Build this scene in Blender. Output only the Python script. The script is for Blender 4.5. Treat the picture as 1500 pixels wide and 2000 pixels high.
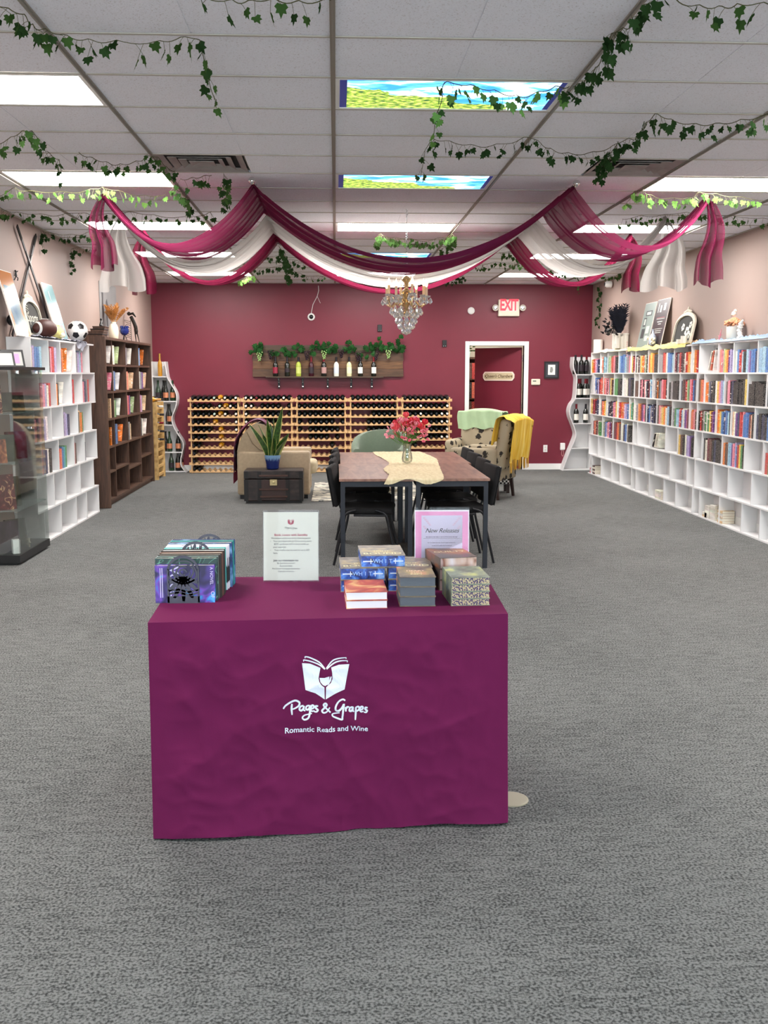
import bpy, bmesh, math, random
from mathutils import Vector, Matrix, noise

for o in list(bpy.data.objects):
    bpy.data.objects.remove(o, do_unlink=True)
SC = bpy.context.scene
COL = SC.collection
RND = random.Random(11)
PI = math.pi

# ------------------------------------------------------------------ camera, sky, exposure
CEIL = 3.052          # ceiling height
BACK = 16.86          # back wall
XL, XR = -2.98, 4.24  # side walls
FRONT = -3.0          # shop front behind the camera
cd = bpy.data.cameras.new('camera')
cam = bpy.data.objects.new('camera', cd); COL.objects.link(cam)
cd.sensor_fit = 'VERTICAL'; cd.sensor_height = 24.0; cd.lens = 24.0 * 1980 / 2000
cd.clip_start = 0.05; cd.clip_end = 100
yaw, pit = 0.047, 0.1358
fw = Vector((math.sin(yaw) * math.cos(pit), math.cos(yaw) * math.cos(pit), -math.sin(pit)))
rt = Vector((math.cos(yaw), -math.sin(yaw), 0)); up = rt.cross(fw)
M = Matrix((rt, up, -fw)).transposed().to_4x4(); M.translation = (0, 0, 1.6)
cam.matrix_world = M
SC.camera = cam
w = bpy.data.worlds.new('sky'); SC.world = w; w.use_nodes = True
w.node_tree.nodes['Background'].inputs[0].default_value = (0.84, 0.92, 1.0, 1)
w.node_tree.nodes['Background'].inputs[1].default_value = 8.0
SC.view_settings.view_transform = 'Standard'
try: SC.view_settings.look = 'None'
except Exception: pass
SC.view_settings.exposure = 0.3
SC.view_settings.gamma = 1.0
SC.view_settings.use_curve_mapping = False
PANEL = 27.0          # strength of the fluorescent panels

# ------------------------------------------------------------------ materials
MATS = {}
def nt_new(name):
    m = bpy.data.materials.new(name); m.use_nodes = True
    nt = m.node_tree; b = nt.nodes['Principled BSDF']
    return m, nt, b
def srgb(h):
    if isinstance(h, str):
        h = h.lstrip('#'); c = [int(h[i:i + 2], 16) / 255 for i in (0, 2, 4)]
        return tuple(x / 12.92 if x <= .04045 else ((x + .055) / 1.055) ** 2.4 for x in c)
    return tuple(h)
def mat(name, col, rough=.6, metal=0, spec=.5, var=0, vs=6, bump=0, bs=60, em=None, es=0, sheen=0, stretch=None, coat=0):
    if name in MATS: return MATS[name]
    m, nt, b = nt_new(name); L = nt.links; N = nt.nodes
    c = srgb(col)
    b.inputs['Base Color'].default_value = (*c, 1)
    b.inputs['Roughness'].default_value = rough; b.inputs['Metallic'].default_value = metal
    b.inputs['Specular IOR Level'].default_value = spec
    if sheen: b.inputs['Sheen Weight'].default_value = sheen
    if coat: b.inputs['Coat Weight'].default_value = coat
    tc = None
    if var or bump:
        tc = N.new('ShaderNodeTexCoord'); mp = N.new('ShaderNodeMapping'); L.new(tc.outputs['Object'], mp.inputs[0])
        if stretch: mp.inputs['Scale'].default_value = stretch
    if var:
        n = N.new('ShaderNodeTexNoise'); n.inputs['Scale'].default_value = vs; n.inputs['Detail'].default_value = 5
        L.new(mp.outputs[0], n.inputs['Vector'])
        r = N.new('ShaderNodeValToRGB')
        lo = tuple(max(0, x * (1 - var)) for x in c); hi = tuple(min(1, x * (1 + var)) for x in c)
        r.color_ramp.elements[0].color = (*lo, 1); r.color_ramp.elements[1].color = (*hi, 1)
        r.color_ramp.elements[0].position = .3; r.color_ramp.elements[1].position = .7
        L.new(n.outputs['Fac'], r.inputs[0]); L.new(r.outputs[0], b.inputs['Base Color'])
    if bump:
        n2 = N.new('ShaderNodeTexNoise'); n2.inputs['Scale'].default_value = bs; n2.inputs['Detail'].default_value = 3
        L.new(mp.outputs[0], n2.inputs['Vector'])
        bp = N.new('ShaderNodeBump'); bp.inputs['Strength'].default_value = bump; bp.inputs['Distance'].default_value = .01
        L.new(n2.outputs['Fac'], bp.inputs['Height']); L.new(bp.outputs[0], b.inputs['Normal'])
    if em is not None:
        b.inputs['Emission Color'].default_value = (*srgb(em), 1); b.inputs['Emission Strength'].default_value = es
    MATS[name] = m; return m
def ramp_mat(name, cols, scale=5, stretch=(1, 1, 1), rough=.6, kind='noise', detail=6, bump=0, distort=0, coords='Object', emit=0, spec=.5):
    """noise / wave / voronoi driven colour ramp; cols = [(pos, colour), ...]"""
    if name in MATS: return MATS[name]
    m, nt, b = nt_new(name); L = nt.links; N = nt.nodes
    tc = N.new('ShaderNodeTexCoord'); mp = N.new('ShaderNodeMapping'); mp.inputs['Scale'].default_value = stretch
    L.new(tc.outputs[coords], mp.inputs[0])
    if kind == 'noise':
        n = N.new('ShaderNodeTexNoise'); n.inputs['Scale'].default_value = scale; n.inputs['Detail'].default_value = detail
        n.inputs['Distortion'].default_value = distort; out = n.outputs['Fac']
    elif kind == 'wave':
        n = N.new('ShaderNodeTexWave'); n.inputs['Scale'].default_value = scale; n.inputs['Distortion'].default_value = distort
        n.inputs['Detail'].default_value = detail; out = n.outputs['Fac']
    else:
        n = N.new('ShaderNodeTexVoronoi'); n.inputs['Scale'].default_value = scale; out = n.outputs['Distance']
    L.new(mp.outputs[0], n.inputs['Vector'])
    r = N.new('ShaderNodeValToRGB'); e = r.color_ramp.elements
    while len(e) < len(cols): e.new(.5)
    for k, (p, c) in enumerate(cols):
        e[k].position = p; e[k].color = (*srgb(c), 1)
    L.new(out, r.inputs[0]); L.new(r.outputs[0], b.inputs['Base Color'])
    b.inputs['Roughness'].default_value = rough; b.inputs['Specular IOR Level'].default_value = spec
    if bump:
        bp = N.new('ShaderNodeBump'); bp.inputs['Strength'].default_value = bump; bp.inputs['Distance'].default_value = .01
        L.new(out, bp.inputs['Height']); L.new(bp.outputs[0], b.inputs['Normal'])
    if emit:
        L.new(r.outputs[0], b.inputs['Emission Color']); b.inputs['Emission Strength'].default_value = emit
    MATS[name] = m; return m
def sheer_mat(name, col, opacity):
    m = bpy.data.materials.new(name); m.use_nodes = True; nt = m.node_tree; N = nt.nodes; L = nt.links
    N.remove(N['Principled BSDF']); out = N['Material Output']; c = (*srgb(col), 1)
    d = N.new('ShaderNodeBsdfDiffuse'); d.inputs[0].default_value = c
    t = N.new('ShaderNodeBsdfTranslucent'); t.inputs[0].default_value = c
    s = N.new('ShaderNodeBsdfSheen'); s.inputs[0].default_value = c
    mx = N.new('ShaderNodeMixShader'); mx.inputs[0].default_value = .5
    L.new(d.outputs[0], mx.inputs[1]); L.new(t.outputs[0], mx.inputs[2])
    tr = N.new('ShaderNodeBsdfTransparent'); lw = N.new('ShaderNodeLayerWeight'); lw.inputs[0].default_value = .35
    mr = N.new('ShaderNodeMapRange'); mr.inputs['To Min'].default_value = opacity; mr.inputs['To Max'].default_value = 1.0
    L.new(lw.outputs['Facing'], mr.inputs['Value'])
    m2 = N.new('ShaderNodeMixShader'); L.new(mr.outputs[0], m2.inputs[0])
    L.new(tr.outputs[0], m2.inputs[1]); L.new(mx.outputs[0], m2.inputs[2]); L.new(m2.outputs[0], out.inputs[0])
    MATS[name] = m; return m
def glass_mat(name, tint=(.96, .99, .98), gloss=.1, milky=0.0, edge=.5):
    m = bpy.data.materials.new(name); m.use_nodes = True; nt = m.node_tree; N = nt.nodes; L = nt.links
    N.remove(N['Principled BSDF']); out = N['Material Output']
    tr = N.new('ShaderNodeBsdfTransparent'); tr.inputs[0].default_value = (*tint, 1)
    g = N.new('ShaderNodeBsdfGlossy'); g.inputs['Roughness'].default_value = .03
    lw = N.new('ShaderNodeLayerWeight'); lw.inputs[0].default_value = .25
    mr = N.new('ShaderNodeMapRange'); mr.inputs['To Min'].default_value = gloss; mr.inputs['To Max'].default_value = min(1, gloss + edge)
    L.new(lw.outputs['Fresnel'], mr.inputs['Value'])
    mx = N.new('ShaderNodeMixShader'); L.new(mr.outputs[0], mx.inputs[0]); L.new(tr.outputs[0], mx.inputs[1]); L.new(g.outputs[0], mx.inputs[2])
    last = mx
    if milky:
        d = N.new('ShaderNodeBsdfDiffuse'); d.inputs[0].default_value = (.9, .92, .92, 1)
        m3 = N.new('ShaderNodeMixShader'); m3.inputs[0].default_value = milky
        L.new(mx.outputs[0], m3.inputs[1]); L.new(d.outputs[0], m3.inputs[2]); last = m3
    L.new(last.outputs[0], out.inputs[0]); MATS[name] = m; return m
def leaf_mat(name, col):
    m = bpy.data.materials.new(name); m.use_nodes = True; nt = m.node_tree; N = nt.nodes; L = nt.links
    N.remove(N['Principled BSDF']); out = N['Material Output']
    oi = N.new('ShaderNodeObjectInfo'); mp = N.new('ShaderNodeMapRange')
    mp.inputs['To Min'].default_value = .65; mp.inputs['To Max'].default_value = 1.35; L.new(oi.outputs['Random'], mp.inputs['Value'])
    mul = N.new('ShaderNodeVectorMath'); mul.operation = 'SCALE'; mul.inputs[0].default_value = srgb(col); L.new(mp.outputs[0], mul.inputs['Scale'])
    d = N.new('ShaderNodeBsdfDiffuse'); t = N.new('ShaderNodeBsdfTranslucent')
    L.new(mul.outputs[0], d.inputs[0]); L.new(mul.outputs[0], t.inputs[0])
    mx = N.new('ShaderNodeMixShader'); mx.inputs[0].default_value = .35
    L.new(d.outputs[0], mx.inputs[1]); L.new(t.outputs[0], mx.inputs[2]); L.new(mx.outputs[0], out.inputs[0]); MATS[name] = m; return m
def book_mat(name, attr=False):
    """cover colour from the object (or, for the joined far books, from a colour attribute) plus a printed title band"""
    m, nt, b = nt_new(name); N = nt.nodes; L = nt.links
    tc = N.new('ShaderNodeTexCoord'); oi = N.new('ShaderNodeObjectInfo')
    add = N.new('ShaderNodeVectorMath'); add.operation = 'ADD'
    mulr = N.new('ShaderNodeMath'); mulr.operation = 'MULTIPLY'; mulr.inputs[1].default_value = 37.0
    L.new(oi.outputs['Random'], mulr.inputs[0]); L.new(tc.outputs['Object'], add.inputs[0]); L.new(mulr.outputs[0], add.inputs[1])
    mp = N.new('ShaderNodeMapping'); mp.inputs['Scale'].default_value = (3, 1.6, 7); L.new(add.outputs[0], mp.inputs[0])
    n = N.new('ShaderNodeTexNoise'); n.inputs['Scale'].default_value = 2.2; n.inputs['Detail'].default_value = 3; L.new(mp.outputs[0], n.inputs['Vector'])
    if attr:
        at = N.new('ShaderNodeAttribute'); at.attribute_name = 'cover'; csrc = at.outputs['Color']
    else: csrc = oi.outputs['Color']
    r1 = N.new('ShaderNodeMapRange'); r1.inputs['From Min'].default_value = .3; r1.inputs['From Max'].default_value = .7
    r1.inputs['To Min'].default_value = .62; r1.inputs['To Max'].default_value = 1.3; L.new(n.outputs['Fac'], r1.inputs['Value'])
    sc = N.new('ShaderNodeVectorMath'); sc.operation = 'SCALE'; L.new(csrc, sc.inputs[0]); L.new(r1.outputs[0], sc.inputs['Scale'])
    n2 = N.new('ShaderNodeTexNoise'); n2.inputs['Scale'].default_value = 9; n2.inputs['Detail'].default_value = 1; L.new(mp.outputs[0], n2.inputs['Vector'])
    st = N.new('ShaderNodeMapRange'); st.inputs['From Min'].default_value = .62; st.inputs['From Max'].default_value = .66; L.new(n2.outputs['Fac'], st.inputs['Value'])
    mx = N.new('ShaderNodeMix'); mx.data_type = 'RGBA'; L.new(st.outputs[0], mx.inputs['Factor']); L.new(sc.outputs[0], mx.inputs['A'])
    mx.inputs['B'].default_value = (.75, .7, .62, 1); L.new(mx.outputs['Result'], b.inputs['Base Color'])
    b.inputs['Roughness'].default_value = .45
    MATS[name] = m; return m

# ------------------------------------------------------------------ mesh helpers
class B:
    def __init__(s): s.v = []; s.f = []; s.m = []
    def add(s, vs, fs, m=0):
        o = len(s.v); s.v += [tuple(p) for p in vs]
        for f in fs: s.f.append(tuple(i + o for i in f)); s.m.append(m)
        return s
    def box(s, a, b, m=0):
        x0, y0, z0 = a; x1, y1, z1 = b
        if x0 > x1: x0, x1 = x1, x0
        if y0 > y1: y0, y1 = y1, y0
        if z0 > z1: z0, z1 = z1, z0
        return s.add([(x0, y0, z0), (x1, y0, z0), (x1, y1, z0), (x0, y1, z0), (x0, y0, z1), (x1, y0, z1), (x1, y1, z1), (x0, y1, z1)],
                     [(0, 3, 2, 1), (4, 5, 6, 7), (0, 1, 5, 4), (1, 2, 6, 5), (2, 3, 7, 6), (3, 0, 4, 7)], m)
    def rbox(s, a, b, r=.02, seg=2, m=0, T=None):
        bm = bmesh.new(); bmesh.ops.create_cube(bm, size=1)
        for v in bm.verts: v.co = Vector([(a[i] + b[i]) / 2 + v.co[i] * abs(b[i] - a[i]) for i in range(3)])
        bmesh.ops.bevel(bm, geom=bm.edges[:], offset=r, segments=seg, profile=.5, affect='EDGES')
        if T is not None: bmesh.ops.transform(bm, matrix=T, verts=bm.verts)
        bm.verts.index_update()
        s.add([v.co[:] for v in bm.verts], [[v.index for v in f.verts] for f in bm.faces], m); bm.free(); return s
    def lathe(s, prof, n=16, c=(0, 0, 0), m=0, cap=True, axis='z'):
        vs = []; fs = []
        for (r, z) in prof:
            for k in range(n):
                a = 2 * PI * k / n; p = (r * math.cos(a), r * math.sin(a), z)
                if axis == 'y': p = (p[0], p[2], p[1])
                elif axis == 'x': p = (p[2], p[0], p[1])
                vs.append((c[0] + p[0], c[1] + p[1], c[2] + p[2]))
        for i in range(len(prof) - 1):
            for k in range(n):
                k2 = (k + 1) % n; fs.append((i * n + k, i * n + k2, (i + 1) * n + k2, (i + 1) * n + k))
        if cap:
            fs.append(tuple(range(n - 1, -1, -1))); o = (len(prof) - 1) * n; fs.append(tuple(range(o, o + n)))
        return s.add(vs, fs, m)
    def tube(s, pts, r, n=6, m=0, closed=False):
        pts = [Vector(p) for p in pts]; N_ = len(pts); vs = []; fs = []
        rr = r if isinstance(r, (list, tuple)) else [r] * N_
        u = None
        for i, p in enumerate(pts):
            if closed: t = pts[(i + 1) % N_] - pts[i - 1]
            else: t = pts[min(i + 1, N_ - 1)] - pts[max(i - 1, 0)]
            if t.length < 1e-9: t = Vector((0, 0, 1))
            t.normalize()
            if u is None:
                u = t.orthogonal().normalized()
            else:
                u = u - t * u.dot(t)
                u = u.normalized() if u.length > 1e-6 else t.orthogonal().normalized()
            w_ = t.cross(u)
            for k in range(n):
                a = 2 * PI * k / n; q = p + (u * math.cos(a) + w_ * math.sin(a)) * rr[i]; vs.append(q[:])
        last = N_ if closed else N_ - 1
        for i in range(last):
            j = (i + 1) % N_
            for k in range(n):
                k2 = (k + 1) % n; fs.append((i * n + k, i * n + k2, j * n + k2, j * n + k))
        if not closed:
            fs.append(tuple(range(n - 1, -1, -1))); o = (N_ - 1) * n; fs.append(tuple(range(o, o + n)))
        return s.add(vs, fs, m)
    def prism(s, poly, t0, t1, axis='y', m=0):
        def P(a, b, t): return (a, t, b) if axis == 'y' else ((t, a, b) if axis == 'x' else (a, b, t))
        n = len(poly); vs = [P(a, b, t0) for a, b in poly] + [P(a, b, t1) for a, b in poly]
        fs = [tuple(range(n)), tuple(range(2 * n - 1, n - 1, -1))] + [(i, i + n, (i + 1) % n + n, (i + 1) % n) for i in range(n)]
        return s.add(vs, fs, m)
    def grid(s, fn, nu, nv, m=0, wrap=False):
        vs = []; fs = []
        for j in range(nv + 1):
            for i in range(nu + (0 if wrap else 1)): vs.append(tuple(fn(i / nu, j / nv)))
        w_ = nu if wrap else nu + 1
        for j in range(nv):
            for i in range(nu):
                i2 = (i + 1) % w_ if wrap else i + 1
                fs.append((j * w_ + i, j * w_ + i2, (j + 1) * w_ + i2, (j + 1) * w_ + i))
        return s.add(vs, fs, m)
    def ball(s, c, r, n=10, m=0):
        if not isinstance(r, (tuple, list)): r = (r, r, r)
        vs = [(c[0], c[1], c[2] - r[2])]; fs = []; h = n // 2
        for j in range(1, h):
            t = -PI / 2 + PI * j / h
            for i in range(n):
                a = 2 * PI * i / n; vs.append((c[0] + r[0] * math.cos(t) * math.cos(a), c[1] + r[1] * math.cos(t) * math.sin(a), c[2] + r[2] * math.sin(t)))
        vs.append((c[0], c[1], c[2] + r[2])); e = len(vs) - 1
        for i in range(n): fs.append((0, 1 + (i + 1) % n, 1 + i))
        for j in range(h - 2):
            for i in range(n):
                a = 1 + j * n; fs.append((a + i, a + (i + 1) % n, a + n + (i + 1) % n, a + n + i))
        a = 1 + (h - 2) * n
        for i in range(n): fs.append((a + i, a + (i + 1) % n, e))
        return s.add(vs, fs, m)
    def stroke(s, pts, wd, fn, m=0, seg=4):
        """flat ribbon along smoothed 2-D points; fn maps (a, b) to 3-D; wd = width or (start, end)"""
        P = smooth2(pts, seg); n = len(P); vs = []; fs = []
        for i, (a, b) in enumerate(P):
            a0, b0 = P[max(i - 1, 0)]; a1, b1 = P[min(i + 1, n - 1)]
            dx, dy = a1 - a0, b1 - b0; l = math.hypot(dx, dy) or 1; ww = wd * (.6 + .4 * math.sin(PI * min(1, .12 + i / (n - 1) * .88))) / 2
            vs += [fn(a - dy / l * ww, b + dx / l * ww), fn(a + dy / l * ww, b - dx / l * ww)]
        for i in range(n - 1): fs.append((2 * i, 2 * i + 1, 2 * i + 3, 2 * i + 2))
        return s.add(vs, fs, m)
    def tf(s, M4):
        s.v = [(M4 @ Vector(p))[:] for p in s.v]; return s
    def mesh(s, name, mats, smooth=None):
        me = bpy.data.meshes.new(name); me.from_pydata(s.v, [], s.f)
        for m in (mats if isinstance(mats, (list, tuple)) else [mats]): me.materials.append(m)
        if len(me.polygons) == len(s.m): me.polygons.foreach_set('material_index', s.m)
        if smooth:
            me.polygons.foreach_set('use_smooth', [True] * len(me.polygons))
            try: me.set_sharp_from_angle(angle=math.radians(smooth))
            except Exception: pass
        me.validate(); me.update(); return me
def smooth2(pts, seg):
    out = []; n = len(pts)
    for i in range(n - 1):
        p0 = pts[max(i - 1, 0)]; p1 = pts[i]; p2 = pts[i + 1]; p3 = pts[min(i + 2, n - 1)]
        for k in range(seg):
            t = k / seg
            out.append(tuple(.5 * (2 * p1[d] + (p2[d] - p0[d]) * t + (2 * p0[d] - 5 * p1[d] + 4 * p2[d] - p3[d]) * t * t + (3 * p1[d] - p0[d] - 3 * p2[d] + p3[d]) * t ** 3) for d in range(len(p1))))
    out.append(tuple(pts[-1])); return out
def link(name, data, parent=None, loc=None, rot=None, scale=None):
    o = bpy.data.objects.new(name, data); COL.objects.link(o)
    if parent is not None: o.parent = parent
    if loc is not None: o.location = loc
    if rot is not None: o.rotation_euler = rot
    if scale is not None: o.scale = scale
    return o
def obj(name, b, mats, parent=None, loc=None, rot=None, smooth=None):
    return link(name, b.mesh(name, mats, smooth) if isinstance(b, B) else b, parent, loc, rot)
def tag(o, label, cat, group=None, kind=None):
    if label:
        o['label'] = label
        n = len(label.replace(',', ' ').split())
        if n < 4 or n > 16: print('LABEL LENGTH', n, label)
    if cat: o['category'] = cat
    if group: o['group'] = group
    if kind: o['kind'] = kind
    return o
def thing(name, label, cat, loc=(0, 0, 0), rz=0, group=None):
    o = link(name, None, None, loc, (0, 0, rz)); o.empty_display_size = .1
    return tag(o, label, cat, group)
def struct(name, b, mats, parent=None, **k):
    o = obj(name, b, mats, parent, **k); o['kind'] = 'structure'; return o
def copy_tree(o, parent=None):
    c = o.copy(); COL.objects.link(c); c.parent = parent
    for ch in list(o.children): copy_tree(ch, c)
    return c
ORD = ['first', 'second', 'third', 'fourth', 'fifth', 'sixth', 'seventh', 'eighth', 'ninth', 'tenth', 'eleventh', 'twelfth', 'thirteenth', 'fourteenth', 'fifteenth', 'sixteenth', 'seventeenth', 'eighteenth']
def text_b(body, size, T, align='CENTER', shear=0, bold=0, spacing=1.0):
    """the glyph outlines of a word as a flat mesh, moved by the 4x4 T (text lies in local XY)"""
    cu = bpy.data.curves.new('lettering', 'FONT'); cu.body = body; cu.size = size; cu.align_x = align; cu.align_y = 'CENTER'
    cu.shear = shear; cu.offset = bold; cu.space_character = spacing; cu.resolution_u = 3
    o = bpy.data.objects.new('lettering', cu); COL.objects.link(o)
    bpy.context.view_layer.update()
    me = bpy.data.meshes.new_from_object(o.evaluated_get(bpy.context.evaluated_depsgraph_get()))
    b = B(); b.add([(T @ v.co)[:] for v in me.vertices], [tuple(p.vertices) for p in me.polygons])
    bpy.data.objects.remove(o); bpy.data.curves.remove(cu); bpy.data.meshes.remove(me)
    return b
def face_T(origin, right, upv):
    r = Vector(right).normalized(); u = Vector(upv).normalized(); n = r.cross(u)
    T = Matrix((r, u, n)).transposed().to_4x4(); T.translation = origin; return T
def merge(*bs):
    o = B()
    for b in bs:
        k = len(o.v); o.v += b.v; o.f += [tuple(i + k for i in f) for f in b.f]; o.m += b.m
    return o

white = mat('white_laminate', '#e6e6e6', .45)
white_paint = mat('white_paint', '#e9e9e6', .5)
black = mat('black_plastic', '#141416', .45)
black_metal = mat('black_metal', '#1b1c20', .4, metal=.2)
chrome = mat('chrome', '#d8d8d8', .15, metal=1)
paper = mat('paper', '#f4f2ea', .7)
brass = mat('brass', '#c9a45a', .25, metal=1)
cream = mat('cream_ceramic', '#ece3cc', .3)
glass = glass_mat('clear_glass', gloss=.07)
glass_edge = glass_mat('glass_edge', (.72, .86, .82), .12, .12)
# ================================================================== THE SETTING
# carpet
def carpet():
    m, nt, b = nt_new('carpet'); N = nt.nodes; L = nt.links
    tc = N.new('ShaderNodeTexCoord')
    def noi(scale, stretch, det=4):
        mp = N.new('ShaderNodeMapping'); mp.inputs['Scale'].default_value = stretch; L.new(tc.outputs['Object'], mp.inputs[0])
        n = N.new('ShaderNodeTexNoise'); n.inputs['Scale'].default_value = scale; n.inputs['Detail'].default_value = det; L.new(mp.outputs[0], n.inputs['Vector']); return n.outputs['Fac']
    fine = noi(115, (1, 1, 1), 2); streak = noi(26, (.35, 1.6, 1), 5); big = noi(1.1, (1, 1, 1), 2)
    a = N.new('ShaderNodeMath'); a.operation = 'MULTIPLY_ADD'; L.new(fine, a.inputs[0]); a.inputs[1].default_value = .84
    b2 = N.new('ShaderNodeMath'); b2.operation = 'MULTIPLY'; L.new(streak, b2.inputs[0]); b2.inputs[1].default_value = .26; L.new(b2.outputs[0], a.inputs[2])
    c = N.new('ShaderNodeMath'); c.operation = 'MULTIPLY_ADD'; L.new(big, c.inputs[0]); c.inputs[1].default_value = .10; L.new(a.outputs[0], c.inputs[2])
    r = N.new('ShaderNodeValToRGB'); e = r.color_ramp.elements
    e[0].position = .36; e[0].color = (*srgb('#2c2e2e'), 1); e[1].position = .68; e[1].color = (*srgb('#808280'), 1)
    k = e.new(.51); k.color = (*srgb('#4e504f'), 1)
    L.new(c.outputs[0], r.inputs[0]); L.new(r.outputs[0], b.inputs['Base Color']); b.inputs['Roughness'].default_value = .95
    b.inputs['Specular IOR Level'].default_value = .1
    bp = N.new('ShaderNodeBump'); bp.inputs['Strength'].default_value = .5; bp.inputs['Distance'].default_value = .006
    L.new(fine, bp.inputs['Height']); L.new(bp.outputs[0], b.inputs['Normal'])
    return m
struct('floor', B().box((XL, FRONT, -.05), (XR, BACK + 3.2, 0)), carpet())
pink = mat('pink_wall_paint', '#a28e85', .55, var=.03, vs=1.5, bump=.05, bs=90)
red = mat('burgundy_wall_paint', '#732133', .42, var=.05, vs=2, bump=.08, bs=120, spec=.4)
offwhite = mat('offwhite_paint', '#e6e2d6', .6)
struct('wall_left', B().box((XL - .1, FRONT, 0), (XL, BACK + .1, CEIL + .15)), pink)
struct('wall_right', B().box((XR, FRONT, 0), (XR + .1, BACK + .1, CEIL + .15)), pink)
DX0, DX1, DZ = 2.205, 3.116, 2.055
wb = B()
wb.box((XL, BACK, 0), (DX0, BACK + .1, CEIL + .15)); wb.box((DX1, BACK, 0), (XR, BACK + .1, CEIL + .15)); wb.box((DX0, BACK, DZ), (DX1, BACK + .1, CEIL + .15))
struct('wall_back', wb, red)
# shop front behind the camera: low sill, glazed above
wf = B()
wf.box((XL, FRONT - .12, 0), (XR, FRONT, .35)); wf.box((XL, FRONT - .12, 2.75), (XR, FRONT, CEIL + .15))
for x in (XL, -1.2, .62, 2.42, XR - .12): wf.box((x, FRONT - .12, .35), (x + .12, FRONT, 2.75))
struct('wall_front', wf, offwhite)
for i, (a, c) in enumerate(((XL + .12, -1.2), (-1.08, .62), (.74, 2.42), (2.54, XR - .12))):
    wn = struct('window_%d' % (i + 1), B().box((a, FRONT - .07, .35), (c, FRONT - .06, 2.75)), glass)
    ld = bpy.data.lights.new('daylight_portal', 'AREA'); ld.shape = 'RECTANGLE'; ld.size = c - a; ld.size_y = 2.4
    ld.cycles.is_portal = True
    lo = link('daylight_portal', ld, None, ((a + c) / 2, FRONT - .13, 1.55), (-PI / 2, 0, 0)); lo['kind'] = 'helper'
# baseboards
def base(name, segs):
    b = B()
    for a, c in segs:
        b.box(a, c); 
    struct(name, b, white_paint)
base('baseboard_back', [((XL, BACK - .012, 0), (DX0 - .075, BACK, .10)), ((DX1 + .075, BACK - .012, 0), (XR, BACK, .10))])
base('baseboard_left', [((XL, FRONT, 0), (XL + .012, BACK - .012, .10))])
base('baseboard_right', [((XR - .012, FRONT, 0), (XR, BACK - .012, .10))])
# door casing and the ajar door
tr = link('trim_1', None); tr['kind'] = 'structure'
obj('casing_side', B().rbox((DX0 - .07, BACK - .02, 0), (DX0, BACK + .1, DZ + .07), .006), white_paint, tr)
obj('casing_side', B().rbox((DX1, BACK - .02, 0), (DX1 + .075, BACK + .1, DZ + .07), .006), white_paint, tr)
obj('casing_head', B().rbox((DX0, BACK - .02, DZ), (DX1, BACK + .1, DZ + .07), .006), white_paint, tr)
door = link('door_1', None, None, (DX1 - .012, BACK + .11, 0), (0, 0, PI - math.radians(38))); door['kind'] = 'structure'
obj('door_panel', B().rbox((0, -.0, .01), (.885, .042, 2.03), .004), red, door)
for z in (.25, 1.02, 1.8): obj('hinge', B().lathe([(.008, 0), (.008, .1)], 8, (.0, -.012, z)), chrome, door)
for z in (.98,): obj('door_handle', B().lathe([(.012, .042), (.012, .07), (.028, .075), (.03, .1), (.018, .115)], 12, (.82, 0, z), axis='y'), brass, door)
# back room seen through the gap
struct('wall_backroom', B().box((XL + 4, BACK + 3.1, 0), (XR, BACK + 3.2, CEIL)).box((XR - .02, BACK + .1, 0), (XR, BACK + 3.1, CEIL)).box((XL + 3.9, BACK + .1, 0), (XL + 4, BACK + 3.2, CEIL)), offwhite)
struct('ceiling_backroom', B().box((XL + 3.9, BACK + .1, CEIL - .2), (XR, BACK + 3.2, CEIL - .1)), offwhite)

# ---- suspended ceiling: 2x4 ft tiles with a scored middle line, in a T grid
tile_m = ramp_mat('ceiling_tile', [(.28, '#c9c5c6'), (.40, '#eceef6'), (1, '#f3f5fc')], 140, rough=.95, detail=2, bump=.25, spec=.1)
tee_m = mat('ceiling_grid_metal', '#b5b0a6', .5); tee_d = mat('ceiling_runner_metal', '#908a80', .5)
ceil = struct('ceiling', B().box((XL, FRONT, CEIL + .05), (XR, BACK, CEIL + .15)), offwhite)
TX = [XL] + [-.005 + 1.22 * k for k in range(-2, 4)] + [XR]
K0 = -12
def ty(k): return 4.66 + .61 * k
LIGHTS = {(c, k) for k in (-3, 1, 5, 9, 13, 17) for c in (1, 3, 5)}  # nearest row is out of view, added to brighten the table top
VENTS = {(2, 4): 'left', (4, 4): 'right'}   # column, row, which half
def tile_mesh(w_):
    b = B(); h = .004
    if w_ > 1:
        b.box((.006, .006, h), (w_ / 2 - .003, .604, .02)); b.box((w_ / 2 + .003, .006, h), (w_ - .006, .604, .02)); b.box((w_ / 2 - .003, .006, .007), (w_ / 2 + .003, .604, .02))
    else: b.box((.006, .006, h), (w_ - .006, .604, .02))
    return b.mesh('tile', tile_m)
tm = {}
for c in range(len(TX) - 1):
    w_ = round(TX[c + 1] - TX[c], 3)
    for k in range(K0, 20):
        if (c, k) in LIGHTS: continue
        ww, off = w_, 0
        if (c, k) in VENTS: ww = .61; off = .61 if VENTS[(c, k)] == 'left' else 0
        if ww not in tm: tm[ww] = tile_mesh(ww)
        y0 = max(ty(k), FRONT)
        link('tile', tm[ww], ceil, (TX[c] + off, ty(k), CEIL))
rm = B().box((-.012, FRONT, -.004), (.012, BACK, .004)).box((-.003, FRONT, -.014), (.003, BACK, -.004)).mesh('runner', tee_d)
for x in TX[1:-1]: link('runner', rm, ceil, (x, 0, CEIL))
cm = B().box((XL, -.009, -.002), (XR, .009, .003)).mesh('cross_tee', tee_m)
for k in range(K0, 20): link('cross_tee', cm, ceil, (0, ty(k), CEIL))
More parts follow.
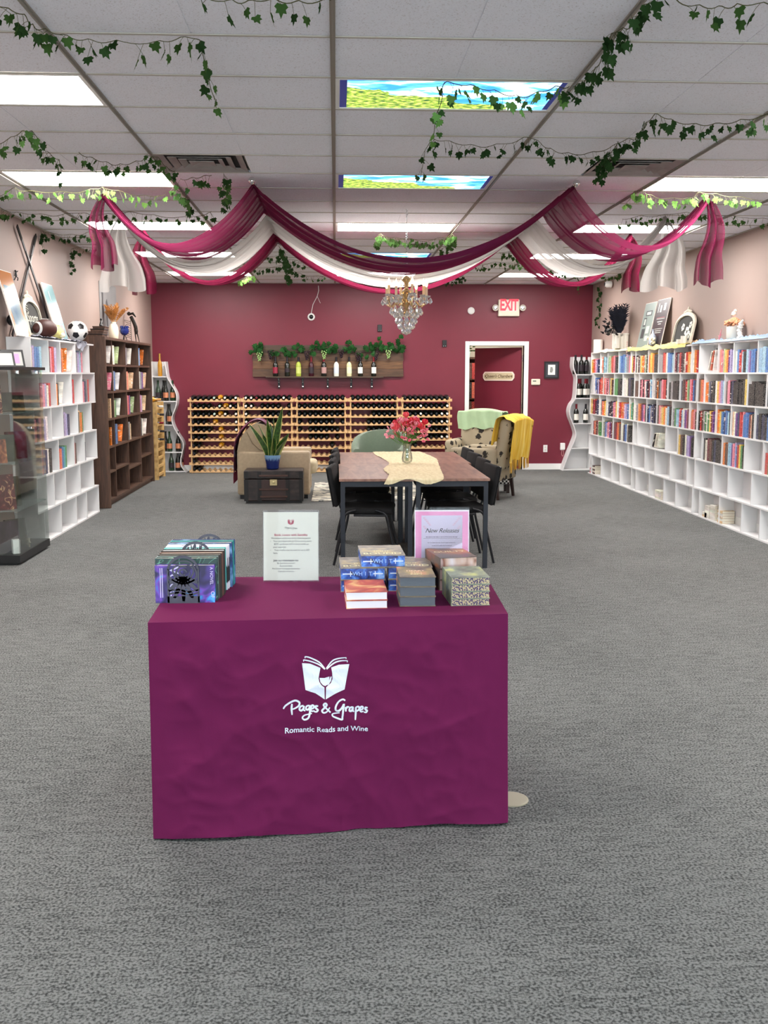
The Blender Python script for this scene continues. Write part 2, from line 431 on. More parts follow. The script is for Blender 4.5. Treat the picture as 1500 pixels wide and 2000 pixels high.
obj('edge_angle', B().box((XL, BACK - .022, CEIL - .004), (XR, BACK, CEIL + .002)).box((XL, FRONT, CEIL - .004), (XL + .022, BACK, CEIL + .002)).box((XR - .022, FRONT, CEIL - .004), (XR, BACK, CEIL + .002)), tee_m, ceil)

# ---- fluorescent panels
diff_m = mat('panel_diffuser', '#ffffff', .4, em='#fffaf6', es=PANEL)
def sky_panel():
    m, nt, b = nt_new('sky_print_diffuser'); N = nt.nodes; L = nt.links
    tc = N.new('ShaderNodeTexCoord'); sp = N.new('ShaderNodeSeparateXYZ'); L.new(tc.outputs['Object'], sp.inputs[0])
    mp = N.new('ShaderNodeMapping'); mp.inputs['Scale'].default_value = (2.2, 5, 1); L.new(tc.outputs['Object'], mp.inputs[0])
    n = N.new('ShaderNodeTexNoise'); n.inputs['Scale'].default_value = 1.7; n.inputs['Detail'].default_value = 5; n.inputs['Distortion'].default_value = .6; L.new(mp.outputs[0], n.inputs['Vector'])
    r = N.new('ShaderNodeValToRGB'); e = r.color_ramp.elements
    e[0].position = .38; e[0].color = (.02, .17, .55, 1); e[1].position = .60; e[1].color = (1, 1, 1, 1)
    k = e.new(.48); k.color = (.10, .36, .62, 1); L.new(n.outputs['Fac'], r.inputs[0])
    # tree tops along the far edge of the print
    mp2 = N.new('ShaderNodeMapping'); mp2.inputs['Scale'].default_value = (16, 36, 1); L.new(tc.outputs['Object'], mp2.inputs[0])
    n2 = N.new('ShaderNodeTexNoise'); n2.inputs['Scale'].default_value = 1.6; n2.inputs['Detail'].default_value = 4; L.new(mp2.outputs[0], n2.inputs['Vector'])
    r2 = N.new('ShaderNodeValToRGB'); e2 = r2.color_ramp.elements
    e2[0].position = .36; e2[0].color = (.01, .05, .02, 1); e2[1].position = .62; e2[1].color = (.42, .50, .10, 1)
    k2 = e2.new(.5); k2.color = (.12, .19, .02, 1); L.new(n2.outputs['Fac'], r2.inputs[0])
    n3 = N.new('ShaderNodeTexNoise'); n3.inputs['Scale'].default_value = 4; n3.inputs['Detail'].default_value = 6; L.new(tc.outputs['Object'], n3.inputs['Vector'])
    # edge height: y > .28 - .3*(noise) + .25*x  -> trees
    m1 = N.new('ShaderNodeMath'); m1.operation = 'MULTIPLY_ADD'; L.new(sp.outputs['X'], m1.inputs[0]); m1.inputs[1].default_value = .40; m1.inputs[2].default_value = .32
    m2 = N.new('ShaderNodeMath'); m2.operation = 'MULTIPLY_ADD'; L.new(n3.outputs['Fac'], m2.inputs[0]); m2.inputs[1].default_value = -.35; L.new(m1.outputs[0], m2.inputs[2])
    gt = N.new('ShaderNodeMath'); gt.operation = 'GREATER_THAN'; L.new(sp.outputs['Y'], gt.inputs[0]); L.new(m2.outputs[0], gt.inputs[1])
    mx = N.new('ShaderNodeMix'); mx.data_type = 'RGBA'; L.new(gt.outputs[0], mx.inputs['Factor']); L.new(r.outputs[0], mx.inputs['A']); L.new(r2.outputs[0], mx.inputs['B'])
    L.new(mx.outputs['Result'], b.inputs['Emission Color']); b.inputs['Emission Strength'].default_value = 2.8
    L.new(mx.outputs['Result'], b.inputs['Base Color']); MATS['sky'] = m; return m
sky_m = sky_panel(); sky_edge = mat('sky_print_edge', '#23348c', .5, em='#23348c', es=.25)
colname = {1: 'beside the bookcases with the sports balls', 3: 'over the middle of the room', 5: 'beside the long white book wall'}
def panel(c, k):
    x0, x1 = TX[c] + .012, TX[c + 1] - .012; y0, y1 = ty(k) + .012, ty(k + 1) - .012
    row = {17: 'last', 13: 'fourth', 9: 'third', 5: 'second', 1: 'first'}.get(k)
    isky = c == 3 and k in (-3, 1, 5, 13)
    if row: lab = ('sky-print' if isky else 'plain white') + ' ceiling light, %s row from the front, %s' % (row, colname[c])
    else: lab = 'ceiling light panel over the viewer, %s' % colname[c]
    t = thing('ceiling_light', lab, 'light', (x0, y0, CEIL), 0, 'ceiling light panels')
    W, D = x1 - x0, y1 - y0
    f = B().box((0, 0, -.002), (W, .022, .012)).box((0, D - .022, -.002), (W, D, .012)).box((0, .022, -.002), (.022, D - .022, .012)).box((W - .022, .022, -.002), (W, D - .022, .012))
    obj('frame', f, white_paint, t)
    if isky:
        obj('diffuser', B().box((.06, .022, .003), (W - .05, D - .022, .008)), sky_m, t)
        obj('print_border', B().box((.022, .022, .003), (.06, D - .022, .008)), sky_edge, t); obj('print_border', B().box((W - .05, .022, .003), (W - .022, D - .022, .008)), sky_edge, t)
    else:
        g = B()
        def fn(u, v): return (.022 + u * (W - .044), .022 + v * (D - .044), .004 + .006 * math.sin(v * PI * 2) ** 2)
        g.grid(fn, 1, 12); g.f = [f_[::-1] for f_ in g.f]
        obj('diffuser', g, diff_m, t)
for c, k in sorted(LIGHTS): panel(c, k)
# ---- air vents
vent_m = mat('vent_metal', '#8f8a86', .5, var=.25, vs=4); vent_d = mat('vent_dark', '#1c1b1b', .8)
for (c, k), half in VENTS.items():
    x0 = TX[c] + (0 if half == 'left' else .61)
    t = thing('air_vent', 'square louvred air vent under ivy, on the %s' % ('side of the sports bookcase' if half == 'left' else 'side of the white book wall'), 'vent', (x0 + .305, ty(k) + .305, CEIL), 0, 'ceiling air vents')
    obj('backing', B().box((-.29, -.29, .03), (.29, .29, .035)), vent_d, t)
    for i, (ro, ri) in enumerate(((.295, .245), (.215, .17), (.15, .11), (.085, .0))):
        b = B(); zo, zi = .0, .02
        for s in range(4):
            a0, a1 = s * PI / 2, (s + 1) * PI / 2
            p = lambda r, a, z: (r * math.sqrt(2) * math.cos(a + PI / 4), r * math.sqrt(2) * math.sin(a + PI / 4), z)
            b.add([p(ro, a0, zo), p(ro, a1, zo), p(max(ri, .001), a1, zi), p(max(ri, .001), a0, zi), p(ro, a0, zo + .004), p(ro, a1, zo + .004), p(max(ri, .001), a1, zi + .004), p(max(ri, .001), a0, zi + .004)],
                  [(0, 1, 2, 3), (7, 6, 5, 4), (0, 4, 5, 1), (2, 6, 7, 3)])
        obj('louvre', b, vent_m, t)
tag(obj('ceiling_speaker', B().lathe([(.14, 0), (.135, -.008), (.11, -.012), (.0, -.012)], 24, (0, 0, 0)), mat('speaker_grille', '#7d7370', .8), None, (.95, 11.86, CEIL - .001)), 'round flat grey speaker grille in the ceiling behind the chandelier', 'speaker')

# ================================================================== CEILING DRAPES
burg = sheer_mat('burgundy_sheer', '#722644', .70); whit = sheer_mat('white_sheer', '#b8b4b0', .76); burg2 = sheer_mat('wine_sheer', '#661c34', .80)
PLX, PRX = -.615, 1.825; PZ = CEIL - .045
def drape(name, label, m, ya, yb, gl, gr, tl, tr_, sagc, sags, seed, flip=1):
    """one long sheer cloth: tail, side swag, middle swag, side swag, tail"""
    b = B(); nv = 34
    ph = [RND.uniform(0, 6.28) for _ in range(6)]
    def fold(v, s): return .5 * math.sin(v * 21 + ph[0] + s * .7) + .3 * math.sin(v * 47 + ph[1] - s) + .2 * math.sin(v * 83 + ph[2])
    rows = []
    def tail(g, length, wid, sgn):
        R_ = []
        for i in range(15):
            t = i / 14; r = []
            for j in range(nv + 1):
                v = j / nv
                ww = .05 + (wid - .05) * min(1, t * 1.15) ** .75
                dx = (v - .5) * ww + .015 * math.sin(v * 17 + ph[3]) * t
                dy = (.035 + .05 * t) * math.sin(v * 15 + ph[4]) + .012 * math.sin(v * 40 + ph[5])
                zz = g[2] - .02 - t * length * (1 - .05 * math.sin(v * 9 + ph[2]))
                r.append((g[0] + sgn * (.05 * math.sin(PI * min(1, t * 1.5)) + .02) + dx, g[1] + dy, zz))
            R_.append(r)
        return R_
    L_ = tail(gl, tl[0], tl[1], -1); L_.reverse(); rows += L_
    def swag(p0, p1, sag, n, skip, gx=1):
        for i in range(skip, n + 1):
            u = i / n; r = []
            for j in range(nv + 1):
                v = j / nv; q = Vector(p0(.5)).lerp(Vector(p1(.5)), u); wa = Vector(p0(v)) - Vector(p0(.5)); wc = Vector(p1(v)) - Vector(p1(.5)); q = q + (wa.lerp(wc, u ** gx) if gx >= 1 else wc.lerp(wa, (1 - u) ** (1 / gx))); s4 = 4 * u * (1 - u)
                q.z -= sag * s4 * (1 - .03 * math.sin(v * 3.1 + ph[1])) ; q.z += fold(v, u * 3) * (.018 + .016 * (1 - s4))
                q.z -= .012 * abs(math.sin(v * 10 + u * 4)) * s4
                q.y += .02 * math.sin(u * 7 + v * 5) * s4
                r.append(q[:])
            rows.append(r)
    gpt = lambda g: (lambda v: (g[0], g[1] + (v - .5) * .14, g[2] + .03 * math.sin(v * 25)))
    pole = lambda x: (lambda v: (x, ya + v * (yb - ya), PZ + .012 * math.sin(v * 60)))
    swag(gpt(gl), pole(PLX), sags, 22, 0, 1 / 2.2)
    swag(pole(PLX), pole(PRX), sagc, 34, 1)
    swag(pole(PRX), gpt(gr), sags, 22, 1, 2.2)
    rows += tail(gr, tr_[0], tr_[1], 1)
    vs = [p for r in rows for p in r]; w_ = nv + 1
    fs = [(i * w_ + j, i * w_ + j + 1, (i + 1) * w_ + j + 1, (i + 1) * w_ + j) for i in range(len(rows) - 1) for j in range(nv)]
    b.add(vs, fs)
    return tag(obj(name, b, m, smooth=180), label, 'drape', 'sheer drapes under the ceiling')
gz = CEIL - .04
drape('ceiling_drape', 'burgundy sheer drape swagged under the ceiling in front of the white one', burg, 7.9, 9.20, (-1.84, 8.5, gz), (3.045, 8.44, gz), (.55, .20), (.66, .22), .52, .42, 1)
drape('ceiling_drape', 'white sheer drape swagged between the two burgundy drapes', whit, 9.42, 10.42, (-1.93, 9.6, gz), (3.08, 9.6, gz), (.62, .42), (.60, .42), .52, .44, 2)
drape('ceiling_drape', 'dark wine sheer drape swagged closest to the red back wall', burg2, 10.44, 11.2, (-1.95, 10.8, gz), (3.10, 10.8, gz), (.56, .26), (.52, .22), .555, .48, 3)
for x, nm in ((PLX, 'sports bookcase'), (PRX, 'white book wall')):
    t = thing('drape_rod', 'thin dark rod with silver end knob holding drapes, side of the %s' % nm, 'rod', (x, 7.86, CEIL - .032), 0, 'drape rods on the ceiling')
    obj('rod', B().tube([(0, 0, 0), (0, 3.4, 0)], .008, 8), mat('dark_rod', '#3a2a2e', .5), t)
    obj('end_knob', B().ball((0, -.02, 0), .028, 12), chrome, t, smooth=60)
    for y in (.3, 1.7, 3.1): obj('bracket', B().box((-.012, y, 0), (.012, y + .02, .031)), chrome, t)

# ================================================================== CHANDELIER
crystal = glass_mat('crystal', (.97, .97, 1), .42, .22)
gold = mat('warm_gold', '#dcc090', .2, metal=.85); candle_m = mat('candle_sleeve', '#e8c9a4', .5)
bulb = mat('flame_bulb', '#fff0d0', .3, em='#ffcf8a', es=8)
ch = thing('chandelier', 'crystal chandelier with candle bulbs hanging through the drapes', 'chandelier', (.64, 9.31, 0))
cbm = B(); z = CEIL
while z > 2.47: cbm.tube([(.007 * math.cos(a) * (1 if int(z * 100) % 2 else .3), .007 * math.cos(a) * (.3 if int(z * 100) % 2 else 1), z - .012 + .014 * math.sin(a)) for a in [2 * PI * i / 8 for i in range(8)]], .002, 4, closed=True); z -= .022
obj('chain', cbm, chrome, ch)
obj('hook', B().tube([(0, 0, CEIL), (0, 0, CEIL - .03), (.012, 0, CEIL - .045), (0, 0, CEIL - .058)], .003, 6), chrome, ch)
obj('column', B().lathe([(.006, 2.475), (.03, 2.46), (.045, 2.44), (.02, 2.41), (.015, 2.36), (.04, 2.34), (.05, 2.31), (.03, 2.28), (.018, 2.25), (.05, 2.235), (.055, 2.215), (.02, 2.195), (.012, 2.16), (.03, 2.14), (.006, 2.11)], 16), gold, ch, smooth=50)
drop_me = B().lathe([(.001, .0), (.009, -.012), (.0165, -.03), (.014, -.043), (.001, -.055)], 6).mesh('crystal_drop', crystal)
bead_me = B().ball((0, 0, 0), .008, 6).mesh('crystal_bead', crystal)
cup_me = B().lathe([(.004, -.014), (.022, -.008), (.036, .004), (.04, .012), (.032, .006), (.004, 0)], 12).mesh('candle_cup', crystal)
can_me = B().lathe([(.012, 0), (.012, .09)], 10).mesh('candle', candle_m)
bul_me = B().lathe([(.006, .09), (.013, .105), (.014, .118), (.007, .14), (.001, .156)], 10).mesh('bulb', bulb)
for i in range(8):
    a = 2 * PI * i / 8 + .25; ca, sa = math.cos(a), math.sin(a); R_ = .20 if i % 2 else .165; dz = .0 if i % 2 else .02
    pts = smooth2([(.03, 2.235), (.07, 2.262), (.10, 2.235), (.14, 2.20), (R_ - .005, 2.22), (R_, 2.262 + dz)], 4)
    arm = obj('arm', B().tube([(r * ca, r * sa, z_) for r, z_ in pts], .0065, 6), gold, ch, smooth=60)
    p = (R_ * ca, R_ * sa, 2.275 + dz)
    link('candle_cup', cup_me, arm, p); link('candle', can_me, arm, p); link('bulb', bul_me, arm, p)
    for j in range(4):
        b_ = a + j * PI / 2 + .4; link('crystal_drop', drop_me, arm, (p[0] + .036 * math.cos(b_), p[1] + .036 * math.sin(b_), p[2] - .002), None, (1.1,) * 3)
    link('crystal_drop', drop_me, arm, (.14 * ca, .14 * sa, 2.19), None, (1.3,) * 3)
    link('crystal_drop', drop_me, arm, (.105 * ca, .105 * sa, 2.215), None, (.9, .9, 1.5))
for k, (r, z_, n, s) in enumerate(((.10, 2.16, 12, 1.25), (.085, 2.11, 10, 1.3), (.06, 2.065, 8, 1.3), (.03, 2.02, 5, 1.2))):
    ring = obj('crystal_ring', B().tube([(r * math.cos(2 * PI * i / 20), r * math.sin(2 * PI * i / 20), z_ + .004) for i in range(20)], .003, 5, closed=True), gold, ch)
    for i in range(n):
        a = 2 * PI * i / n + k * .3; link('crystal_drop', drop_me, ring, (r * math.cos(a), r * math.sin(a), z_), None, (s,) * 3)
link('crystal_drop', B().ball((0, 0, -.02), .02, 12).mesh('crystal_ball', crystal), ch, (0, 0, 1.985))
for i in range(6):
    a = 2 * PI * i / 6
    for j in range(9):
        u = j / 8; r = .03 + .13 * u; link('crystal_bead', bead_me, ch, (r * math.cos(a), r * math.sin(a), 2.44 - .15 * u - .09 * math.sin(PI * u)))

# ================================================================== IVY
ivy_m = [leaf_mat('ivy_leaf_dark', '#2c4526'), leaf_mat('ivy_leaf', '#3d5a2e'), leaf_mat('ivy_leaf_lit', '#628a44')]  # lightest tone paints the panels' glow into leaves near the lights
stem_m = mat('ivy_stem', '#4a4a2a', .7)
def leaf_b(s):
    o = [(0, 0), (.30, -.10), (.52, .16), (.34, .34), (.42, .62), (.16, .60), (0, 1.0), (-.16, .60), (-.42, .62), (-.34, .34), (-.52, .16), (-.30, -.10)]
    b = B(); vs = [(0, .35 * s, .0)] + [(x * s, y * s, -.16 * abs(x) * s - .06 * max(0, y - .5) * s) for x, y in o]
    b.add(vs, [(0, i + 1, (i + 1) % 12 + 1) for i in range(12)]); return b
leaf_me = [[leaf_b(s).mesh('leaf', m) for s in (.042, .052)] for m in ivy_m]
def garland(label, runs, dens=26, own=True, tone=1, stuff=False):
    """runs: polylines of 3-D points; leaves are single objects where they show, joined where they are specks"""
    t = thing('ivy_garland', label, 'garland', runs[0][0], 0, 'ivy garlands'); o = Vector(runs[0][0])
    sb = B(); lb = B(); places = []
    for run in runs:
        P = [Vector(p) - o for p in smooth2(run, 5)]
        ln = sum((P[i + 1] - P[i]).length for i in range(len(P) - 1))
        # sag between fixings
        P = [p + Vector((0, 0, -.014 * abs(math.sin(i * .55)))) for i, p in enumerate(P)]
        sb.tube(P, .0022, 4)
        n = max(3, int(ln * dens))
        for k in range(n):
            f = (k + RND.random()) / n * (len(P) - 1); i = int(f); p = P[i].lerp(P[min(i + 1, len(P) - 1)], f - i)
            q = p + Vector((RND.uniform(-.035, .035), RND.uniform(-.035, .035), RND.uniform(-.065, -.008)))
            sb.tube([p, (p + q) / 2 + Vector((0, 0, .004)), q], .0011, 3)
            places.append((q, (RND.uniform(-.9, .5) - PI / 2 * .8, RND.uniform(-.6, .6), RND.uniform(0, 6.28)), RND.choice((tone - 1, tone, tone)) if tone else 0, RND.random() < .5))
    obj('stem', sb, stem_m, t)
    for q, r, tn, sz in places:
        me = leaf_me[max(0, min(2, tn))][int(sz)]
        if own:
            link('leaf', me, t, q, r)
        else:
            from mathutils import Euler
            Mx = Matrix.Translation(q) @ Euler(r).to_matrix().to_4x4()
            lb.add([(Mx @ v.co)[:] for v in me.vertices], [tuple(p.vertices) for p in me.polygons])
    if not own:
        l = obj('leaves', lb, ivy_m[tone], t); l['kind'] = 'stuff'
gzv = CEIL - .035
def C_(pts): return [(x, y, gzv) for x, y in pts]
G = {
'top_l':[(-1.32,4.12),(-1.28,4.24),(-1.23,4.30),(-1.23,4.41),(-1.22,4.47),(-1.17,4.51),(-1.11,4.58),(-1.03,4.62),(-0.93,4.63),(-0.77,4.63),(-0.67,4.58),(-0.58,4.56),(-0.58,4.75),(-0.60,5.00),(-0.61,5.25),(-0.62,5.55)],
'top_c':[(-0.49,4.10),(-0.40,4.12),(-0.34,4.13),(-0.26,4.10),(-0.18,4.12),(-0.10,4.12),(-0.01,4.09)],
'l2':[(-2.16,6.73),(-1.98,6.51),(-1.85,6.32),(-1.79,6.28),(-1.78,6.40),(-1.84,6.72),(-1.84,6.94),(-1.84,7.13)],
'l3':[(-1.65,6.89),(-1.61,7.01),(-1.55,7.14),(-1.49,7.24),(-1.40,7.20),(-1.29,7.09),(-1.21,6.93),(-1.16,7.04),(-1.16,7.32),(-1.12,7.45)],
'l3b':[(-1.13,7.77),(-1.05,7.71),(-0.96,7.64),(-0.88,7.56)],
'l4':[(-2.70,8.58),(-2.47,8.18),(-2.41,8.29),(-2.22,8.32),(-2.02,8.32),(-1.82,8.15),(-1.76,8.13),(-1.66,8.30),(-1.53,8.48),(-1.34,8.40)],
'l5':[(-2.88,9.15),(-2.82,9.37),(-2.66,9.45),(-2.50,9.53),(-2.27,9.34),(-2.17,9.48),(-1.98,9.41),(-1.78,9.32),(-1.63,9.49),(-1.42,9.60),(-1.16,9.41),(-1.08,9.20)],
'l6':[(-2.93,10.61),(-2.90,10.68),(-2.75,10.82),(-2.58,10.78),(-2.44,10.55)],
'l8':[(-1.23,8.08),(-1.21,8.26),(-1.20,8.51),(-1.23,8.99)],
'l9':[(-0.79,7.54),(-0.83,7.94),(-0.85,8.33),(-0.94,8.92)],
'r10':[(1.23,4.00),(1.20,4.09),(1.21,4.20),(1.21,4.35),(1.17,4.39),(1.17,4.49),(1.20,4.66),(1.21,4.77),(1.22,4.92),(1.22,5.07),(1.21,5.16),(1.18,5.20)],
'r10b':[(1.17,5.24),(1.11,5.22),(1.05,5.30),(0.97,5.41),(0.88,5.37),(0.76,5.28),(0.65,5.21),(0.54,5.19),(0.56,5.47),(0.56,5.81),(0.59,6.24)],
'r11':[(1.31,4.05),(1.40,4.09),(1.48,4.10),(1.54,4.09),(1.59,4.06),(1.69,4.06)],
'r12':[(0.59,6.37),(0.68,6.43),(0.82,6.52),(0.95,6.56),(1.09,6.44),(1.18,6.30),(1.29,6.50),(1.39,6.65),(1.51,6.75),(1.64,6.73),(1.73,6.57),(1.76,6.35),(1.82,6.31),(1.79,6.08),(1.77,5.90),(1.77,5.73),(1.89,5.86),(2.04,5.94),(2.15,5.94),(2.25,5.88),(2.33,5.79),(2.40,5.69)],
'r13':[(1.75,6.43),(1.78,6.77),(1.81,7.06),(1.86,7.30)],
'r14':[(2.43,8.56),(2.35,8.15),(2.38,8.00),(2.46,8.17),(2.64,8.38),(2.80,8.37),(2.88,8.34),(2.87,8.11),(3.03,8.19),(3.24,8.30),(3.51,8.43)],
'r15':[(2.66,9.56),(2.74,9.34),(2.91,9.30),(3.04,9.12),(3.24,9.17),(3.42,9.22),(3.64,9.30),(3.98,9.44)],
'c16':[(0.46,11.29),(0.45,10.67),(0.59,10.90),(0.73,10.94),(0.96,11.13),(1.15,10.80),(1.20,10.60),(1.24,11.16),(1.22,11.89)],
'b17':[(-0.63,11.69),(-0.61,12.58),(-0.63,13.56),(-0.68,14.94),(-0.70,15.99)],
'b17b':[(-1.07,14.10),(-0.86,14.03),(-0.67,13.63),(-0.55,14.56),(-0.41,15.08),(-0.17,15.22)],
'b17c':[(-0.87,12.70),(-0.71,12.64),(-0.57,12.97),(-0.36,13.37)],
'b18':[(1.89,13.64),(2.01,13.26),(2.26,13.19),(2.50,13.42),(2.81,13.92),(3.07,14.32)],
'b18b':[(3.17,14.46),(3.42,14.45),(3.75,14.88),(4.05,14.87),(4.03,14.35)],
'b18c':[(2.24,12.56),(2.07,12.10),(1.93,12.15)],
'b20':[(1.71,15.88),(1.80,15.46),(1.85,14.90)],
'b21':[(-1.46,16.03),(-1.32,15.44),(-1.14,15.04)]}
garland('ivy garland turning a corner across the front ceiling tiles, above the plain light', [C_(G['top_l'])], 22)
garland('short ivy spray at the very top of the picture, middle of the ceiling', [C_(G['top_c'])], 20)
garland('ivy sprig ending in a hanging tip before the second plain ceiling light', [C_(G['l2']), [(-1.84, 7.13, 3.02), (-1.83, 7.13, 2.96), (-1.83, 7.13, 2.91)]], 20)
garland('ivy garland strung to the air vent on the sports bookcase side', [C_(G['l3']), C_(G['l3b'])], 26)
garland('bright ivy garland tied over the burgundy drape end, sports bookcase side', [C_(G['l4'])], 26, tone=2)
garland('long thin ivy garland crossing the ceiling from the pink wall with the posters', [C_(G['l5'])], 24)
garland('ivy garland with a bunch hanging above the crossed sticks', [C_(G['l6']), [(-2.95, 10.62, 3.02), (-2.95, 10.64, 2.96), (-2.95, 10.66, 2.87)]], 40, own=False, tone=0)
garland('small ivy strand hanging on the pink wall above the soccer ball', [[(-2.6, 11.9, gzv), (-2.8, 11.88, gzv), (-2.95, 11.84, 3.0), (-2.95, 11.8, 2.9), (-2.95, 11.8, 2.78)]], 40, own=False, tone=0)
garland('ivy strand along the ceiling runner past the second plain light', [C_(G['l8'])], 26)
garland('ivy strand dangling between the vent and the silver drape knob', [C_(G['l9'])], 20)
garland('thick ivy garland running along the ceiling runner to the first sky-print light', [C_(G['r10'])], 46, tone=0)
garland('ivy garland strung across the first sky-print light', [C_(G['r10b'])], 22, tone=2)
garland('ivy tips at the top edge of the ceiling over the book wall side', [C_(G['r11'])], 22)
garland('longest ivy garland looping between the two sky-print lights and the book wall', [C_(G['r12']), [(0.59, 6.37, 3.02), (0.55, 6.37, 2.95), (0.54, 6.37, 2.88), (0.52, 6.37, 2.79)]], 27, tone=0)
garland('ivy bunch half covering the air vent on the book wall side', [C_(G['r13'])], 46, tone=0)
garland('bright ivy garland over the burgundy drape end, book wall side', [C_(G['r14'])], 26, tone=2)
garland('thin ivy garland behind the drapes running to the book wall', [C_(G['r15'])], 28, own=False)
garland('ivy garland above the chandelier beside the round speaker', [C_(G['c16'])], 40, own=False)
garland('ivy bunch behind the drapes near the round wall camera', [C_(G['b17']), C_(G['b17b']), C_(G['b17c'])], 24, own=False, tone=0)
garland('ivy garland over the exit sign ending in a pale hanging tip', [C_(G['b18']), C_(G['b18b']), C_(G['b18c']), [(3.41, 14.45, 3.0), (3.42, 14.45, 2.88), (3.41, 14.45, 2.77)]], 26, own=False)
garland('ivy sprig at the red wall edge right of the chandelier', [C_(G['b20'])], 26, own=False, tone=0)
garland('bright ivy sprig at the red wall edge under the drapes', [C_(G['b21'])], 26, own=False, tone=2)
garland('dry ivy strand hanging down the corner beside the black feathers', [[(4.2, 16.29, 2.99), (4.2, 16.29, 2.73), (4.2, 16.36, 2.41)]], 60, own=False, tone=0)
# ================================================================== BOOKS (queued, then built by size)
PAL = {'o': ('orange', '#e07a2c'), 'r': ('red', '#c43a3a'), 'k': ('black', '#1c1b20'), 'p': ('pink', '#dd8494'), 'u': ('purple', '#6a3f8c'), 'b': ('blue', '#4a7ab8'),
       'l': ('light blue', '#9cc4d8'), 't': ('teal', '#3f9aa0'), 'g': ('green', '#4f8f56'), 'w': ('white', '#e6e2d8'), 'y': ('yellow', '#e2c05a'), 'n': ('navy', '#2c3358'),
       'c': ('coral', '#e0755c'), 'm': ('maroon', '#6c2436'), 'e': ('beige', '#d8b48e'), 'z': ('grey', '#8f8c92'), 'v': ('lavender', '#a89cc4'), 'd': ('brown', '#5c4038'), 's': ('sage', '#a6b88c')}
bookm = book_mat('book_cover'); bookm_a = book_mat('book_cover_far', True); pages = mat('book_pages', '#ece5d2', .8)
def unit_book():
    b = B()
    b.box((0, 0, 0), (1, .08, 1)); b.box((0, .92, 0), (1, 1, 1)); b.box((0, .08, 0), (.05, .92, 1))
    b.box((.05, .08, .015), (.97, .92, .985), 1); return b
UB = unit_book(); UBM = UB.mesh('book', [bookm, pages]); QUEUE = []
def jit(c, k=.12):
    c = srgb(c); f = 1 + RND.uniform(-k, k)
    return tuple(max(0.004, min(1, x * f * (1 + RND.uniform(-.06, .06)))) for x in c)
def queue_book(code, x, y, z, t, d, h, side, where, tilt=0, flat=None):
    """side +1: spine faces -X (book wall), -1: spine faces +X"""
    nm, c = PAL[code]
    if side > 0: Mx = Matrix.Translation((x, y, z)) @ Matrix.Rotation(tilt, 4, 'X')
    else: Mx = Matrix.Translation((x, y, z)) @ Matrix.Rotation(PI, 4, 'Z') @ Matrix.Rotation(tilt, 4, 'X')
    if flat: Mx = Matrix.Translation((x, y, z)) @ (Matrix.Rotation(PI, 4, 'Z') if side < 0 else Matrix()) @ Matrix.Rotation(-PI / 2, 4, 'X') @ Matrix.Translation((0, -t, 0)) 
    size = h * t / (y * y + x * x)
    QUEUE.append([size, Mx, (d, t, h), jit(c), nm, where])
def shelf_books(codes, ya, yb, z, xf, side, depth, hmax, where, fill=.95, lean=None, from_end=0):
    """codes far -> near along the cubby from ya (start) to yb; direction follows sign of yb-ya"""
    if not codes: return
    dirn = 1 if yb > ya else -1; L_ = abs(yb - ya) - .02
    ws = [RND.uniform(.8, 1.25) for _ in codes]; tot = sum(ws); k = L_ * fill / tot
    ws = [min(.07, x * k) for x in ws]
    pos = ya + dirn * .008; base = RND.uniform(.70, .80)
    for i, (c, wd) in enumerate(zip(codes, ws)):
        h = hmax * min(.86, base + RND.uniform(-.05, .06)); d = depth * RND.uniform(.72, .85)
        y0 = pos if dirn > 0 else pos - wd
        yy = y0 if side > 0 else y0 + wd - .001
        queue_book(c, xf + side * RND.uniform(.008, .02), yy, z + .001, wd - .0015, d, h, side, (i, len(codes), where))
        pos += dirn * wd
def lean_book(c, y, z, xf, side, depth, h, t, ang, where, i=0):
    queue_book(c, xf + side * .012, y, z, t, depth * .8, h, side, (i, 1, where), tilt=ang)

# ---- white staggered bookcases
def white_case(label, x0, x1, y0, dirn, cat='bookcase'):
    """x0 = front, x1 = wall; runs from y0 in direction dirn over 2.42 m; odd rows and even rows are staggered"""
    t = thing('bookcase', label, cat, (x0, y0, 0), 0, 'white staggered bookcases')
    zs = [0, .32, .645, .965, 1.285, 1.61, 1.93]; th = .016; D = x1 - x0
    odd = [.008, .575, 1.0, 1.6, 2.205]; even = [.2, .79, 1.39, 1.84, 2.412]
    for z in zs: obj('shelf_board', B().box((0, 0, max(0, z - th)), (D, dirn * 2.42, max(th, z))), white, t)
    for r in range(6):
        for p in (odd if (5 - r) % 2 == 0 else even):
            obj('divider', B().box((.002 * (1 if D > 0 else -1), dirn * (p - .008), (zs[r] if r else th)), (D, dirn * (p + .008), zs[r + 1] - th)), white, t)
    bk = B()
    s = 1 if D > 0 else -1
    bk.box((D - s * .006, dirn * .004, .01), (D - s * .001, dirn * 2.416, 1.92)); obj('back_panel', bk, mat('white_backing', '#dcdada', .6), t)
    for (p, r) in ((.12, 5), (.75, 5), (1.75, 5), (.4, 4), (1.1, 4), (2.0, 3)):
        obj('wall_anchor', B().lathe([(.009, 0), (.009, .006)], 8, (D - s * .006 if s < 0 else D - .012, dirn * p, zs[r] + .26), axis='x'), black, t)
    return t
XF, XW = 4.07, XR - .002
white_case('white staggered bookcase of the long wall, the one closest to the red wall', XF, XW, 16.2, -1)
white_case('white staggered bookcase of the long wall, middle one, under the posters', XF, XW, 13.78, -1)
white_case('white staggered bookcase of the long wall, nearest the viewer, under the blue scarf', XF, XW, 11.33, -1)
ODD = [16.2, 15.63, 15.2, 14.61, 14.0, 13.78, 13.205, 12.78, 12.18, 11.57, 11.33, 10.755, 10.33, 9.73, 9.12, 8.9]
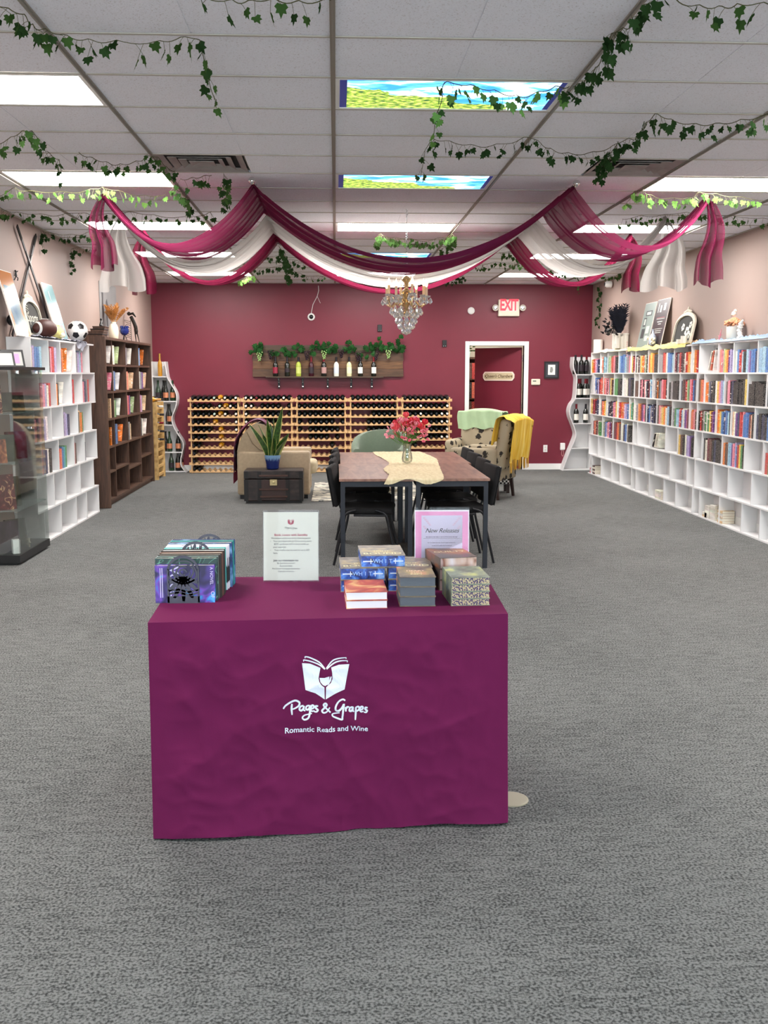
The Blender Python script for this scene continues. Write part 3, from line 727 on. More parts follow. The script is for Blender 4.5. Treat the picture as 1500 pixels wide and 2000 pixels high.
EVEN = [16.0, 15.41, 14.81, 14.36, 13.79, 13.58, 12.99, 12.39, 11.94, 11.36, 11.13, 10.54, 9.94, 9.49, 8.92, 8.7]
ROWZ = [1.61, 1.285, .965, .645, .32, .016]; ROWN = ['top', 'second', 'third', 'fourth', 'fifth', 'bottom']
CUB = [
 ['yorpvn', 'wctl', 'gscrpk', 'lbbblvzp', 'wymr', 'kwdzyoozsk', 'oyokk', 'zzrcwbbl', 'mkzrmkdwroyw', 'woorm', '', 'cppsyouvv', 'wbrrlklvubbn', 'llbdd', ''],
 ['wbnvmrc', 'cpmpzyd', 'ggkk', 'wwwknk', 'dd', 'mpkpwnkmlb', 'wzdokzprrk', 'kzkkk', 'ndmrsgprbnz', 'doc', 'ooznkkkwypvl', 'dppknkkkkkkky', 'kkkkk', 'kwn', ''],
 ['eymrmkn', 'wncoye', 'wnkknppy', 'wrrocvvb', 'ytgd', 'wzeomupk', 'nbznnkn', 'dpeyowlk', 'zgllprmlwupm', 'ocpd', 'kkrrdwzgwgsympum', 'ooybbnblk', 'ewunrrpbbbmek', 'nknkbnk', 'wp'],
 ['mcdmwgg', 'szbvppumd', 'dmrod', 'wnbwk', '', '', '', '', 'ydkwvvukk', '', 'kwmdknkkk', 'oddllupvbrygk', '', 'rgdl', '']]
for r, row in enumerate(CUB):
    P = ODD if r % 2 == 0 else EVEN
    for c, codes in enumerate(row):
        if not codes or c + 1 >= len(P): continue
        shelf_books(codes, P[c] - .008, P[c + 1] + .008, ROWZ[r], XF, 1, .165, .30, '%s cubby from the far end, %s row, white book wall' % (ORD[c], ROWN[r]), fill=.97 if c != 13 else .8)
W_ = 'white book wall'
for i, (c, y, a) in enumerate((('w', 11.05, -.55), ('c', 10.98, -.45), ('w', 10.90, -.30))):
    lean_book(c, y, 1.612 + .02, XF, 1, .165, .22, .025, -a * .8, 'eleventh cubby from the far end, top row, ' + W_, i)
for i, (c, y, a) in enumerate((('w', 12.84, .5), ('w', 12.72, .40), ('k', 12.92, .55))):
    lean_book(c, y, .66, XF, 1, .165, .20, .022, a * .9, 'sixth cubby from the far end, fourth row, ' + W_, i)
for n, (y0, code, cnt, z, cub) in enumerate(((16.15, 'p', 3, .018, 1), (15.98, 'd', 5, .018, 1), (12.75, 'w', 4, .018, 7), (11.05, 'e', 2, .018, 11), (10.98, 'w', 5, .018, 11), (10.82, 'w', 6, .018, 12), (10.60, 'e', 5, .018, 12))):
    for i in range(cnt):
        h = .13 if cub != 7 else .22
        queue_book(code if i % 2 == 0 or code == 'w' else 'w', XF + .012, y0 - h if cub != 1 else y0 - h - .02, z + i * .027, .026, .14, h, 1, (i, cnt, 'flat pile %s, bottom row, white book wall' % ORD[n]), flat=True)

# ---- matching case on the other side
XFL, XWL = -2.76, XL + .002
white_case('white staggered bookcase carrying the footballs, beside the glass case', XFL, XWL, 9.44, 1)
LO = [9.45, 10.015, 10.44, 11.04, 11.645]; LE = [9.64, 10.23, 10.83, 11.28, 11.85]
LC = [['evbbl', 'kprv', 'mo', 'dzvlp'], ['kppvwr', 'ok', 'vr', 'vpnzr'], ['rpnpkvw', '', 'kvvn', 'keog'], ['pbnwk', 'rcbtg', 'pd', 'n']]
LF = [[.75, .85, .35, .55], [.75, .22, .3, .6], [.85, 0, .55, .45], [.75, .65, .3, .15]]
for r, row in enumerate(LC):
    P = LO if r % 2 == 0 else LE
    for c, codes in enumerate(row):
        shelf_books(codes, P[c] + .008, P[c + 1] - .008, ROWZ[r], XFL, -1, .165, .30, '%s cubby, %s row, white bookcase with footballs' % (ORD[c], ROWN[r]), fill=LF[r][c])
lean_book('o', 10.68, 1.62, XFL, -1, .165, .24, .025, .22, 'third cubby, top row, white bookcase with footballs', 2)
lean_book('w', 10.86, 1.62, XFL, -1, .165, .24, .015, .42, 'third cubby, top row, white bookcase with footballs', 3)
lean_book('w', 10.46, 1.295, XFL, -1, .165, .23, .02, .38, 'second cubby, second row, white bookcase with footballs', 2)

# ---- brown bookcase
brn = ramp_mat('brown_wood', [(.25, '#3c2a22'), (.5, '#553d30'), (.8, '#6b4d3c')], 3.0, (9, 9, .9), .5, detail=8, bump=.12, distort=1.5)
t = thing('bookcase', 'tall dark brown wooden bookcase with a vase of pampas grass on top', 'bookcase', (0, 0, 0))
BY = [12.22, 12.73, 13.53, 14.40, 15.24]; XB, XBW = -2.74, XL + .002
BZ = [2.025, 1.71, 1.385, 1.06, .725, .08]
obj('side_panel', B().rbox((-2.70, BY[0] - .05, 0), (XBW, BY[0], 2.03), .006), brn, t)
obj('side_panel', B().rbox((-2.72, BY[4], 0), (XBW, BY[4] + .03, 2.03), .004), brn, t)
obj('top_board', B().box((-2.715, BY[0], 2.0), (XBW, BY[4], 2.03)), brn, t)
for z in BZ[1:]: obj('shelf_board', B().box((XB, BY[0], z - .025), (XBW + .01, BY[4], z)), brn, t)
for y in BY[1:4]: obj('divider', B().box((XB - .002, y - .013, .08), (XBW + .01, y + .013, 2.0)), brn, t)
for c, z in enumerate((.42, .43, .36, .44)): obj('shelf_board', B().box((XB - .002, BY[c] + .013, z - .022), (XBW + .01, BY[c + 1] - .013, z)), brn, t)
obj('plinth', B().box((XB - .03, BY[0], 0), (XB - .05, BY[4], .06)), brn, t)
obj('back_panel', B().box((XBW, BY[0], .06), (XBW + .008, BY[4], 2.0)), brn, t)
BC = [['', 'ww', 'zk', 'lb'], ['', 'zb', 'ece', 'wnzu'], ['e', 'sg', 'pru', 'upv'], ['o', 'nbn', 'kze', 'knw']]
BLN = [['w', 's', 'w', 'o'], ['p', 'w', 'e', 'e'], ['', 'w', 's', 'e'], ['', 'o', '', 'w']]
for r in range(4):
    for c in range(4):
        wh = '%s cubby, %s row, brown bookcase' % (ORD[c], ROWN[r]); n = len(BC[r][c])
        f = {0: 0, 1: .07, 2: .16, 3: .24, 4: .32}[n] / (BY[c + 1] - BY[c]) * 1.05
        if n: shelf_books(BC[r][c], BY[c] + (.35 if c == 0 else .03), BY[c + 1] - .02, BZ[r + 1], XB, -1, .19, .31, wh, fill=f * (3 if c == 0 else 1) if c == 0 else f)
        if BLN[r][c]:
            y = BY[c] + (.40 if c == 0 else .02 + [0, .10, .19, .27, .33][n] + .14)
            lean_book(BLN[r][c], y, BZ[r + 1] + .008, XB, -1, .19, .24, .02, .50, wh, n)

# ---- back-room bookcase seen through the door
t = thing('bookcase', 'dark bookcase of old books in the back room behind the open door', 'bookcase', (2.25, 18.6, 0))
obj('case_frame', B().box((-.02, 0, 0), (0, .25, 1.9)).box((.8, 0, 0), (.82, .25, 1.9)).box((-.02, .24, 0), (.82, .25, 1.9)), brn, t)
for z in (.1, .45, .8, 1.15, 1.5, 1.88): obj('shelf_board', B().box((0, 0, z - .02), (.8, .24, z)), brn, t)
for r, z in enumerate((.1, .45, .8, 1.15, 1.5)):
    for i, c in enumerate(('y', 'd', 'k', 'c', 'd', 'e') if r % 2 else ('d', 'k', 'd', 'r', 'o', 'd')):
        b = UB; nm, cc = PAL[c]
        o = link('book', UBM, None, (2.26 + i * .075 + .07, 18.62, z + .001), (0, 0, PI / 2), (.18, .068, .29)); o.color = (*jit(cc), 1)
        tag(o, '%s book, %s along the %s shelf up, back-room bookcase' % (nm, ORD[i], ORD[r]), 'book', 'books in the back room')
t = thing('potted_plant', 'leafy plant on the bookcase in the back room', 'plant', (2.40, 18.7, 1.88))
obj('pot', B().lathe([(.05, 0), (.07, .12), (.062, .12), (.045, .01)], 14), mat('mint_pot', '#cfe6dc', .4), t)
pb = B()
for i in range(40):
    a = RND.uniform(0, 6.28); r = RND.uniform(.01, .14); z = RND.uniform(.12, .36); pb.ball((r * math.cos(a), r * math.sin(a) * .6, z), (.03, .02, .012), 6)
obj('foliage', pb, ivy_m[1], t)
lt = bpy.data.lights.new('back_room_lamp', 'POINT'); lt.energy = 60; lt.shadow_soft_size = .3; lt.color = (1, .93, .82)
bl = thing('pendant_lamp', 'round ceiling lamp lighting the back room', 'lamp', (2.6, 17.9, CEIL - .2))
obj('globe', B().ball((0, 0, -.06), .06, 12), mat('lamp_globe', '#ffffff', .4, em='#fff0d8', es=4), bl)
link('bulb', lt, bl, (0, 0, -.2))

# ---- build the queue: the 300 that show largest as books of their own, the rest joined
def build_books():
    QUEUE.sort(key=lambda q: -q[0]); far = B(); farc = []
    for i, (s, Mx, sc, col, nm, (k, n, where)) in enumerate(QUEUE):
        if i < 300:
            o = link('book', UBM); o.matrix_world = Mx @ Matrix.Diagonal((*sc, 1)); o.color = (*col, 1)
            tag(o, '%s book, %s in %s' % (nm, ORD[k], where), 'book', 'books on the shelves')
        else:
            S = Mx @ Matrix.Diagonal((*sc, 1)); far.add([(S @ Vector(v))[:] for v in UB.v], UB.f); far.m[-len(UB.m):] = UB.m
            farc += [col] * len(UB.f)
    if farc:
        me = far.mesh('far_books', [bookm_a, pages]); ca = me.color_attributes.new('cover', 'FLOAT_COLOR', 'CORNER')
        for p in me.polygons:
            for li in p.loop_indices: ca.data[li].color = (*farc[p.index], 1)
        tag(link('shelved_books', me), 'small far books filling the shelves of the long white book wall', 'books', None, 'stuff')
    print('BOOKS', len(QUEUE))
build_books()

# ================================================================== WINE
def bottle_prof(kind):
    if kind == 'champ': return [(.004, 0), (.040, .002), (.044, .02), (.044, .13), (.036, .175), (.022, .215), (.016, .25), (.016, .295), (.018, .30), (.018, .315), (.002, .316)]
    if kind == 'slim': return [(.004, 0), (.033, .002), (.036, .02), (.036, .16), (.028, .20), (.015, .225), (.013, .30), (.015, .302), (.015, .315), (.002, .316)]
    return [(.004, 0), (.039, .002), (.0425, .015), (.0425, .185), (.033, .215), (.016, .235), (.0145, .295), (.017, .297), (.017, .312), (.002, .313)]
dkglass = mat('dark_bottle_glass', '#0f1512', .12, spec=.8); grglass = mat('green_bottle_glass', '#16351d', .12, spec=.8); redfoil = mat('red_foil', '#7a1c28', .35, metal=.4)
blkfoil = mat('black_foil', '#17151c', .35); lab_w = mat('cream_label', '#efece2', .6); lab_k = mat('black_label', '#2a2028', .5); lab_c = mat('copper_label', '#d98f6a', .4, metal=.3); gold_b = mat('amber_bottle_glass', '#c98d1e', .15, spec=.8)
def standing_bottle(label, loc, kind, gm, lm, fm, lz=(.05, .13), tall=1, group=None, lr=None):
    t = thing('wine_bottle', label, 'bottle', loc, RND.uniform(-.3, .3), group)
    p = [(r, z * tall) for r, z in bottle_prof(kind)]; obj('glass', B().lathe(p, 16), gm, t, smooth=40)
    if lm:
        r = (lr or .0434 if kind == 'bord' else (.0448 if kind == 'champ' else .0368))
        lb = B(); n = 12; vs = []
        for z in lz:
            for i in range(n + 1):
                a = -PI / 2 - 1.25 + 2.5 * i / n; vs.append((r * math.cos(a), r * math.sin(a), z * tall))
        lb.add(vs, [(i, i + 1, i + n + 2, i + n + 1) for i in range(n)]); obj('label', lb, lm, t, smooth=60)
    if fm:
        top = p[-3:]; obj('foil', B().lathe([(.0178 if kind != 'champ' else .0195, p[-1][1] - .075 * tall), (.0175, p[-1][1] - .02), (.0182, p[-1][1] + .001), (.002, p[-1][1] + .0015)], 14), fm, t, smooth=40)
    return t
lay_mesh = {}
def lying_mesh(key, gm, cap):
    if key in lay_mesh: return lay_mesh[key]
    b = B(); p = bottle_prof('bord')
    b.lathe([(r, .313 - z) for r, z in reversed(p)][:], 12, axis='y')
    b.lathe([(.0175, .06), (.0178, .0), (.0175, -.002), (.003, -.003)], 10, m=1, axis='y')
    lay_mesh[key] = b.mesh('wine_bottle', [gm, cap], 40); return lay_mesh[key]
pine = ramp_mat('pine_wood', [(.3, '#cc9f6a'), (.6, '#e2b884'), (.9, '#efcfa0')], 3, (1.2, 8, 12), .55, detail=6)
RZ = [1.172, 1.041, .914, .787, .663, .539, .407, .283, .154, .033]
def rail_mesh(W, n):
    top = []; bot = [(W, -.022), (0, -.022)]
    for i in range(n):
        cx = W * (.04 + .92 * (i + .5) / n); hw = W * .92 / n / 2
        top += [(cx - hw * .98, .022), (cx - hw * .7, .022)] + [(cx + hw * .62 * math.cos(PI - a), .022 - .028 * math.sin(a)) for a in (0.2, .8, PI / 2, PI - .8, PI - .2)] + [(cx + hw * .7, .022), (cx + hw * .98, .022)]
    top = [(0, .022)] + top + [(W, .022)]
    b = B(); tt = top; n2 = len(tt)
    vs = [(x, 0, z) for x, z in tt] + [(x, 0, -.022) for x, z in tt] + [(x, .018, z) for x, z in tt] + [(x, .018, -.022) for x, z in tt]
    fs = []
    for i in range(n2 - 1):
        fs += [(i, i + n2, i + 1 + n2, i + 1), (i + 2 * n2, i + 1 + 2 * n2, i + 1 + 3 * n2, i + 3 * n2), (i, i + 1, i + 1 + 2 * n2, i + 2 * n2), (i + n2, i + 3 * n2, i + 1 + 3 * n2, i + 1 + n2)]
    fs += [(0, 2 * n2, 3 * n2, n2), (n2 - 1, 2 * n2 - 1, 4 * n2 - 1, 3 * n2 - 1)]
    b.add(vs, fs); return b
RX = [(-2.376, -1.533), (-1.527, -.678), (-.672, .187), (.193, 1.031), (1.037, 1.88)]
FILL = [  # bottles per row (top to bottom) as slot patterns; . empty
 ['ddddlowdw', 'dddd.lowdw', 'ddddlow.w', 'ddd.o...w', 'dddd.o..w', 'ddd..o...', 'dd...o...', 'd........', 'd........', 'dd.......'],
 ['wwpddddwd', 'ww.dddd.d', 'w..dddd.d', 'w..dddd..', '...dd....', '...ddd...', '.........', '.........', '.........', '.........'],
 ['ddddddddd', 'ddddddddd', 'ddddddddd', 'd.ddddd.d', 'd.dddddd.', '..dddd.d.', '......d..', '......d..', '.........', '.........'],
 ['ddddddddd', 'ddddddddd', '....ddddd', '...dddddd', '...dddddd', '....dddd.', '.........', '.........', '.........', '.........'],
 ['ddddddddd', 'dddwddddw', 'dddwdddww', 'dddwdddww', 'ddddddddw', 'dddwdddww', 'ddd......', '.........', '.........', '.........']]
capm = {'d': blkfoil, 'w': mat('white_cap', '#e8e4dc', .5), 'o': mat('orange_cap', '#d9a05c', .4), 'l': mat('mint_cap', '#b8d0c4', .4), 'p': redfoil}
capn = {'d': 'dark', 'w': 'white-capped', 'o': 'amber-capped', 'l': 'mint-capped', 'p': 'red-capped'}
post_m = B().box((0, 0, 0), (.022, .02, 1.22)).mesh('post', pine)
for u, (xa, xb) in enumerate(RX):
    t = thing('wine_rack', 'pine wine rack with wavy rails against the red wall, %s from the curvy shelf' % ORD[u], 'rack', (xa, 16.46, 0), 0, 'pine wine racks')
    W = xb - xa; rm_ = rail_mesh(W, 9).mesh('rail', pine)
    for x in (.03, W - .052):
        for y in (.02, .27): link('post', post_m, t, (x, y, 0))
    for r, z in enumerate(RZ):
        link('rail', rm_, t, (0, 0, z)); link('rail', rm_, t, (0, .292, z + .004))
        pat = FILL[u][r]
        for i, ch_ in enumerate(pat[:9]):
            if ch_ == '.': continue
            x = xa + W * (.04 + .92 * (i + .5) / 9)
            o = link('wine_bottle', lying_mesh(ch_, dkglass if ch_ != 'o' else gold_b, capm[ch_]), None, (x, 16.445, z + .040), (math.radians(1.5), 0, 0))
            tag(o, '%s wine bottle lying in %s slot, %s row down, %s pine rack' % (capn[ch_], ORD[i], ORD[r], ORD[u]), 'bottle', 'bottles lying in the pine racks')
# side rack by the brown bookcase
knot = ramp_mat('knotty_pine', [(.0, '#5a3c1c'), (.12, '#a8814a'), (.5, '#c9a468'), (1, '#d8b87c')], 16, (1, 1, 1), .6, kind='voronoi')
t = thing('wine_rack', 'narrow knotty pine wine rack standing beside the dark brown bookcase', 'rack', (-2.94, 15.42, 0))
for y in (0, .58): obj('side_frame', B().box((0, y, 0), (.25, y + .05, 1.17)), knot, t)
for k in range(9):
    z = .04 + k * .127; obj('rail', B().rbox((.205, .05, z), (.235, .58, z + .045), .006), knot, t); obj('rail', B().rbox((.02, .05, z), (.05, .58, z + .045), .006), knot, t)
for k, (z, c) in enumerate(((1.10, 'w'), (.975, 'd'), (.85, 'p'), (.72, 'd'), (.60, 'd'))):
    o = link('wine_bottle', lying_mesh(c, dkglass, capm[c]), None, (-2.69 + .05, 15.70 + .06 * (k % 2), z + .0), (0, 0, PI / 2))
    tag(o, '%s wine bottle poking out of the knotty pine rack, %s from its top' % (capn[c], ORD[k]), 'bottle', 'bottles in the knotty rack')
for k in range(3):
    o = link('wine_bottle', lying_mesh('o' if k == 0 else 'd', dkglass, capm['d']), None, (-2.64, 15.52 + .13 * k, 1.21), (0, 0, PI / 2))
    tag(o, 'wine bottle lying across the top of the knotty pine rack, %s from the bookcase' % ORD[k], 'bottle', 'bottles in the knotty rack')
# curvy shelves
def curvy(label, edge, xs, zs, yb, depth):
    t = thing('curved_shelf', label, 'shelf', (0, 0, 0)); E = smooth2(edge, 4); yf = yb - depth
    poly = [(x, z) for z, x in E]; poly = poly + [(xs, poly[-1][1]), (xs, poly[0][1])]
    obj('back_panel', B().prism(poly, yb - .012, yb, 'y'), white, t)
    sgn = 1 if xs < E[0][1] else -1; b = B(); n = len(E); vs = []
    for z, x in E: vs += [(x, yf, z), (x - sgn * .014, yf, z), (x - sgn * .014, yb - .012, z), (x, yb - .012, z)]
    fs = [(4 * i + k, 4 * i + (k + 1) % 4, 4 * (i + 1) + (k + 1) % 4, 4 * (i + 1) + k) for i in range(n - 1) for k in range(4)] + [(0, 1, 2, 3), (4 * n - 4, 4 * n - 1, 4 * n - 2, 4 * n - 3)]
    b.add(vs, fs); obj('curved_side', b, white, t, smooth=40)
    obj('straight_side', B().box((xs, yf, 0), (xs + sgn * .014, yb - .012, E[0][0])), white, t)
    for z in zs:
        xe = min(E, key=lambda e: abs(e[0] - z))[1]; obj('shelf_board', B().box((xs + sgn * .014, yf + .003, z - .016), (xe - sgn * .012, yb - .012, z)), white, t)
curvy('white wavy-edged wine shelf in the corner beside the pine racks', [(1.79, -2.735), (1.55, -2.71), (1.45, -2.66), (1.3, -2.58), (1.18, -2.565), (1.05, -2.59), (.9, -2.65), (.78, -2.64), (.65, -2.58), (.476, -2.48), (.33, -2.50), (.2, -2.53), (.1, -2.52), (.0, -2.45)], -2.965, (1.554, 1.159, .777, .334, .02), BACK - .002, .24)
curvy('white wavy-edged wine shelf in the corner beside the thermostat', [(1.87, 3.888), (1.7, 3.885), (1.55, 3.94), (1.45, 3.945), (1.2, 3.93), (1.1, 3.87), (1.0, 3.84), (.9, 3.85), (.8, 3.89), (.7, 3.93), (.6, 3.955), (.5, 3.93), (.3, 3.85), (.1, 3.78), (.0, 3.75)], 4.225, (1.587, 1.20, .787, .378, .02), BACK - .002, .24)
LB = 'wavy shelf by the pine racks'
standing_bottle('amber rose-wine bottle alone on the top of the wavy corner shelf', (-2.84, 16.70, 1.554), 'slim', gold_b, None, mat('gold_foil', '#c9a050', .3, metal=.8), tall=1.15)
for k, (x, y, z, lm) in enumerate(((-2.88, 16.70, 1.159, lab_k), (-2.80, 16.76, 1.159, lab_k), (-2.755, 16.68, 1.159, lab_c), (-2.645, 16.70, 1.159, lab_c), (-2.70, 16.68, .777, lab_c), (-2.74, 16.77, .777, lab_k), (-2.72, 16.70, .334, lab_c), (-2.79, 16.76, .334, lab_k), (-2.58, 16.70, .334, lab_c), (-2.70, 16.70, .02, lab_k), (-2.59, 16.69, .02, lab_c), (-2.555, 16.77, .02, lab_c))):
    lv = {1.159: 'second', .777: 'third', .334: 'fourth', .02: 'bottom'}[z]; idx = sum(1 for q in ((1.159, 0), (.777, 4), (.334, 6), (.02, 9)) if q[0] == z and True)
    first = {1.159: 0, .777: 4, .334: 6, .02: 9}[z]
    standing_bottle('dark bubbly bottle, %s on the %s level of %s' % (ORD[k - first], lv, LB), (x, y, z), 'champ', dkglass if k % 3 else grglass, lm, None, tall=1.05, group='bottles on the wavy corner shelves')
for k, (x, y, z, lm, fm) in enumerate(((3.94, 16.70, 1.587, lab_k, blkfoil), (4.04, 16.70, 1.587, lab_k, blkfoil), (4.13, 16.72, 1.587, lab_k, redfoil), (4.0, 16.68, 1.20, lab_w, redfoil), (4.05, 16.77, 1.20, lab_w, redfoil), (4.11, 16.68, 1.20, lab_w, redfoil), (4.16, 16.76, 1.20, lab_w, redfoil), (3.97, 16.68, .787, lab_w, redfoil), (4.13, 16.69, .787, lab_w, blkfoil))):
    first = {1.587: 0, 1.20: 3, .787: 7}[z]; lv = {1.587: 'top', 1.20: 'second', .787: 'third'}[z]
    standing_bottle('dark red-wine bottle, %s on the %s level of wavy shelf by the thermostat' % (ORD[k - first], lv), (x, y, z), 'bord', dkglass, lm, fm, (.05, .15), group='bottles on the wavy corner shelves')

# ---- plank wall shelf with bottles and grape garland
plank = [ramp_mat('stained_plank_%d' % i, [(.25, a), (.55, b_), (.8, c)], 2.2, (1.2, 6, 14), .6, detail=8, distort=1.2) for i, (a, b_, c) in enumerate((('#38281f', '#4c3a2d', '#5a4636'), ('#4a3322', '#6a4a2f', '#84603c'), ('#3e2c20', '#5c4230', '#705238')))]
t = thing('plank_shelf', 'long plank wall shelf with nine wine bottles above the pine racks', 'shelf', (0, BACK, 0))
for i, (z0, z1, m) in enumerate(((1.545, 1.672, 2), (1.674, 1.80, 1), (1.802, 1.93, 2), (1.932, 2.058, 0))): obj('plank', B().rbox((-1.36 + .006 * (i % 2), -.05, z0), (1.11 - .008 * (i % 2), -.03, z1), .003), plank[m], t)
obj('ledge', B().rbox((-1.14, -.16, 1.53), (.775, -.05, 1.552), .003), plank[0], t)
for x in (-.935, -.544, -.134, .251, .59):
    b = B().box((-.016, -.03, 1.36), (.016, -.003, 1.53)).box((-.016, -.15, 1.515), (.016, -.03, 1.53)); br = obj('bracket', b, black_metal, t, (x, 0, 0))
    for z in (1.50, 1.465, 1.385): obj('screw', B().ball((0, -.034, z), .014, 8), chrome, br)
for i in (0, 1): obj('stud', B().box((-1.2 + i * 2.1, -.03, 1.6), (-1.1 + i * 2.1, -.002, 2.0)), plank[0], t)
NB = [(-.983, dkglass, mat('wine_label_red', '#8c2038', .5), blkfoil, 'red label'), (-.792, dkglass, lab_k, blkfoil, 'black label and pale swirl'), (-.609, mat('lime_bottle_glass', '#a9b84a', .2), mat('wine_label_lime', '#c6d070', .5), blkfoil, 'lime body'), (-.401, mat('plum_bottle_glass', '#38101c', .12), lab_k, redfoil, 'plum body'), (-.196, dkglass, mat('wine_label_rose', '#b08a86', .5), redfoil, 'rosy oval label'),
      (.008, mat('pale_bottle_glass', '#dfe4da', .2), mat('wine_label_bluewhite', '#cfd8e2', .5), blkfoil, 'pale body and blue swirl'), (.217, mat('straw_bottle_glass', '#d9d8a8', .2), mat('wine_label_mint', '#dfe6c4', .5), blkfoil, 'straw body and green leaf label'), (.401, dkglass, lab_w, blkfoil, 'two small white labels'), (.619, dkglass, lab_w, redfoil, 'large white label and red neck')]
for i, (x, gm, lm, fm, d) in enumerate(NB):
    standing_bottle('wine bottle with %s standing %s on the plank wall shelf' % (d, ORD[i]), (x, BACK - .105, 1.552), 'bord', gm, lm, fm, (.05, .15) if i not in (1,) else (.07, .13), group='bottles on the plank shelf')
grape_d = mat('dark_grapes', '#2a1420', .35); grape_g = mat('green_grapes', '#9fc47a', .35); vine_g = leaf_mat('vine_leaf', '#2f5a30')
t = thing('grape_garland', 'garland of vine leaves and grapes draped along the plank wall shelf', 'garland', (0, BACK - .10, 0))
obj('stem', B().tube(smooth2([(-1.34, 0, 2.03), (-1.05, 0, 1.98), (-.6, 0, 1.96), (-.2, 0, 2.02), (.3, 0, 1.97), (.8, 0, 2.02), (1.15, 0, 2.02)], 6), .005, 5), stem_m, t)
vl = B(); o12 = [(0, 0), (.35, -.1), (.5, .25), (.38, .4), (.4, .7), (.15, .6), (0, .95), (-.15, .6), (-.4, .7), (-.38, .4), (-.5, .25), (-.35, -.1)]
vl.add([(0, -.012, .03)] + [(x * .09, 0, y * .09) for x, y in o12], [(0, i + 1, (i + 1) % 12 + 1) for i in range(12)]); vlm = vl.mesh('leaf', vine_g)
def clus(x, z, n, sx, sz):
    for _ in range(n): link('leaf', vlm, t, (x + RND.gauss(0, sx), RND.uniform(-.05, .01), z + RND.gauss(0, sz)), (RND.uniform(-.5, .5), RND.uniform(0, 6.28), RND.uniform(-.7, .7)))
for x, z, n, sx, sz in ((-1.25, 2.0, 10, .06, .05), (-.93, 1.93, 6, .05, .03), (-.78, 1.93, 8, .06, .03), (-.60, 1.95, 7, .05, .03), (-.25, 2.02, 14, .12, .05), (-.05, 2.0, 8, .08, .04), (.22, 1.98, 8, .06, .04), (.42, 1.95, 5, .05, .03), (.55, 1.97, 6, .05, .03), (.80, 2.03, 16, .09, .05), (1.05, 2.02, 8, .05, .05)): clus(x, z, n, sx, sz)
def grapes(x, z, m, n=26):
    b = B()
    for i in range(n):
        f = i / n; r = .045 * (1 - f * .8); a = i * 2.4; b.ball((x + r * math.cos(a), -.03 + r * .6 * math.sin(a), z - f * .14), .013, 6)
    obj('grape_bunch', b, m, t, smooth=80)
for x, z in ((-1.06, 1.97), (-.47, 1.96), (.09, 1.99), (.36, 1.93), (.66, 1.96)): grapes(x, z, grape_d)
for x, z in ((-1.24, 1.94), (-.19, 1.97), (.86, 1.98)): grapes(x, z, grape_g, 18)

# ================================================================== BACK WALL FITTINGS
t = thing('exit_sign', 'lit red EXIT sign with two round emergency lamps', 'sign', (2.84, BACK, 2.665))
obj('housing', B().rbox((-.175, -.07, -.135), (.175, -.001, .135), .012), mat('ivory_plastic', '#e3dcc8', .5), t)
obj('lettering', text_b('EXIT', .2, face_T((0, -.0715, .03), (1, 0, 0), (0, 0, 1)), bold=.006, spacing=.92).tf(Matrix.Diagonal((.78, 1, 1.25, 1))), mat('exit_red', '#ff2a3c', .4, em='#ff1830', es=1.3), t)
obj('face_plate', B().box((-.14, -.071, -.06), (.14, -.07, .12)), mat('exit_face', '#ffd9d0', .4, em='#ff8d80', es=.12), t)
for s in (-1, 1):
    l = obj('lamp_head', B().lathe([(.03, -.05), (.05, -.075), (.052, -.095), (.04, -.1), (.002, -.098)], 16, (s * .225, 0, 0), axis='y'), mat('lamp_housing', '#cfcabd', .4), t, smooth=40)
    obj('lens', B().ball((s * .225, -.095, 0), (.04, .012, .04), 12), chrome, l); obj('lamp_arm', B().box((s * .17, -.05, -.02), (s * .22, -.02, .02)), mat('ivory_plastic', '#e3dcc8', .5), l)
tag(obj('smoke_detector', B().lathe([(.058, 0), (.058, -.02), (.045, -.032), (.02, -.034), (.001, -.034)], 20, axis='y'), white_paint, None, (2.224, BACK - .001, 2.62), smooth=40), 'round white detector on the red wall beside the exit sign', 'detector')
t = thing('security_camera', 'round white dome camera on a cable on the red wall', 'camera', (-.395, BACK, 2.514))
obj('ring', B().lathe([(.06, -.001), (.06, -.02), (.05, -.03), (.036, -.03)], 20, axis='y'), white_paint, t, smooth=40)
obj('dome', B().ball((0, -.025, 0), (.036, .03, .036), 14), mat('dark_dome', '#101014', .08), t, smooth=80)
obj('cable', B().tube([(0, -.01, .06), (.03, -.012, .2), (.10, -.012, .33), (.125, -.012, .42), (.12, -.012, .5)], .005, 5).tube([(.10, -.012, .33), (.15, -.012, .22)], .003, 5), white_paint, t)
for x, z, d in ((.722, 2.336, 'below the chandelier'), (1.79, 2.089, 'beside the white door frame')):
    t = thing('wall_switch_plate', 'small black box on the red wall %s' % d, 'box', (x, BACK, z)); obj('plate', B().rbox((-.035, -.03, -.055), (.035, -.001, .055), .004), black, t)
    for s in (-1, 1): obj('stud', B().ball((s * .018, -.031, -.04), .006, 6), chrome, t)
t = thing('thermostat', 'small white thermostat beside the door frame', 'thermostat', (3.316, BACK, 1.46)); obj('case', B().rbox((-.075, -.03, -.05), (.075, -.001, .05), .012), mat('ivory_plastic', '#e3dcc8', .5), t); obj('screen', B().box((-.05, -.031, .005), (.005, -.03, .025)), mat('lcd', '#5f6a5c', .3), t)
t = thing('picture_frame', 'small black framed print on the red wall above the outlets', 'frame', (3.578, BACK, 1.658))
obj('frame', B().box((-.123, -.025, -.14), (-.1, -.001, .14)).box((.1, -.025, -.14), (.123, -.001, .14)).box((-.1, -.025, .117), (.1, -.001, .14)).box((-.1, -.025, -.14), (.1, -.001, -.117)), black, t)
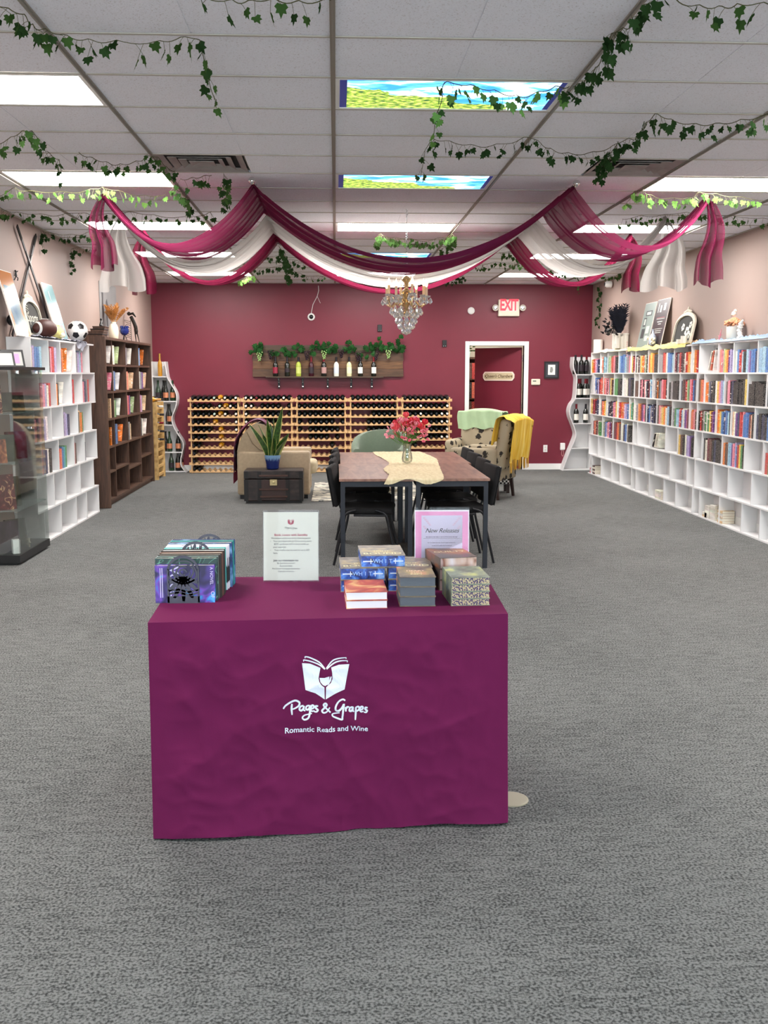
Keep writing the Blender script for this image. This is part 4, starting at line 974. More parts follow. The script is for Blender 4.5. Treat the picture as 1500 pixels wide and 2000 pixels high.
obj('mount', B().box((-.1, -.012, -.117), (.1, -.002, .117)), mat('grey_mount', '#3b4048', .4), t); obj('print', B().box((-.06, -.014, -.08), (.06, -.0125, .085)), paper, t); obj('sketch', B().prism([(-.02, .05), (.015, .045), (.025, 0), (.01, -.045), (-.03, -.04), (-.025, .01)], -.0155, -.0145, 'y'), mat('sketch_grey', '#8f938f', .7), t)
for x, z, d in ((3.503, .352, 'plain'), (3.789, .385, 'with a plugged-in charger and pink cord')):
    t = thing('wall_outlet', 'white wall outlet %s low on the red wall' % d, 'outlet', (x, BACK, z)); obj('plate', B().rbox((-.035, -.01, -.06), (.035, -.001, .06), .003), white_paint, t)
    if d != 'plain': obj('charger', B().rbox((-.04, -.05, -.05), (.04, -.01, .06), .008), white_paint, t); obj('cord', B().tube(smooth2([(-.01, -.04, -.05), (-.02, -.05, -.12), (.0, -.05, -.16), (.015, -.05, -.12), (.01, -.04, -.05)], 4), .003, 5), mat('pink_cord', '#e0a0a0', .5), t)
    else:
        for z_ in (-.025, .025): obj('socket', B().rbox((-.014, -.013, z_ - .014), (.014, -.009, z_ + .014), .003), mat('outlet_socket', '#d2d0ca', .5), t)
t = thing('security_camera', 'small bullet camera in the ceiling corner above the black feathers', 'camera', (XR, 15.63, 2.95)); obj('body', B().lathe([(.03, -.02), (.05, -.03), (.05, -.1), (.03, -.13)], 14, axis='x'), white_paint, t, smooth=40); obj('lens', B().ball((-.13, 0, 0), (.012, .03, .03), 10), black, t)
t = thing('door_sign', 'pale plaque with script lettering hung on the red door', 'sign', (0, 0, 0))
t.parent = None; ca, sa = math.cos(PI - math.radians(38)), math.sin(PI - math.radians(38))
t.location = (DX1 - .012 + .41 * ca - .616 * .0425, BACK + .11 + .41 * sa - .788 * .0425, 1.555); t.rotation_euler = (0, 0, -math.radians(38))
oc = [(-.30, .03), (-.265, .075), (.265, .075), (.30, .03), (.30, -.03), (.265, -.075), (-.265, -.075), (-.30, -.03)]
obj('plaque', B().prism(oc, -.018, -.004, 'y'), mat('plaque_edge', '#f2dcd0', .6), t); obj('field', B().prism([(x * .93, z * .76) for x, z in oc], -.020, -.018, 'y'), mat('plaque_field', '#c8b694', .7, var=.1), t)
obj('lettering', text_b("Queen's Chambers", .075, face_T((0, -.0206, -.002), (1, 0, 0), (0, 0, 1)), shear=.35, bold=.001, spacing=.9), mat('plaque_ink', '#5c4326', .7), t)
for s in (-1, 1): obj('ornament', B().ball((s * .25, -.019, 0), (.012, .004, .016), 8), mat('plaque_ink', '#5c4326', .7), t)
# ================================================================== FRONT DISPLAY TABLE
ZT = .766
FL, FR, BR_, BL = Vector((-.640, 3.375, 0)), Vector((.597, 3.445, 0)), Vector((.618, 4.11, 0)), Vector((-.662, 4.15, 0))
t = thing('folding_table', 'folding table hidden beneath the burgundy printed tablecloth', 'table', (0, 0, 0))
obj('table_top', B().add([(*(p * 1)[:2], z) for z in (ZT - .045, ZT - .006) for p in [c + (Vector((-.02, 3.77, 0)) - c) * .02 for c in (FL, FR, BR_, BL)]], [(3, 2, 1, 0), (4, 5, 6, 7), (0, 1, 5, 4), (1, 2, 6, 5), (2, 3, 7, 6), (3, 0, 4, 7)]), mat('grey_plastic_top', '#b8b8b8', .6), t)
for x in (-.52, .48):
    for y in (3.5, 4.0): obj('leg', B().tube([(x, y, 0), (x, y, ZT - .045)], .014, 8), black_metal, t)
cloth_m = None
def cloth_mat():
    m, nt, b = nt_new('burgundy_tablecloth'); N = nt.nodes; L = nt.links
    b.inputs['Base Color'].default_value = (*srgb('#6a1f4a'), 1); b.inputs['Roughness'].default_value = .85; b.inputs['Specular IOR Level'].default_value = .08; b.inputs['Sheen Weight'].default_value = .06; b.inputs['Sheen Roughness'].default_value = .4
    b.inputs['Sheen Tint'].default_value = (*srgb('#a05078'), 1)
    tc = N.new('ShaderNodeTexCoord'); n = N.new('ShaderNodeTexNoise'); n.inputs['Scale'].default_value = 420; L.new(tc.outputs['Object'], n.inputs['Vector'])
    bp = N.new('ShaderNodeBump'); bp.inputs['Strength'].default_value = .15; bp.inputs['Distance'].default_value = .002; L.new(n.outputs['Fac'], bp.inputs['Height']); L.new(bp.outputs[0], b.inputs['Normal'])
    return m
cloth_m = cloth_mat()
def ridge(x): return 1 - abs(2 * (x - math.floor(x + .5)))
def wrinkle(x, z):
    """creases of the hanging front, metres outward"""
    p = Vector((x, z, 0)); n1 = noise.noise(Vector((x * 3.1 + z * 2.2, z * 1.3 - x * .8, 3.3))); n2 = noise.noise(Vector((x * 2.2 - z * 3.4, z * 2.0 + x * 1.5, 7.7)))
    n3 = noise.noise(Vector((x * 9 + z * 5, z * 8 - x * 6, 1.2)))
    n4 = noise.noise(Vector((x * 7 + z * 9, z * 5 - x * 7, 5.1))); n5 = noise.noise(Vector((x * 8 - z * 7, z * 9 + x * 4, 9.4)))
    r = (1 - abs(n1)) ** 4 * .014 + (1 - abs(n2)) ** 4 * .013 + (1 - abs(n4)) ** 4 * .0055 + (1 - abs(n5)) ** 4 * .005 + n3 * .0012
    return r
def front_pt(u, v, off=0):
    """u 0..1 along the front, v 0 (table edge) .. 1 (hem)"""
    p = FL.lerp(FR, u); out = Vector((FR.y - FL.y, -(FR.x - FL.x), 0)).normalized()
    z = ZT - v * (ZT - .006)
    k = min(1, v * 6) * min(1, u * 10, (1 - u) * 10)
    d = wrinkle(p.x, z) * k + .012 * v + .016 * v * v * math.sin(u * 7 + .6) + off
    q = p + out * d; q.x += (u - .5) * .012 * v + .004 * v * (1 if u < .1 else 0)
    zz = z + (.006 * math.sin(u * 9) if v >= .999 else 0)
    return (q.x, q.y, max(.003, zz))
cb = B()
cb.grid(lambda u, v: front_pt(u, v), 130, 90); cb.f = [f[::-1] for f in cb.f]
def topf(u, v):
    p = FL.lerp(FR, u).lerp(BL.lerp(BR_, u), v); q = Vector(front_pt(u, 0)) if v == 0 else p
    return (p.x, p.y, ZT + .0015 * noise.noise(Vector((p.x * 4, p.y * 6, 0))) * (0 if v in (0, 1) or u in (0, 1) else 1))
cb.grid(topf, 130, 20)
def sidef(P0, P1, sg):
    def f(u, v):
        p = P0.lerp(P1, u); z = ZT - v * (ZT - .006); d = sg * (.012 * v + .022 * v * math.sin(u * 11 + 1) * min(1, u * 5, (1 - u) * 5 + .2))
        if u == 0 and P0 is FR: return front_pt(1, v)
        if u == 1 and P1 is FL: return front_pt(0, v)
        return (p.x + d, p.y, max(.003, z))
    return f
g1 = B().grid(sidef(FR, BR_, 1), 20, 90); g1.f = [f[::-1] for f in g1.f]; g2 = B().grid(sidef(BL, FL, -1), 20, 90); g2.f = [f[::-1] for f in g2.f]
g3 = B().grid(lambda u, v: ((BR_.lerp(BL, u)).x, (BR_.lerp(BL, u)).y + .012 * v, ZT - v * (ZT - .006)), 90, 60); g3.f = [f[::-1] for f in g3.f]
cb = merge(cb, g1, g2, g3)
bm = bmesh.new(); me = cb.mesh('tablecloth', cloth_m); bm.from_mesh(me); bmesh.ops.remove_doubles(bm, verts=bm.verts, dist=.0008); bmesh.ops.recalc_face_normals(bm, faces=bm.faces); bm.to_mesh(me); bm.free()
me.polygons.foreach_set('use_smooth', [True] * len(me.polygons)); me.set_sharp_from_angle(angle=math.radians(55))
tcl = tag(link('tablecloth', me), 'burgundy fitted tablecloth with white winery bookshop logo on its front', 'tablecloth')
ink = mat('white_print', '#e6ecfa', .55)
FW = (FR - FL).length
def clo(a, b_):
    """sketch units of the logo (1500 x 1188) onto the cloth front"""
    X = -.245 + a / 1500 * .423; Z = .676 - b_ / 1188 * .355
    u = (X - FL.x) / (FR.x - FL.x); v = (ZT - Z) / (ZT - .006)
    return front_pt(u, v, .0025)
def fillpoly(poly, n=10):
    """triangulated, subdivided so that it follows the creases"""
    bm = bmesh.new(); vs = [bm.verts.new((a, b_, 0)) for a, b_ in poly]; bm.faces.new(vs)
    bmesh.ops.triangulate(bm, faces=bm.faces[:]); bmesh.ops.subdivide_edges(bm, edges=bm.edges[:], cuts=5, use_grid_fill=True)
    bmesh.ops.triangulate(bm, faces=bm.faces[:])
    bm.verts.index_update(); o = B().add([clo(v.co.x, v.co.y) for v in bm.verts], [[v.index for v in f.verts] for f in bm.faces]); bm.free(); return o
LOGO_L = [(432, 205), (530, 215), (655, 265), (640, 330), (630, 385), (640, 430), (668, 468), (700, 490), (702, 635), (590, 560), (470, 515)]
LOGO_R = [(1005, 228), (880, 235), (785, 265), (797, 330), (799, 400), (780, 445), (720, 490), (715, 635), (830, 570), (945, 525)]
LOGO_W = [(642, 380), (700, 384), (762, 368), (757, 430), (738, 462), (710, 476), (682, 464), (652, 430)]
LOGO_S = [(775, 370), (790, 368), (782, 420), (752, 462), (738, 470), (765, 430)]
LOGO_ST = [[(468, 130), (530, 143), (640, 200), (712, 280)], [(450, 168), (540, 188), (640, 228), (705, 282)], [(725, 275), (800, 190), (880, 160), (970, 150)], [(730, 282), (820, 215), (900, 190), (985, 188)]]
TICKS = [[(468, 128), (470, 150)], [(450, 166), (452, 188)], [(968, 148), (966, 168)], [(984, 186), (980, 208)]]
WORDS = [[(305, 680), (300, 740), (305, 812)], [(200, 735), (225, 700), (290, 660), (350, 640), (395, 665), (385, 705), (340, 735), (305, 745)],
 [(445, 705), (410, 712), (395, 745), (415, 762), (442, 738), (450, 708), (446, 752), (466, 764)], [(515, 705), (482, 714), (475, 745), (500, 752), (520, 725), (523, 703), (521, 780), (502, 848), (457, 870), (430, 848), (460, 815), (545, 797)],
 [(530, 747), (565, 735), (570, 714), (550, 704), (535, 730), (538, 770), (578, 768)], [(622, 714), (592, 714), (596, 740), (618, 760), (600, 780), (570, 776)],
 [(772, 790), (722, 742), (688, 702), (708, 680), (726, 700), (692, 740), (668, 770), (690, 792), (732, 775), (762, 728)],
 [(952, 655), (920, 640), (870, 665), (836, 720), (836, 762), (872, 770), (912, 740), (936, 700), (926, 762), (916, 850), (908, 880), (832, 852), (795, 830), (802, 806), (882, 795)],
 [(955, 733), (960, 787)], [(958, 762), (975, 736), (1002, 736)], [(1042, 736), (1010, 746), (1004, 780), (1030, 782), (1046, 740), (1046, 785), (1062, 790)],
 [(1082, 738), (1080, 810), (1074, 892)], [(1080, 747), (1110, 735), (1126, 760), (1102, 786), (1078, 786)], [(1130, 782), (1165, 767), (1166, 743), (1146, 740), (1131, 770), (1145, 800), (1177, 795)], [(1226, 755), (1200, 750), (1200, 775), (1220, 790), (1206, 810), (1180, 806)]]
lg = fillpoly(LOGO_L); lg = merge(lg, fillpoly(LOGO_R), fillpoly(LOGO_W), fillpoly(LOGO_S))
for s_ in LOGO_ST: lg.stroke(s_, 17, clo)
for s_ in TICKS: lg.stroke(s_, 12, clo, seg=2)
obj('logo_book', lg, ink, tcl)
st = B()
for s_ in WORDS: st.stroke(s_, 24, clo, seg=6)
obj('logo_script', st, ink, tcl)
tb = text_b('Romantic Reads and Wine', 92, Matrix.Diagonal((1, -1, 1, 1)), bold=1.5)
xs = [v[0] for v in tb.v]; k = 1010 / (max(xs) - min(xs))
obj('logo_tagline', B().add([clo(720 + v[0] * k, 1000 + v[1] - 12 * math.cos((v[0] * k) / 505 * 1.4) + 6) for v in tb.v], tb.f), ink, tcl)

# ---- sign holders
acry = glass_mat('acrylic', (.99, .99, 1), .004, .0, .12)
def sign_holder(label, loc, W, H, rz, tilt=.12):
    t = thing('sign_holder', label, 'sign', loc, rz)
    T = Matrix.Translation((0, 0, .003)) @ Matrix.Rotation(-tilt, 4, 'X')
    obj('acrylic_panel', B().box((-W / 2, -.003, 0), (W / 2, -.0015, H)).box((-W / 2, .0015, 0), (W / 2, .003, H + .004)).tf(T), acry, t)
    obj('acrylic_foot', B().box((-W / 2, -.002, 0), (W / 2, .085, .003)), acry, t)
    return t, T
s1, T1 = sign_holder('cream printed newsletter sign in a clear acrylic stand on the tablecloth', (-.186, 4.03, ZT), .226, .285, -.03)
p1 = obj('printed_sheet', B().box((-.11, -.001, .004), (.11, .001, .279)).tf(T1), mat('cream_sheet', '#ced0c2', .6), s1)
inkd = mat('grey_ink', '#333331', .7); inkr = mat('wine_ink', '#9a3048', .6)
def put(body, size, x, z, T, m, parent, name='lettering', align='CENTER', y=-.0013, **k):
    b = text_b(body, size, T @ face_T((x, y, z), (1, 0, 0), (0, 0, 1)), align, **k); return obj(name, b, m, parent)
def mini_logo(T, x, z, s, y=-.0014):
    f = lambda a, b_: (T @ Vector((x + (a - 718) * s, y, z - (b_ - 400) * s)))[:]
    b = B()
    for poly in (LOGO_L, LOGO_R, LOGO_W): b.add([f(*p) for p in poly], [tuple(range(len(poly)))[::-1]])
    for s_ in LOGO_ST: b.stroke(s_, 20, f)
    return b, f
ml, mf = mini_logo(T1, 0, .238, .0000465); obj('logo_mark', ml, inkr, p1)
sb = B()
for s_ in WORDS: sb.stroke(s_, 20, lambda a, b_: (T1 @ Vector(((a - 718) * .000052, -.0014, .214 - (b_ - 760) * .000052)))[:], seg=4)
obj('logo_script', sb, inkd, p1)
ln = [('Book Lovers with Benefits', .0125, 0, .187, inkr), ('We believe every love story deserves perks!', .0088, 0, .174, inkd), ("Your purchases add up! Once you've spent", .0088, .006, .162, inkd), ("$275, you'll earn $10 in store credit on", .0088, .002, .150, inkd), ('your next visit.', .0088, -.045, .138, inkd), ('Your credits may be used for up to $50', .0088, .004, .126, inkd), ('here.', .0088, -.062, .114, inkd),
      ('Join our Newsletter for', .0105, -.02, .084, inkd), ('Be the first to know!', .0085, -.02, .073, inkd), ('Exclusive Sales', .0085, -.02, .062, inkd), ('Pre-Order Campaign Giveaways', .0085, -.02, .051, inkd), ('Calendar of events', .0085, -.02, .040, inkd)]
for body, sz, x, z, m in ln: put(body, sz, x, z, T1, m, p1, bold=.00035 if sz > .01 else .00012)
for z in (.162, .126): obj('bullet', B().ball((T1 @ Vector((-.082, -.0012, z)))[:], .0012, 6), inkd, p1)
s2, T2 = sign_holder('pink and lavender new releases sign in a clear acrylic stand', (.425, 4.035, ZT), .222, .292, -.02, .06)
p2 = obj('printed_sheet', B().box((-.111, -.001, .004), (.111, .001, .284)).tf(T2), mat('white_sheet', '#dcd8dc', .6), s2)
obj('pink_border', B().box((-.107, -.0012, .012), (.107, -.00105, .278)).tf(T2), mat('pink_sheet', '#dc92bc', .6), p2)
obj('inner_sheet', B().box((-.083, -.0015, .0), (.083, -.0013, .262)).tf(T2), mat('lavender_sheet', '#ccc6dc', .6), p2)
put('New Releases', .026, 0, .200, T2, inkd, p2, y=-.0018, shear=.4, spacing=.92)
obj('rule_line', B().box((-.075, -.0017, .1685), (.075, -.0016, .1692)).tf(T2), inkd, p2)
gb = B()   # the rest of the small print is too small to read: soft runs of strokes
for z, w_, dsh in ((.1745, .13, .004), (.151, .115, .003), (.139, .08, .003), (.127, .12, .003), (.115, .075, .003)):
    x = -w_ / 2
    while x < w_ / 2:
        l = RND.uniform(.004, .011); gb.box((x, -.0017, z - dsh / 2.6), (min(x + l, w_ / 2), -.0016, z + dsh / 2.6)); x += l + .0022
obj('small_print', gb.tf(T2), mat('faint_ink', '#7d7690', .7), p2)
fl_ = B()
for sx in (-1, 1):
    for k in range(7): fl_.ball((sx * (.072 - .006 * k % .03), -.0016, .252 - .007 * k), (.006, .0002, .004), 6)
obj('corner_flourish', fl_.tf(T2), mat('faint_pink', '#cdb6cc', .7), p2)

# ---- row of upright books between bookends
def cover_art(name, base, cols, scale, kind='noise'):
    return ramp_mat(name, cols, scale, (1, 1, 1), .35, kind=kind, detail=4, distort=1.0)
purple_art = ramp_mat('cover_purple_floral', [(.36, '#2b2450'), (.47, '#4a3a8c'), (.54, '#7a4ac0'), (.60, '#2f7fd0'), (.68, '#59b8ff')], 14, rough=.35, detail=2, distort=.8)
green_art = ramp_mat('cover_green_vines', [(.42, '#1c3a3a'), (.5, '#2a4a48'), (.53, '#6aa890'), (.56, '#24423f')], 9, rough=.4, detail=1, distort=2.5)
teal_art = ramp_mat('cover_teal', [(.3, '#2aa79c'), (.6, '#49c9c6'), (.8, '#2f8f9c')], 6, rough=.4)
navy_art = ramp_mat('cover_navy', [(.35, '#141c38'), (.5, '#274a86'), (.62, '#7fb4e0'), (.8, '#e6eef4')], 12, rough=.35, detail=4)
bw_art = ramp_mat('cover_black_white', [(.45, '#e8e4ec'), (.5, '#d8d0e0'), (.53, '#17161a'), (.7, '#201e22')], 10, rough=.4, detail=1)
plain_d = mat('cover_dark_plain', '#2c2624', .5); plain_br = mat('cover_brown_plain', '#6a4438', .5); seagr = mat('cover_seagreen', '#1f9a8c', .4); mint = mat('cover_grey_mint', '#7b8a86', .5)
def upright(label, x0, y0, W, H, th, cover, pg=pages):
    """a book standing on its long edge: spine to the left, covers facing the viewer"""
    t = thing('book', label, 'book', (x0, y0, ZT), BA, 'books between the bookends')
    obj('cover', B().box((0, 0, 0), (W, .002, H)).box((0, th - .002, 0), (W, th, H)).box((0, .002, 0), (.003, th - .002, H)), cover, t)
    obj('pages', B().box((.003, .002, .003), (W - .004, th - .002, H - .003)), pg, t); return t
BA = .0
row = [('blue and purple floral book at the front of the bookend row', .216, .142, .028, purple_art, pages), ('dark green vine-patterned book behind the purple floral book', .226, .164, .026, green_art, pages), ('thin pale-spined book in the bookend row behind the green vines', .225, .165, .018, mint, pages),
       ('dark book with cream pages, fourth in the bookend row', .232, .168, .025, plain_d, pages), ('brown book with cream pages, fifth in the bookend row', .234, .170, .03, plain_br, pages), ('dark thick book behind the brown one in the bookend row', .236, .174, .034, plain_d, mat('white_pages', '#f6f4ee', .8)),
       ('teal-topped book leaning by the tree of life bookend', .232, .172, .03, teal_art, paper), ('black and white patterned book behind the teal one', .236, .174, .025, bw_art, paper), ('pale checked book in the rear half of the bookend row', .238, .176, .026, bw_art, paper), ('navy and white illustrated book near the rear bookend', .246, .180, .03, navy_art, pages), ('sea-green book near the end of the bookend row', .247, .181, .025, seagr, pages), ('dark blue book last in the bookend row', .248, .182, .025, navy_art, pages)]
y = 3.672; books_y = []
for i, (lab, W, H, th, cv, pg) in enumerate(row):
    if i in (0, 6): books_y.append(y); y += .006 if i else 0
    bx = -.665 + i * .0012 - (.0 if i < 1 else .004)
    bk_ = upright(lab, bx, y, W, H * .98, th, cv, pg)
    if i == 0:
        def pv(body, size, x, z, m, **k): obj('lettering', text_b(body, size, Matrix.Translation((x, -.0006, z)) @ face_T((0, 0, 0), (0, 0, -1), (1, 0, 0)), **k), m, bk_)
        pw = mat('pale_lilac_ink', '#e4dcff', .5); pv('Voices', .045, .068, .075, pw, bold=.0006); pv('OF', .02, .208, .03, pw); pv('A NOVEL', .016, .205, .10, pw)
        for xx in (.018, .025): obj('spine_text_line', B().box((xx, -.0007, .02), (xx + .0025, -.0003, .13)), pw, bk_)
    y += th + .0012
    if i == 5: y += .014
    if i == 11: books_y.append(y)
be_m = mat('bookend_metal', '#4c4e5c', .6)
def bookend(label, x, yy, W, H, kind, front=True):
    t = thing('bookend', label, 'bookend', (x, yy, ZT), 0, 'metal bookends')
    s = -1 if front else 1; b = B(); th = .0025
    obj('foot_plate', B().box((-W / 2, 0, 0), (W / 2, s * .004, .002)), be_m, t)
    R_ = W / 2; zc = H - R_
    def arc(r, a0, a1, n=24): return [(r * math.cos(a0 + (a1 - a0) * i / n), zc + r * math.sin(a0 + (a1 - a0) * i / n)) for i in range(n + 1)]
    def ribbon(pts, wd):
        bb = B(); bb.stroke(pts, wd, lambda a, c: (a, 0, c), seg=2); n = len(bb.v); f = list(bb.f); bb.v += [(x_, s * th, z_) for x_, y_, z_ in bb.v]; bb.f += [tuple(i + n for i in q[::-1]) for q in f]; bb.m = [0] * len(bb.f)
        return bb
    obj('arch_rim', merge(ribbon([(-R_ + .004, 0)] + [(-R_ + .004, zc)] + [(-x_, z_) for x_, z_ in arc(R_ - .004, 0, PI)][1:-1] + [(R_ - .004, zc), (R_ - .004, 0)], .010)), be_m, t)
    if kind == 'rose':
        pl = B().box((-R_, 0, 0), (R_, s * th, .026)); 
        rp = []
        for k in range(4):
            r = .012 + .0125 * k; rp.append(ribbon([(r * math.cos(a + k) * (1 + .08 * math.sin(3 * a)), zc - .002 + r * .85 * math.sin(a + k)) for a in [i * .3 for i in range(19)]], .0065))
        lv = []
        for a, l in ((-2.4, .075), (-.75, .075), (-1.57, .09), (-2.0, .085), (-1.15, .085), (-2.8, .06), (-.35, .06)):
            lv.append(ribbon([(0, zc - .02), (l * .5 * math.cos(a), zc - .02 + l * .55 * math.sin(a)), (l * math.cos(a) * .95, zc - .02 + l * math.sin(a))], .016))
        for z_ in (.034, .045): lv.append(ribbon([(-R_ * .9, z_), (-R_ * .3, z_ + .006), (R_ * .3, z_ - .004), (R_ * .9, z_ + .004)], .008))
        obj('rose_cutout', merge(pl, *rp, *lv), be_m, t)
    else:
        lv = [ribbon([(0, .0), (.002, zc * .6), (0, zc)], .008)]
        for a in (.35, .8, 1.25, 1.57, 1.9, 2.35, 2.8): lv.append(ribbon([(0, zc - .03), (.5 * R_ * math.cos(a), zc - .03 + .55 * R_ * math.sin(a)), ((R_ - .006) * math.cos(a), zc + (R_ - .008) * math.sin(a) * .95)], .005))
        for k in range(10):
            a = .3 + k * .28; r = R_ * (.55 + .25 * (k % 2)); c0 = (r * math.cos(a), zc - .01 + r * math.sin(a)); lv.append(ribbon([(c0[0] - .004, c0[1] - .01), c0, (c0[0] + .003, c0[1] + .012)], .008))
        obj('tree_cutout', merge(*lv), be_m, t)
bookend('dark rose-cutout metal bookend against the purple floral book', -.562, books_y[0] - .0035, .118, .176, 'rose')
bookend('round tree of life metal bookend in the middle of the book row', -.54, books_y[1] - .002, .118, .198, 'tree')
bookend('dark arched bookend peeping over the last book of the row', -.51, books_y[2] + .001, .118, .198, 'tree', False)

# ---- stacks of books lying flat
def flat_book(label, cx, y0, z, W, D, th, rz, cover, spine_side, edge, group, title=None, tm=None):
    """W across, D deep; near face is page edge or spine"""
    t = thing('book', label, 'book', (cx, y0, z), rz, group); c = .0022
    b = B().box((-W / 2, 0, 0), (W / 2, D, c)).box((-W / 2, 0, th - c), (W / 2, D, th))
    if spine_side == 'far': b.box((-W / 2, D - c, c), (W / 2, D, th - c))
    else: b.box((-W / 2, 0, c), (-W / 2 + c, D, th - c))
    cv = obj('cover', b, cover, t)
    obj('pages', B().box((-W / 2 + (.0025 if spine_side != 'left' else c), .0025, c), (W / 2 - .0025, D - (c if spine_side == 'far' else .003), th - c)), edge, t)
    if title:
        for k, (body, size, yy, m) in enumerate(title): obj('lettering', text_b(body, size, face_T((0, yy, th + .0004), (1, 0, 0), (0, 1, 0)), bold=.0006), m, cv)
    return t
blue_edge = ramp_mat('blue_sprayed_edge', [(.36, '#16204e'), (.48, '#2a4fb0'), (.58, '#4f8ae8'), (.72, '#9cc8ff')], 26, rough=.4, detail=4, distort=.6)
grey_art = ramp_mat('cover_grey_gold', [(.35, '#5a554e'), (.52, '#8f887c'), (.66, '#b8a574')], 16, rough=.35, detail=4, distort=1.2)
gold_ink = mat('pale_gold_ink', '#efe8b8', .4); sword = mat('sword_white', '#e8f2ff', .5)
def blue_book(label, cx, y0, z, rz):
    W, D, th = .172, .235, .046
    t = flat_book(label, cx, y0, z, W, D, th, rz, grey_art, 'far', blue_edge, 'blue-edged fantasy books', [('BOUND', .042, .045, gold_ink), ('LIGHT', .022, .095, gold_ink)])
    for s in (-1, 1):
        b = B().box((s * .078, -.0012 + .0025, .021), (s * .040, .0022, .025)).box((s * .046, -.0012 + .0025, .013), (s * .049, .0022, .033)); obj('sword_mark', b, sword, t)
    for k, ch_ in enumerate('WHIT'): obj('lettering', text_b(ch_, .022, face_T((-.028 + k * .019, .0012, .023), (1, 0, 0), (0, 0, 1))), mat('edge_lettering', '#a8d0ff', .5), t)
blue_book('blue-edged fantasy book at the bottom of the pile nearest the cream sign', .099, 3.83, ZT, .0)
blue_book('blue-edged fantasy book second up in the pile nearest the cream sign', .099, 3.833, ZT + .0465, .02)
blue_book('blue-edged fantasy book at the bottom behind the grey-edged books', .282, 3.835, ZT, .0)
blue_book('blue-edged fantasy book second up behind the grey-edged books', .282, 3.838, ZT + .0465, -.03)
blue_book('blue-edged fantasy book crowning the pyramid', .178, 3.845, ZT + .093, .03)
redart = ramp_mat('cover_red_gold', [(.35, '#8c2c24'), (.5, '#c2553c'), (.62, '#e0b070'), (.75, '#efd9a4')], 10, rough=.4, detail=4, distort=1)
wpages = mat('bright_pages', '#f3f4f8', .75)
for k in range(2): flat_book('red and gold covered book, %s of the pair in front of the pyramid' % ('lower' if k == 0 else 'upper'), .106, 3.545, ZT + .031 * k, .148, .215, .0305, .03, redart, 'far', wpages, 'red and gold books')
grcov = ramp_mat('cover_olive_flowers', [(.35, '#4c4038'), (.5, '#786a52'), (.62, '#a08a54'), (.75, '#d88a6a')], 14, rough=.4, detail=4)
ged = mat('grey_page_edge', '#5d646c', .7, var=.08, vs=40, stretch=(1, 1, 20))
for k in range(3): flat_book('grey-edged romance book, %s of the middle stack' % ('bottom', 'centre', 'top')[k], .290, 3.572, ZT + .0362 * k, .131, .20, .036, .0, grcov, 'far', ged, 'grey-edged books', [('HEART', .022, .115, mat('peach_ink', '#ffd9c0', .5)), ('YOU', .020, .085, MATS['peach_ink'] if 'peach_ink' in MATS else gold_ink), ('KEPT', .020, .055, gold_ink)] if k == 2 else None)
pated = ramp_mat('floral_page_edge', [(.30, '#3c3058'), (.42, '#6a5a90'), (.52, '#b0a070'), (.66, '#cfc09a')], 170, rough=.6, kind='voronoi')
lcov = ramp_mat('cover_grey_green', [(.35, '#5c6458'), (.55, '#8a9480'), (.7, '#c4c87c')], 18, rough=.35, detail=4)
for k in range(4): flat_book('purple and gold patterned-edge book, %s from the bottom of its stack' % ORD[k], .482, 3.575, ZT + .0262 * k, .142, .215, .026, .05, lcov, 'left', pated, 'patterned-edge books')
brc = ramp_mat('cover_brown_orange', [(.3, '#4a4440'), (.5, '#6a5a50'), (.62, '#a0643c'), (.78, '#e0a050')], 7, rough=.3, detail=3)
ph_ = ramp_mat('photo_page_edge', [(.35, '#e8dce0'), (.5, '#d8b8a8'), (.6, '#8a4c34'), (.75, '#f0e4e4')], 9, (1, 1, .6), .5, detail=2, distort=1.2)
for k in range(3): flat_book('brown romance book with photo-printed edges, %s of the rear stack' % ('bottom', 'centre', 'top')[k], .470, 3.84, ZT + .0435 * k, .150, .225, .043, .18 if k == 2 else .10, brc, 'left', ph_, 'photo-edged books', [('GUILTY', .038, .13, gold_ink)] if k == 2 else None)
tg = obj('floor_plate', B().lathe([(.068, 0), (.068, .004), (.062, .006), (.001, .006)], 28), mat('ivory_disc', '#a29c86', .5), None, (.650, 3.63, .0005)); tag(tg, 'flat ivory disc lying on the carpet beside the tablecloth', 'disc')
# ================================================================== DINING DESKS AND CHAIRS
oak = ramp_mat('brown_oak_top', [(.3, '#6b4a3e'), (.5, '#8a6352'), (.75, '#a27c68')], 2.4, (7, 1.0, 6), .35, detail=8, distort=.8)
steel = mat('dark_steel', '#262a33', .5, metal=.2)
def desk(label, x0, x1, y0, y1):
    t = thing('desk', label, 'table', (x0, y0, 0), 0, 'desks pushed together')
    W, D = x1 - x0, y1 - y0
    obj('table_top', B().rbox((0, 0, .728), (W, D, .75), .003), oak, t)
    lm_ = B().box((0, 0, 0), (.036, .036, .728))
    for x in (.012, W - .048):
        for y in (.02, D - .056): obj('leg', B().box((x, y, 0), (x + .036, y + .036, .7275)), steel, t)
    for y in (.022, D - .05): obj('apron', B().box((.048, y, .683), (W - .048, y + .026, .7275)), steel, t)
    for x in (.014, W - .04): obj('apron', B().box((x, .056, .683), (x + .026, D - .056, .7275)), steel, t)
desk('brown-topped desk at the viewer end of the block, half toward the trunk', .02, .632, 8.20, 9.60)
desk('brown-topped desk at the viewer end of the block, half toward the book wall', .638, 1.255, 8.20, 9.60)
desk('brown-topped desk at the far end of the block, half toward the beige armchair', .035, .645, 9.605, 11.03)
desk('brown-topped desk at the far end of the block, half toward the patterned chairs', .651, 1.285, 9.605, 11.03)
blk_fab = mat('black_fabric', '#0d0d0f', .9, bump=.15, bs=300)
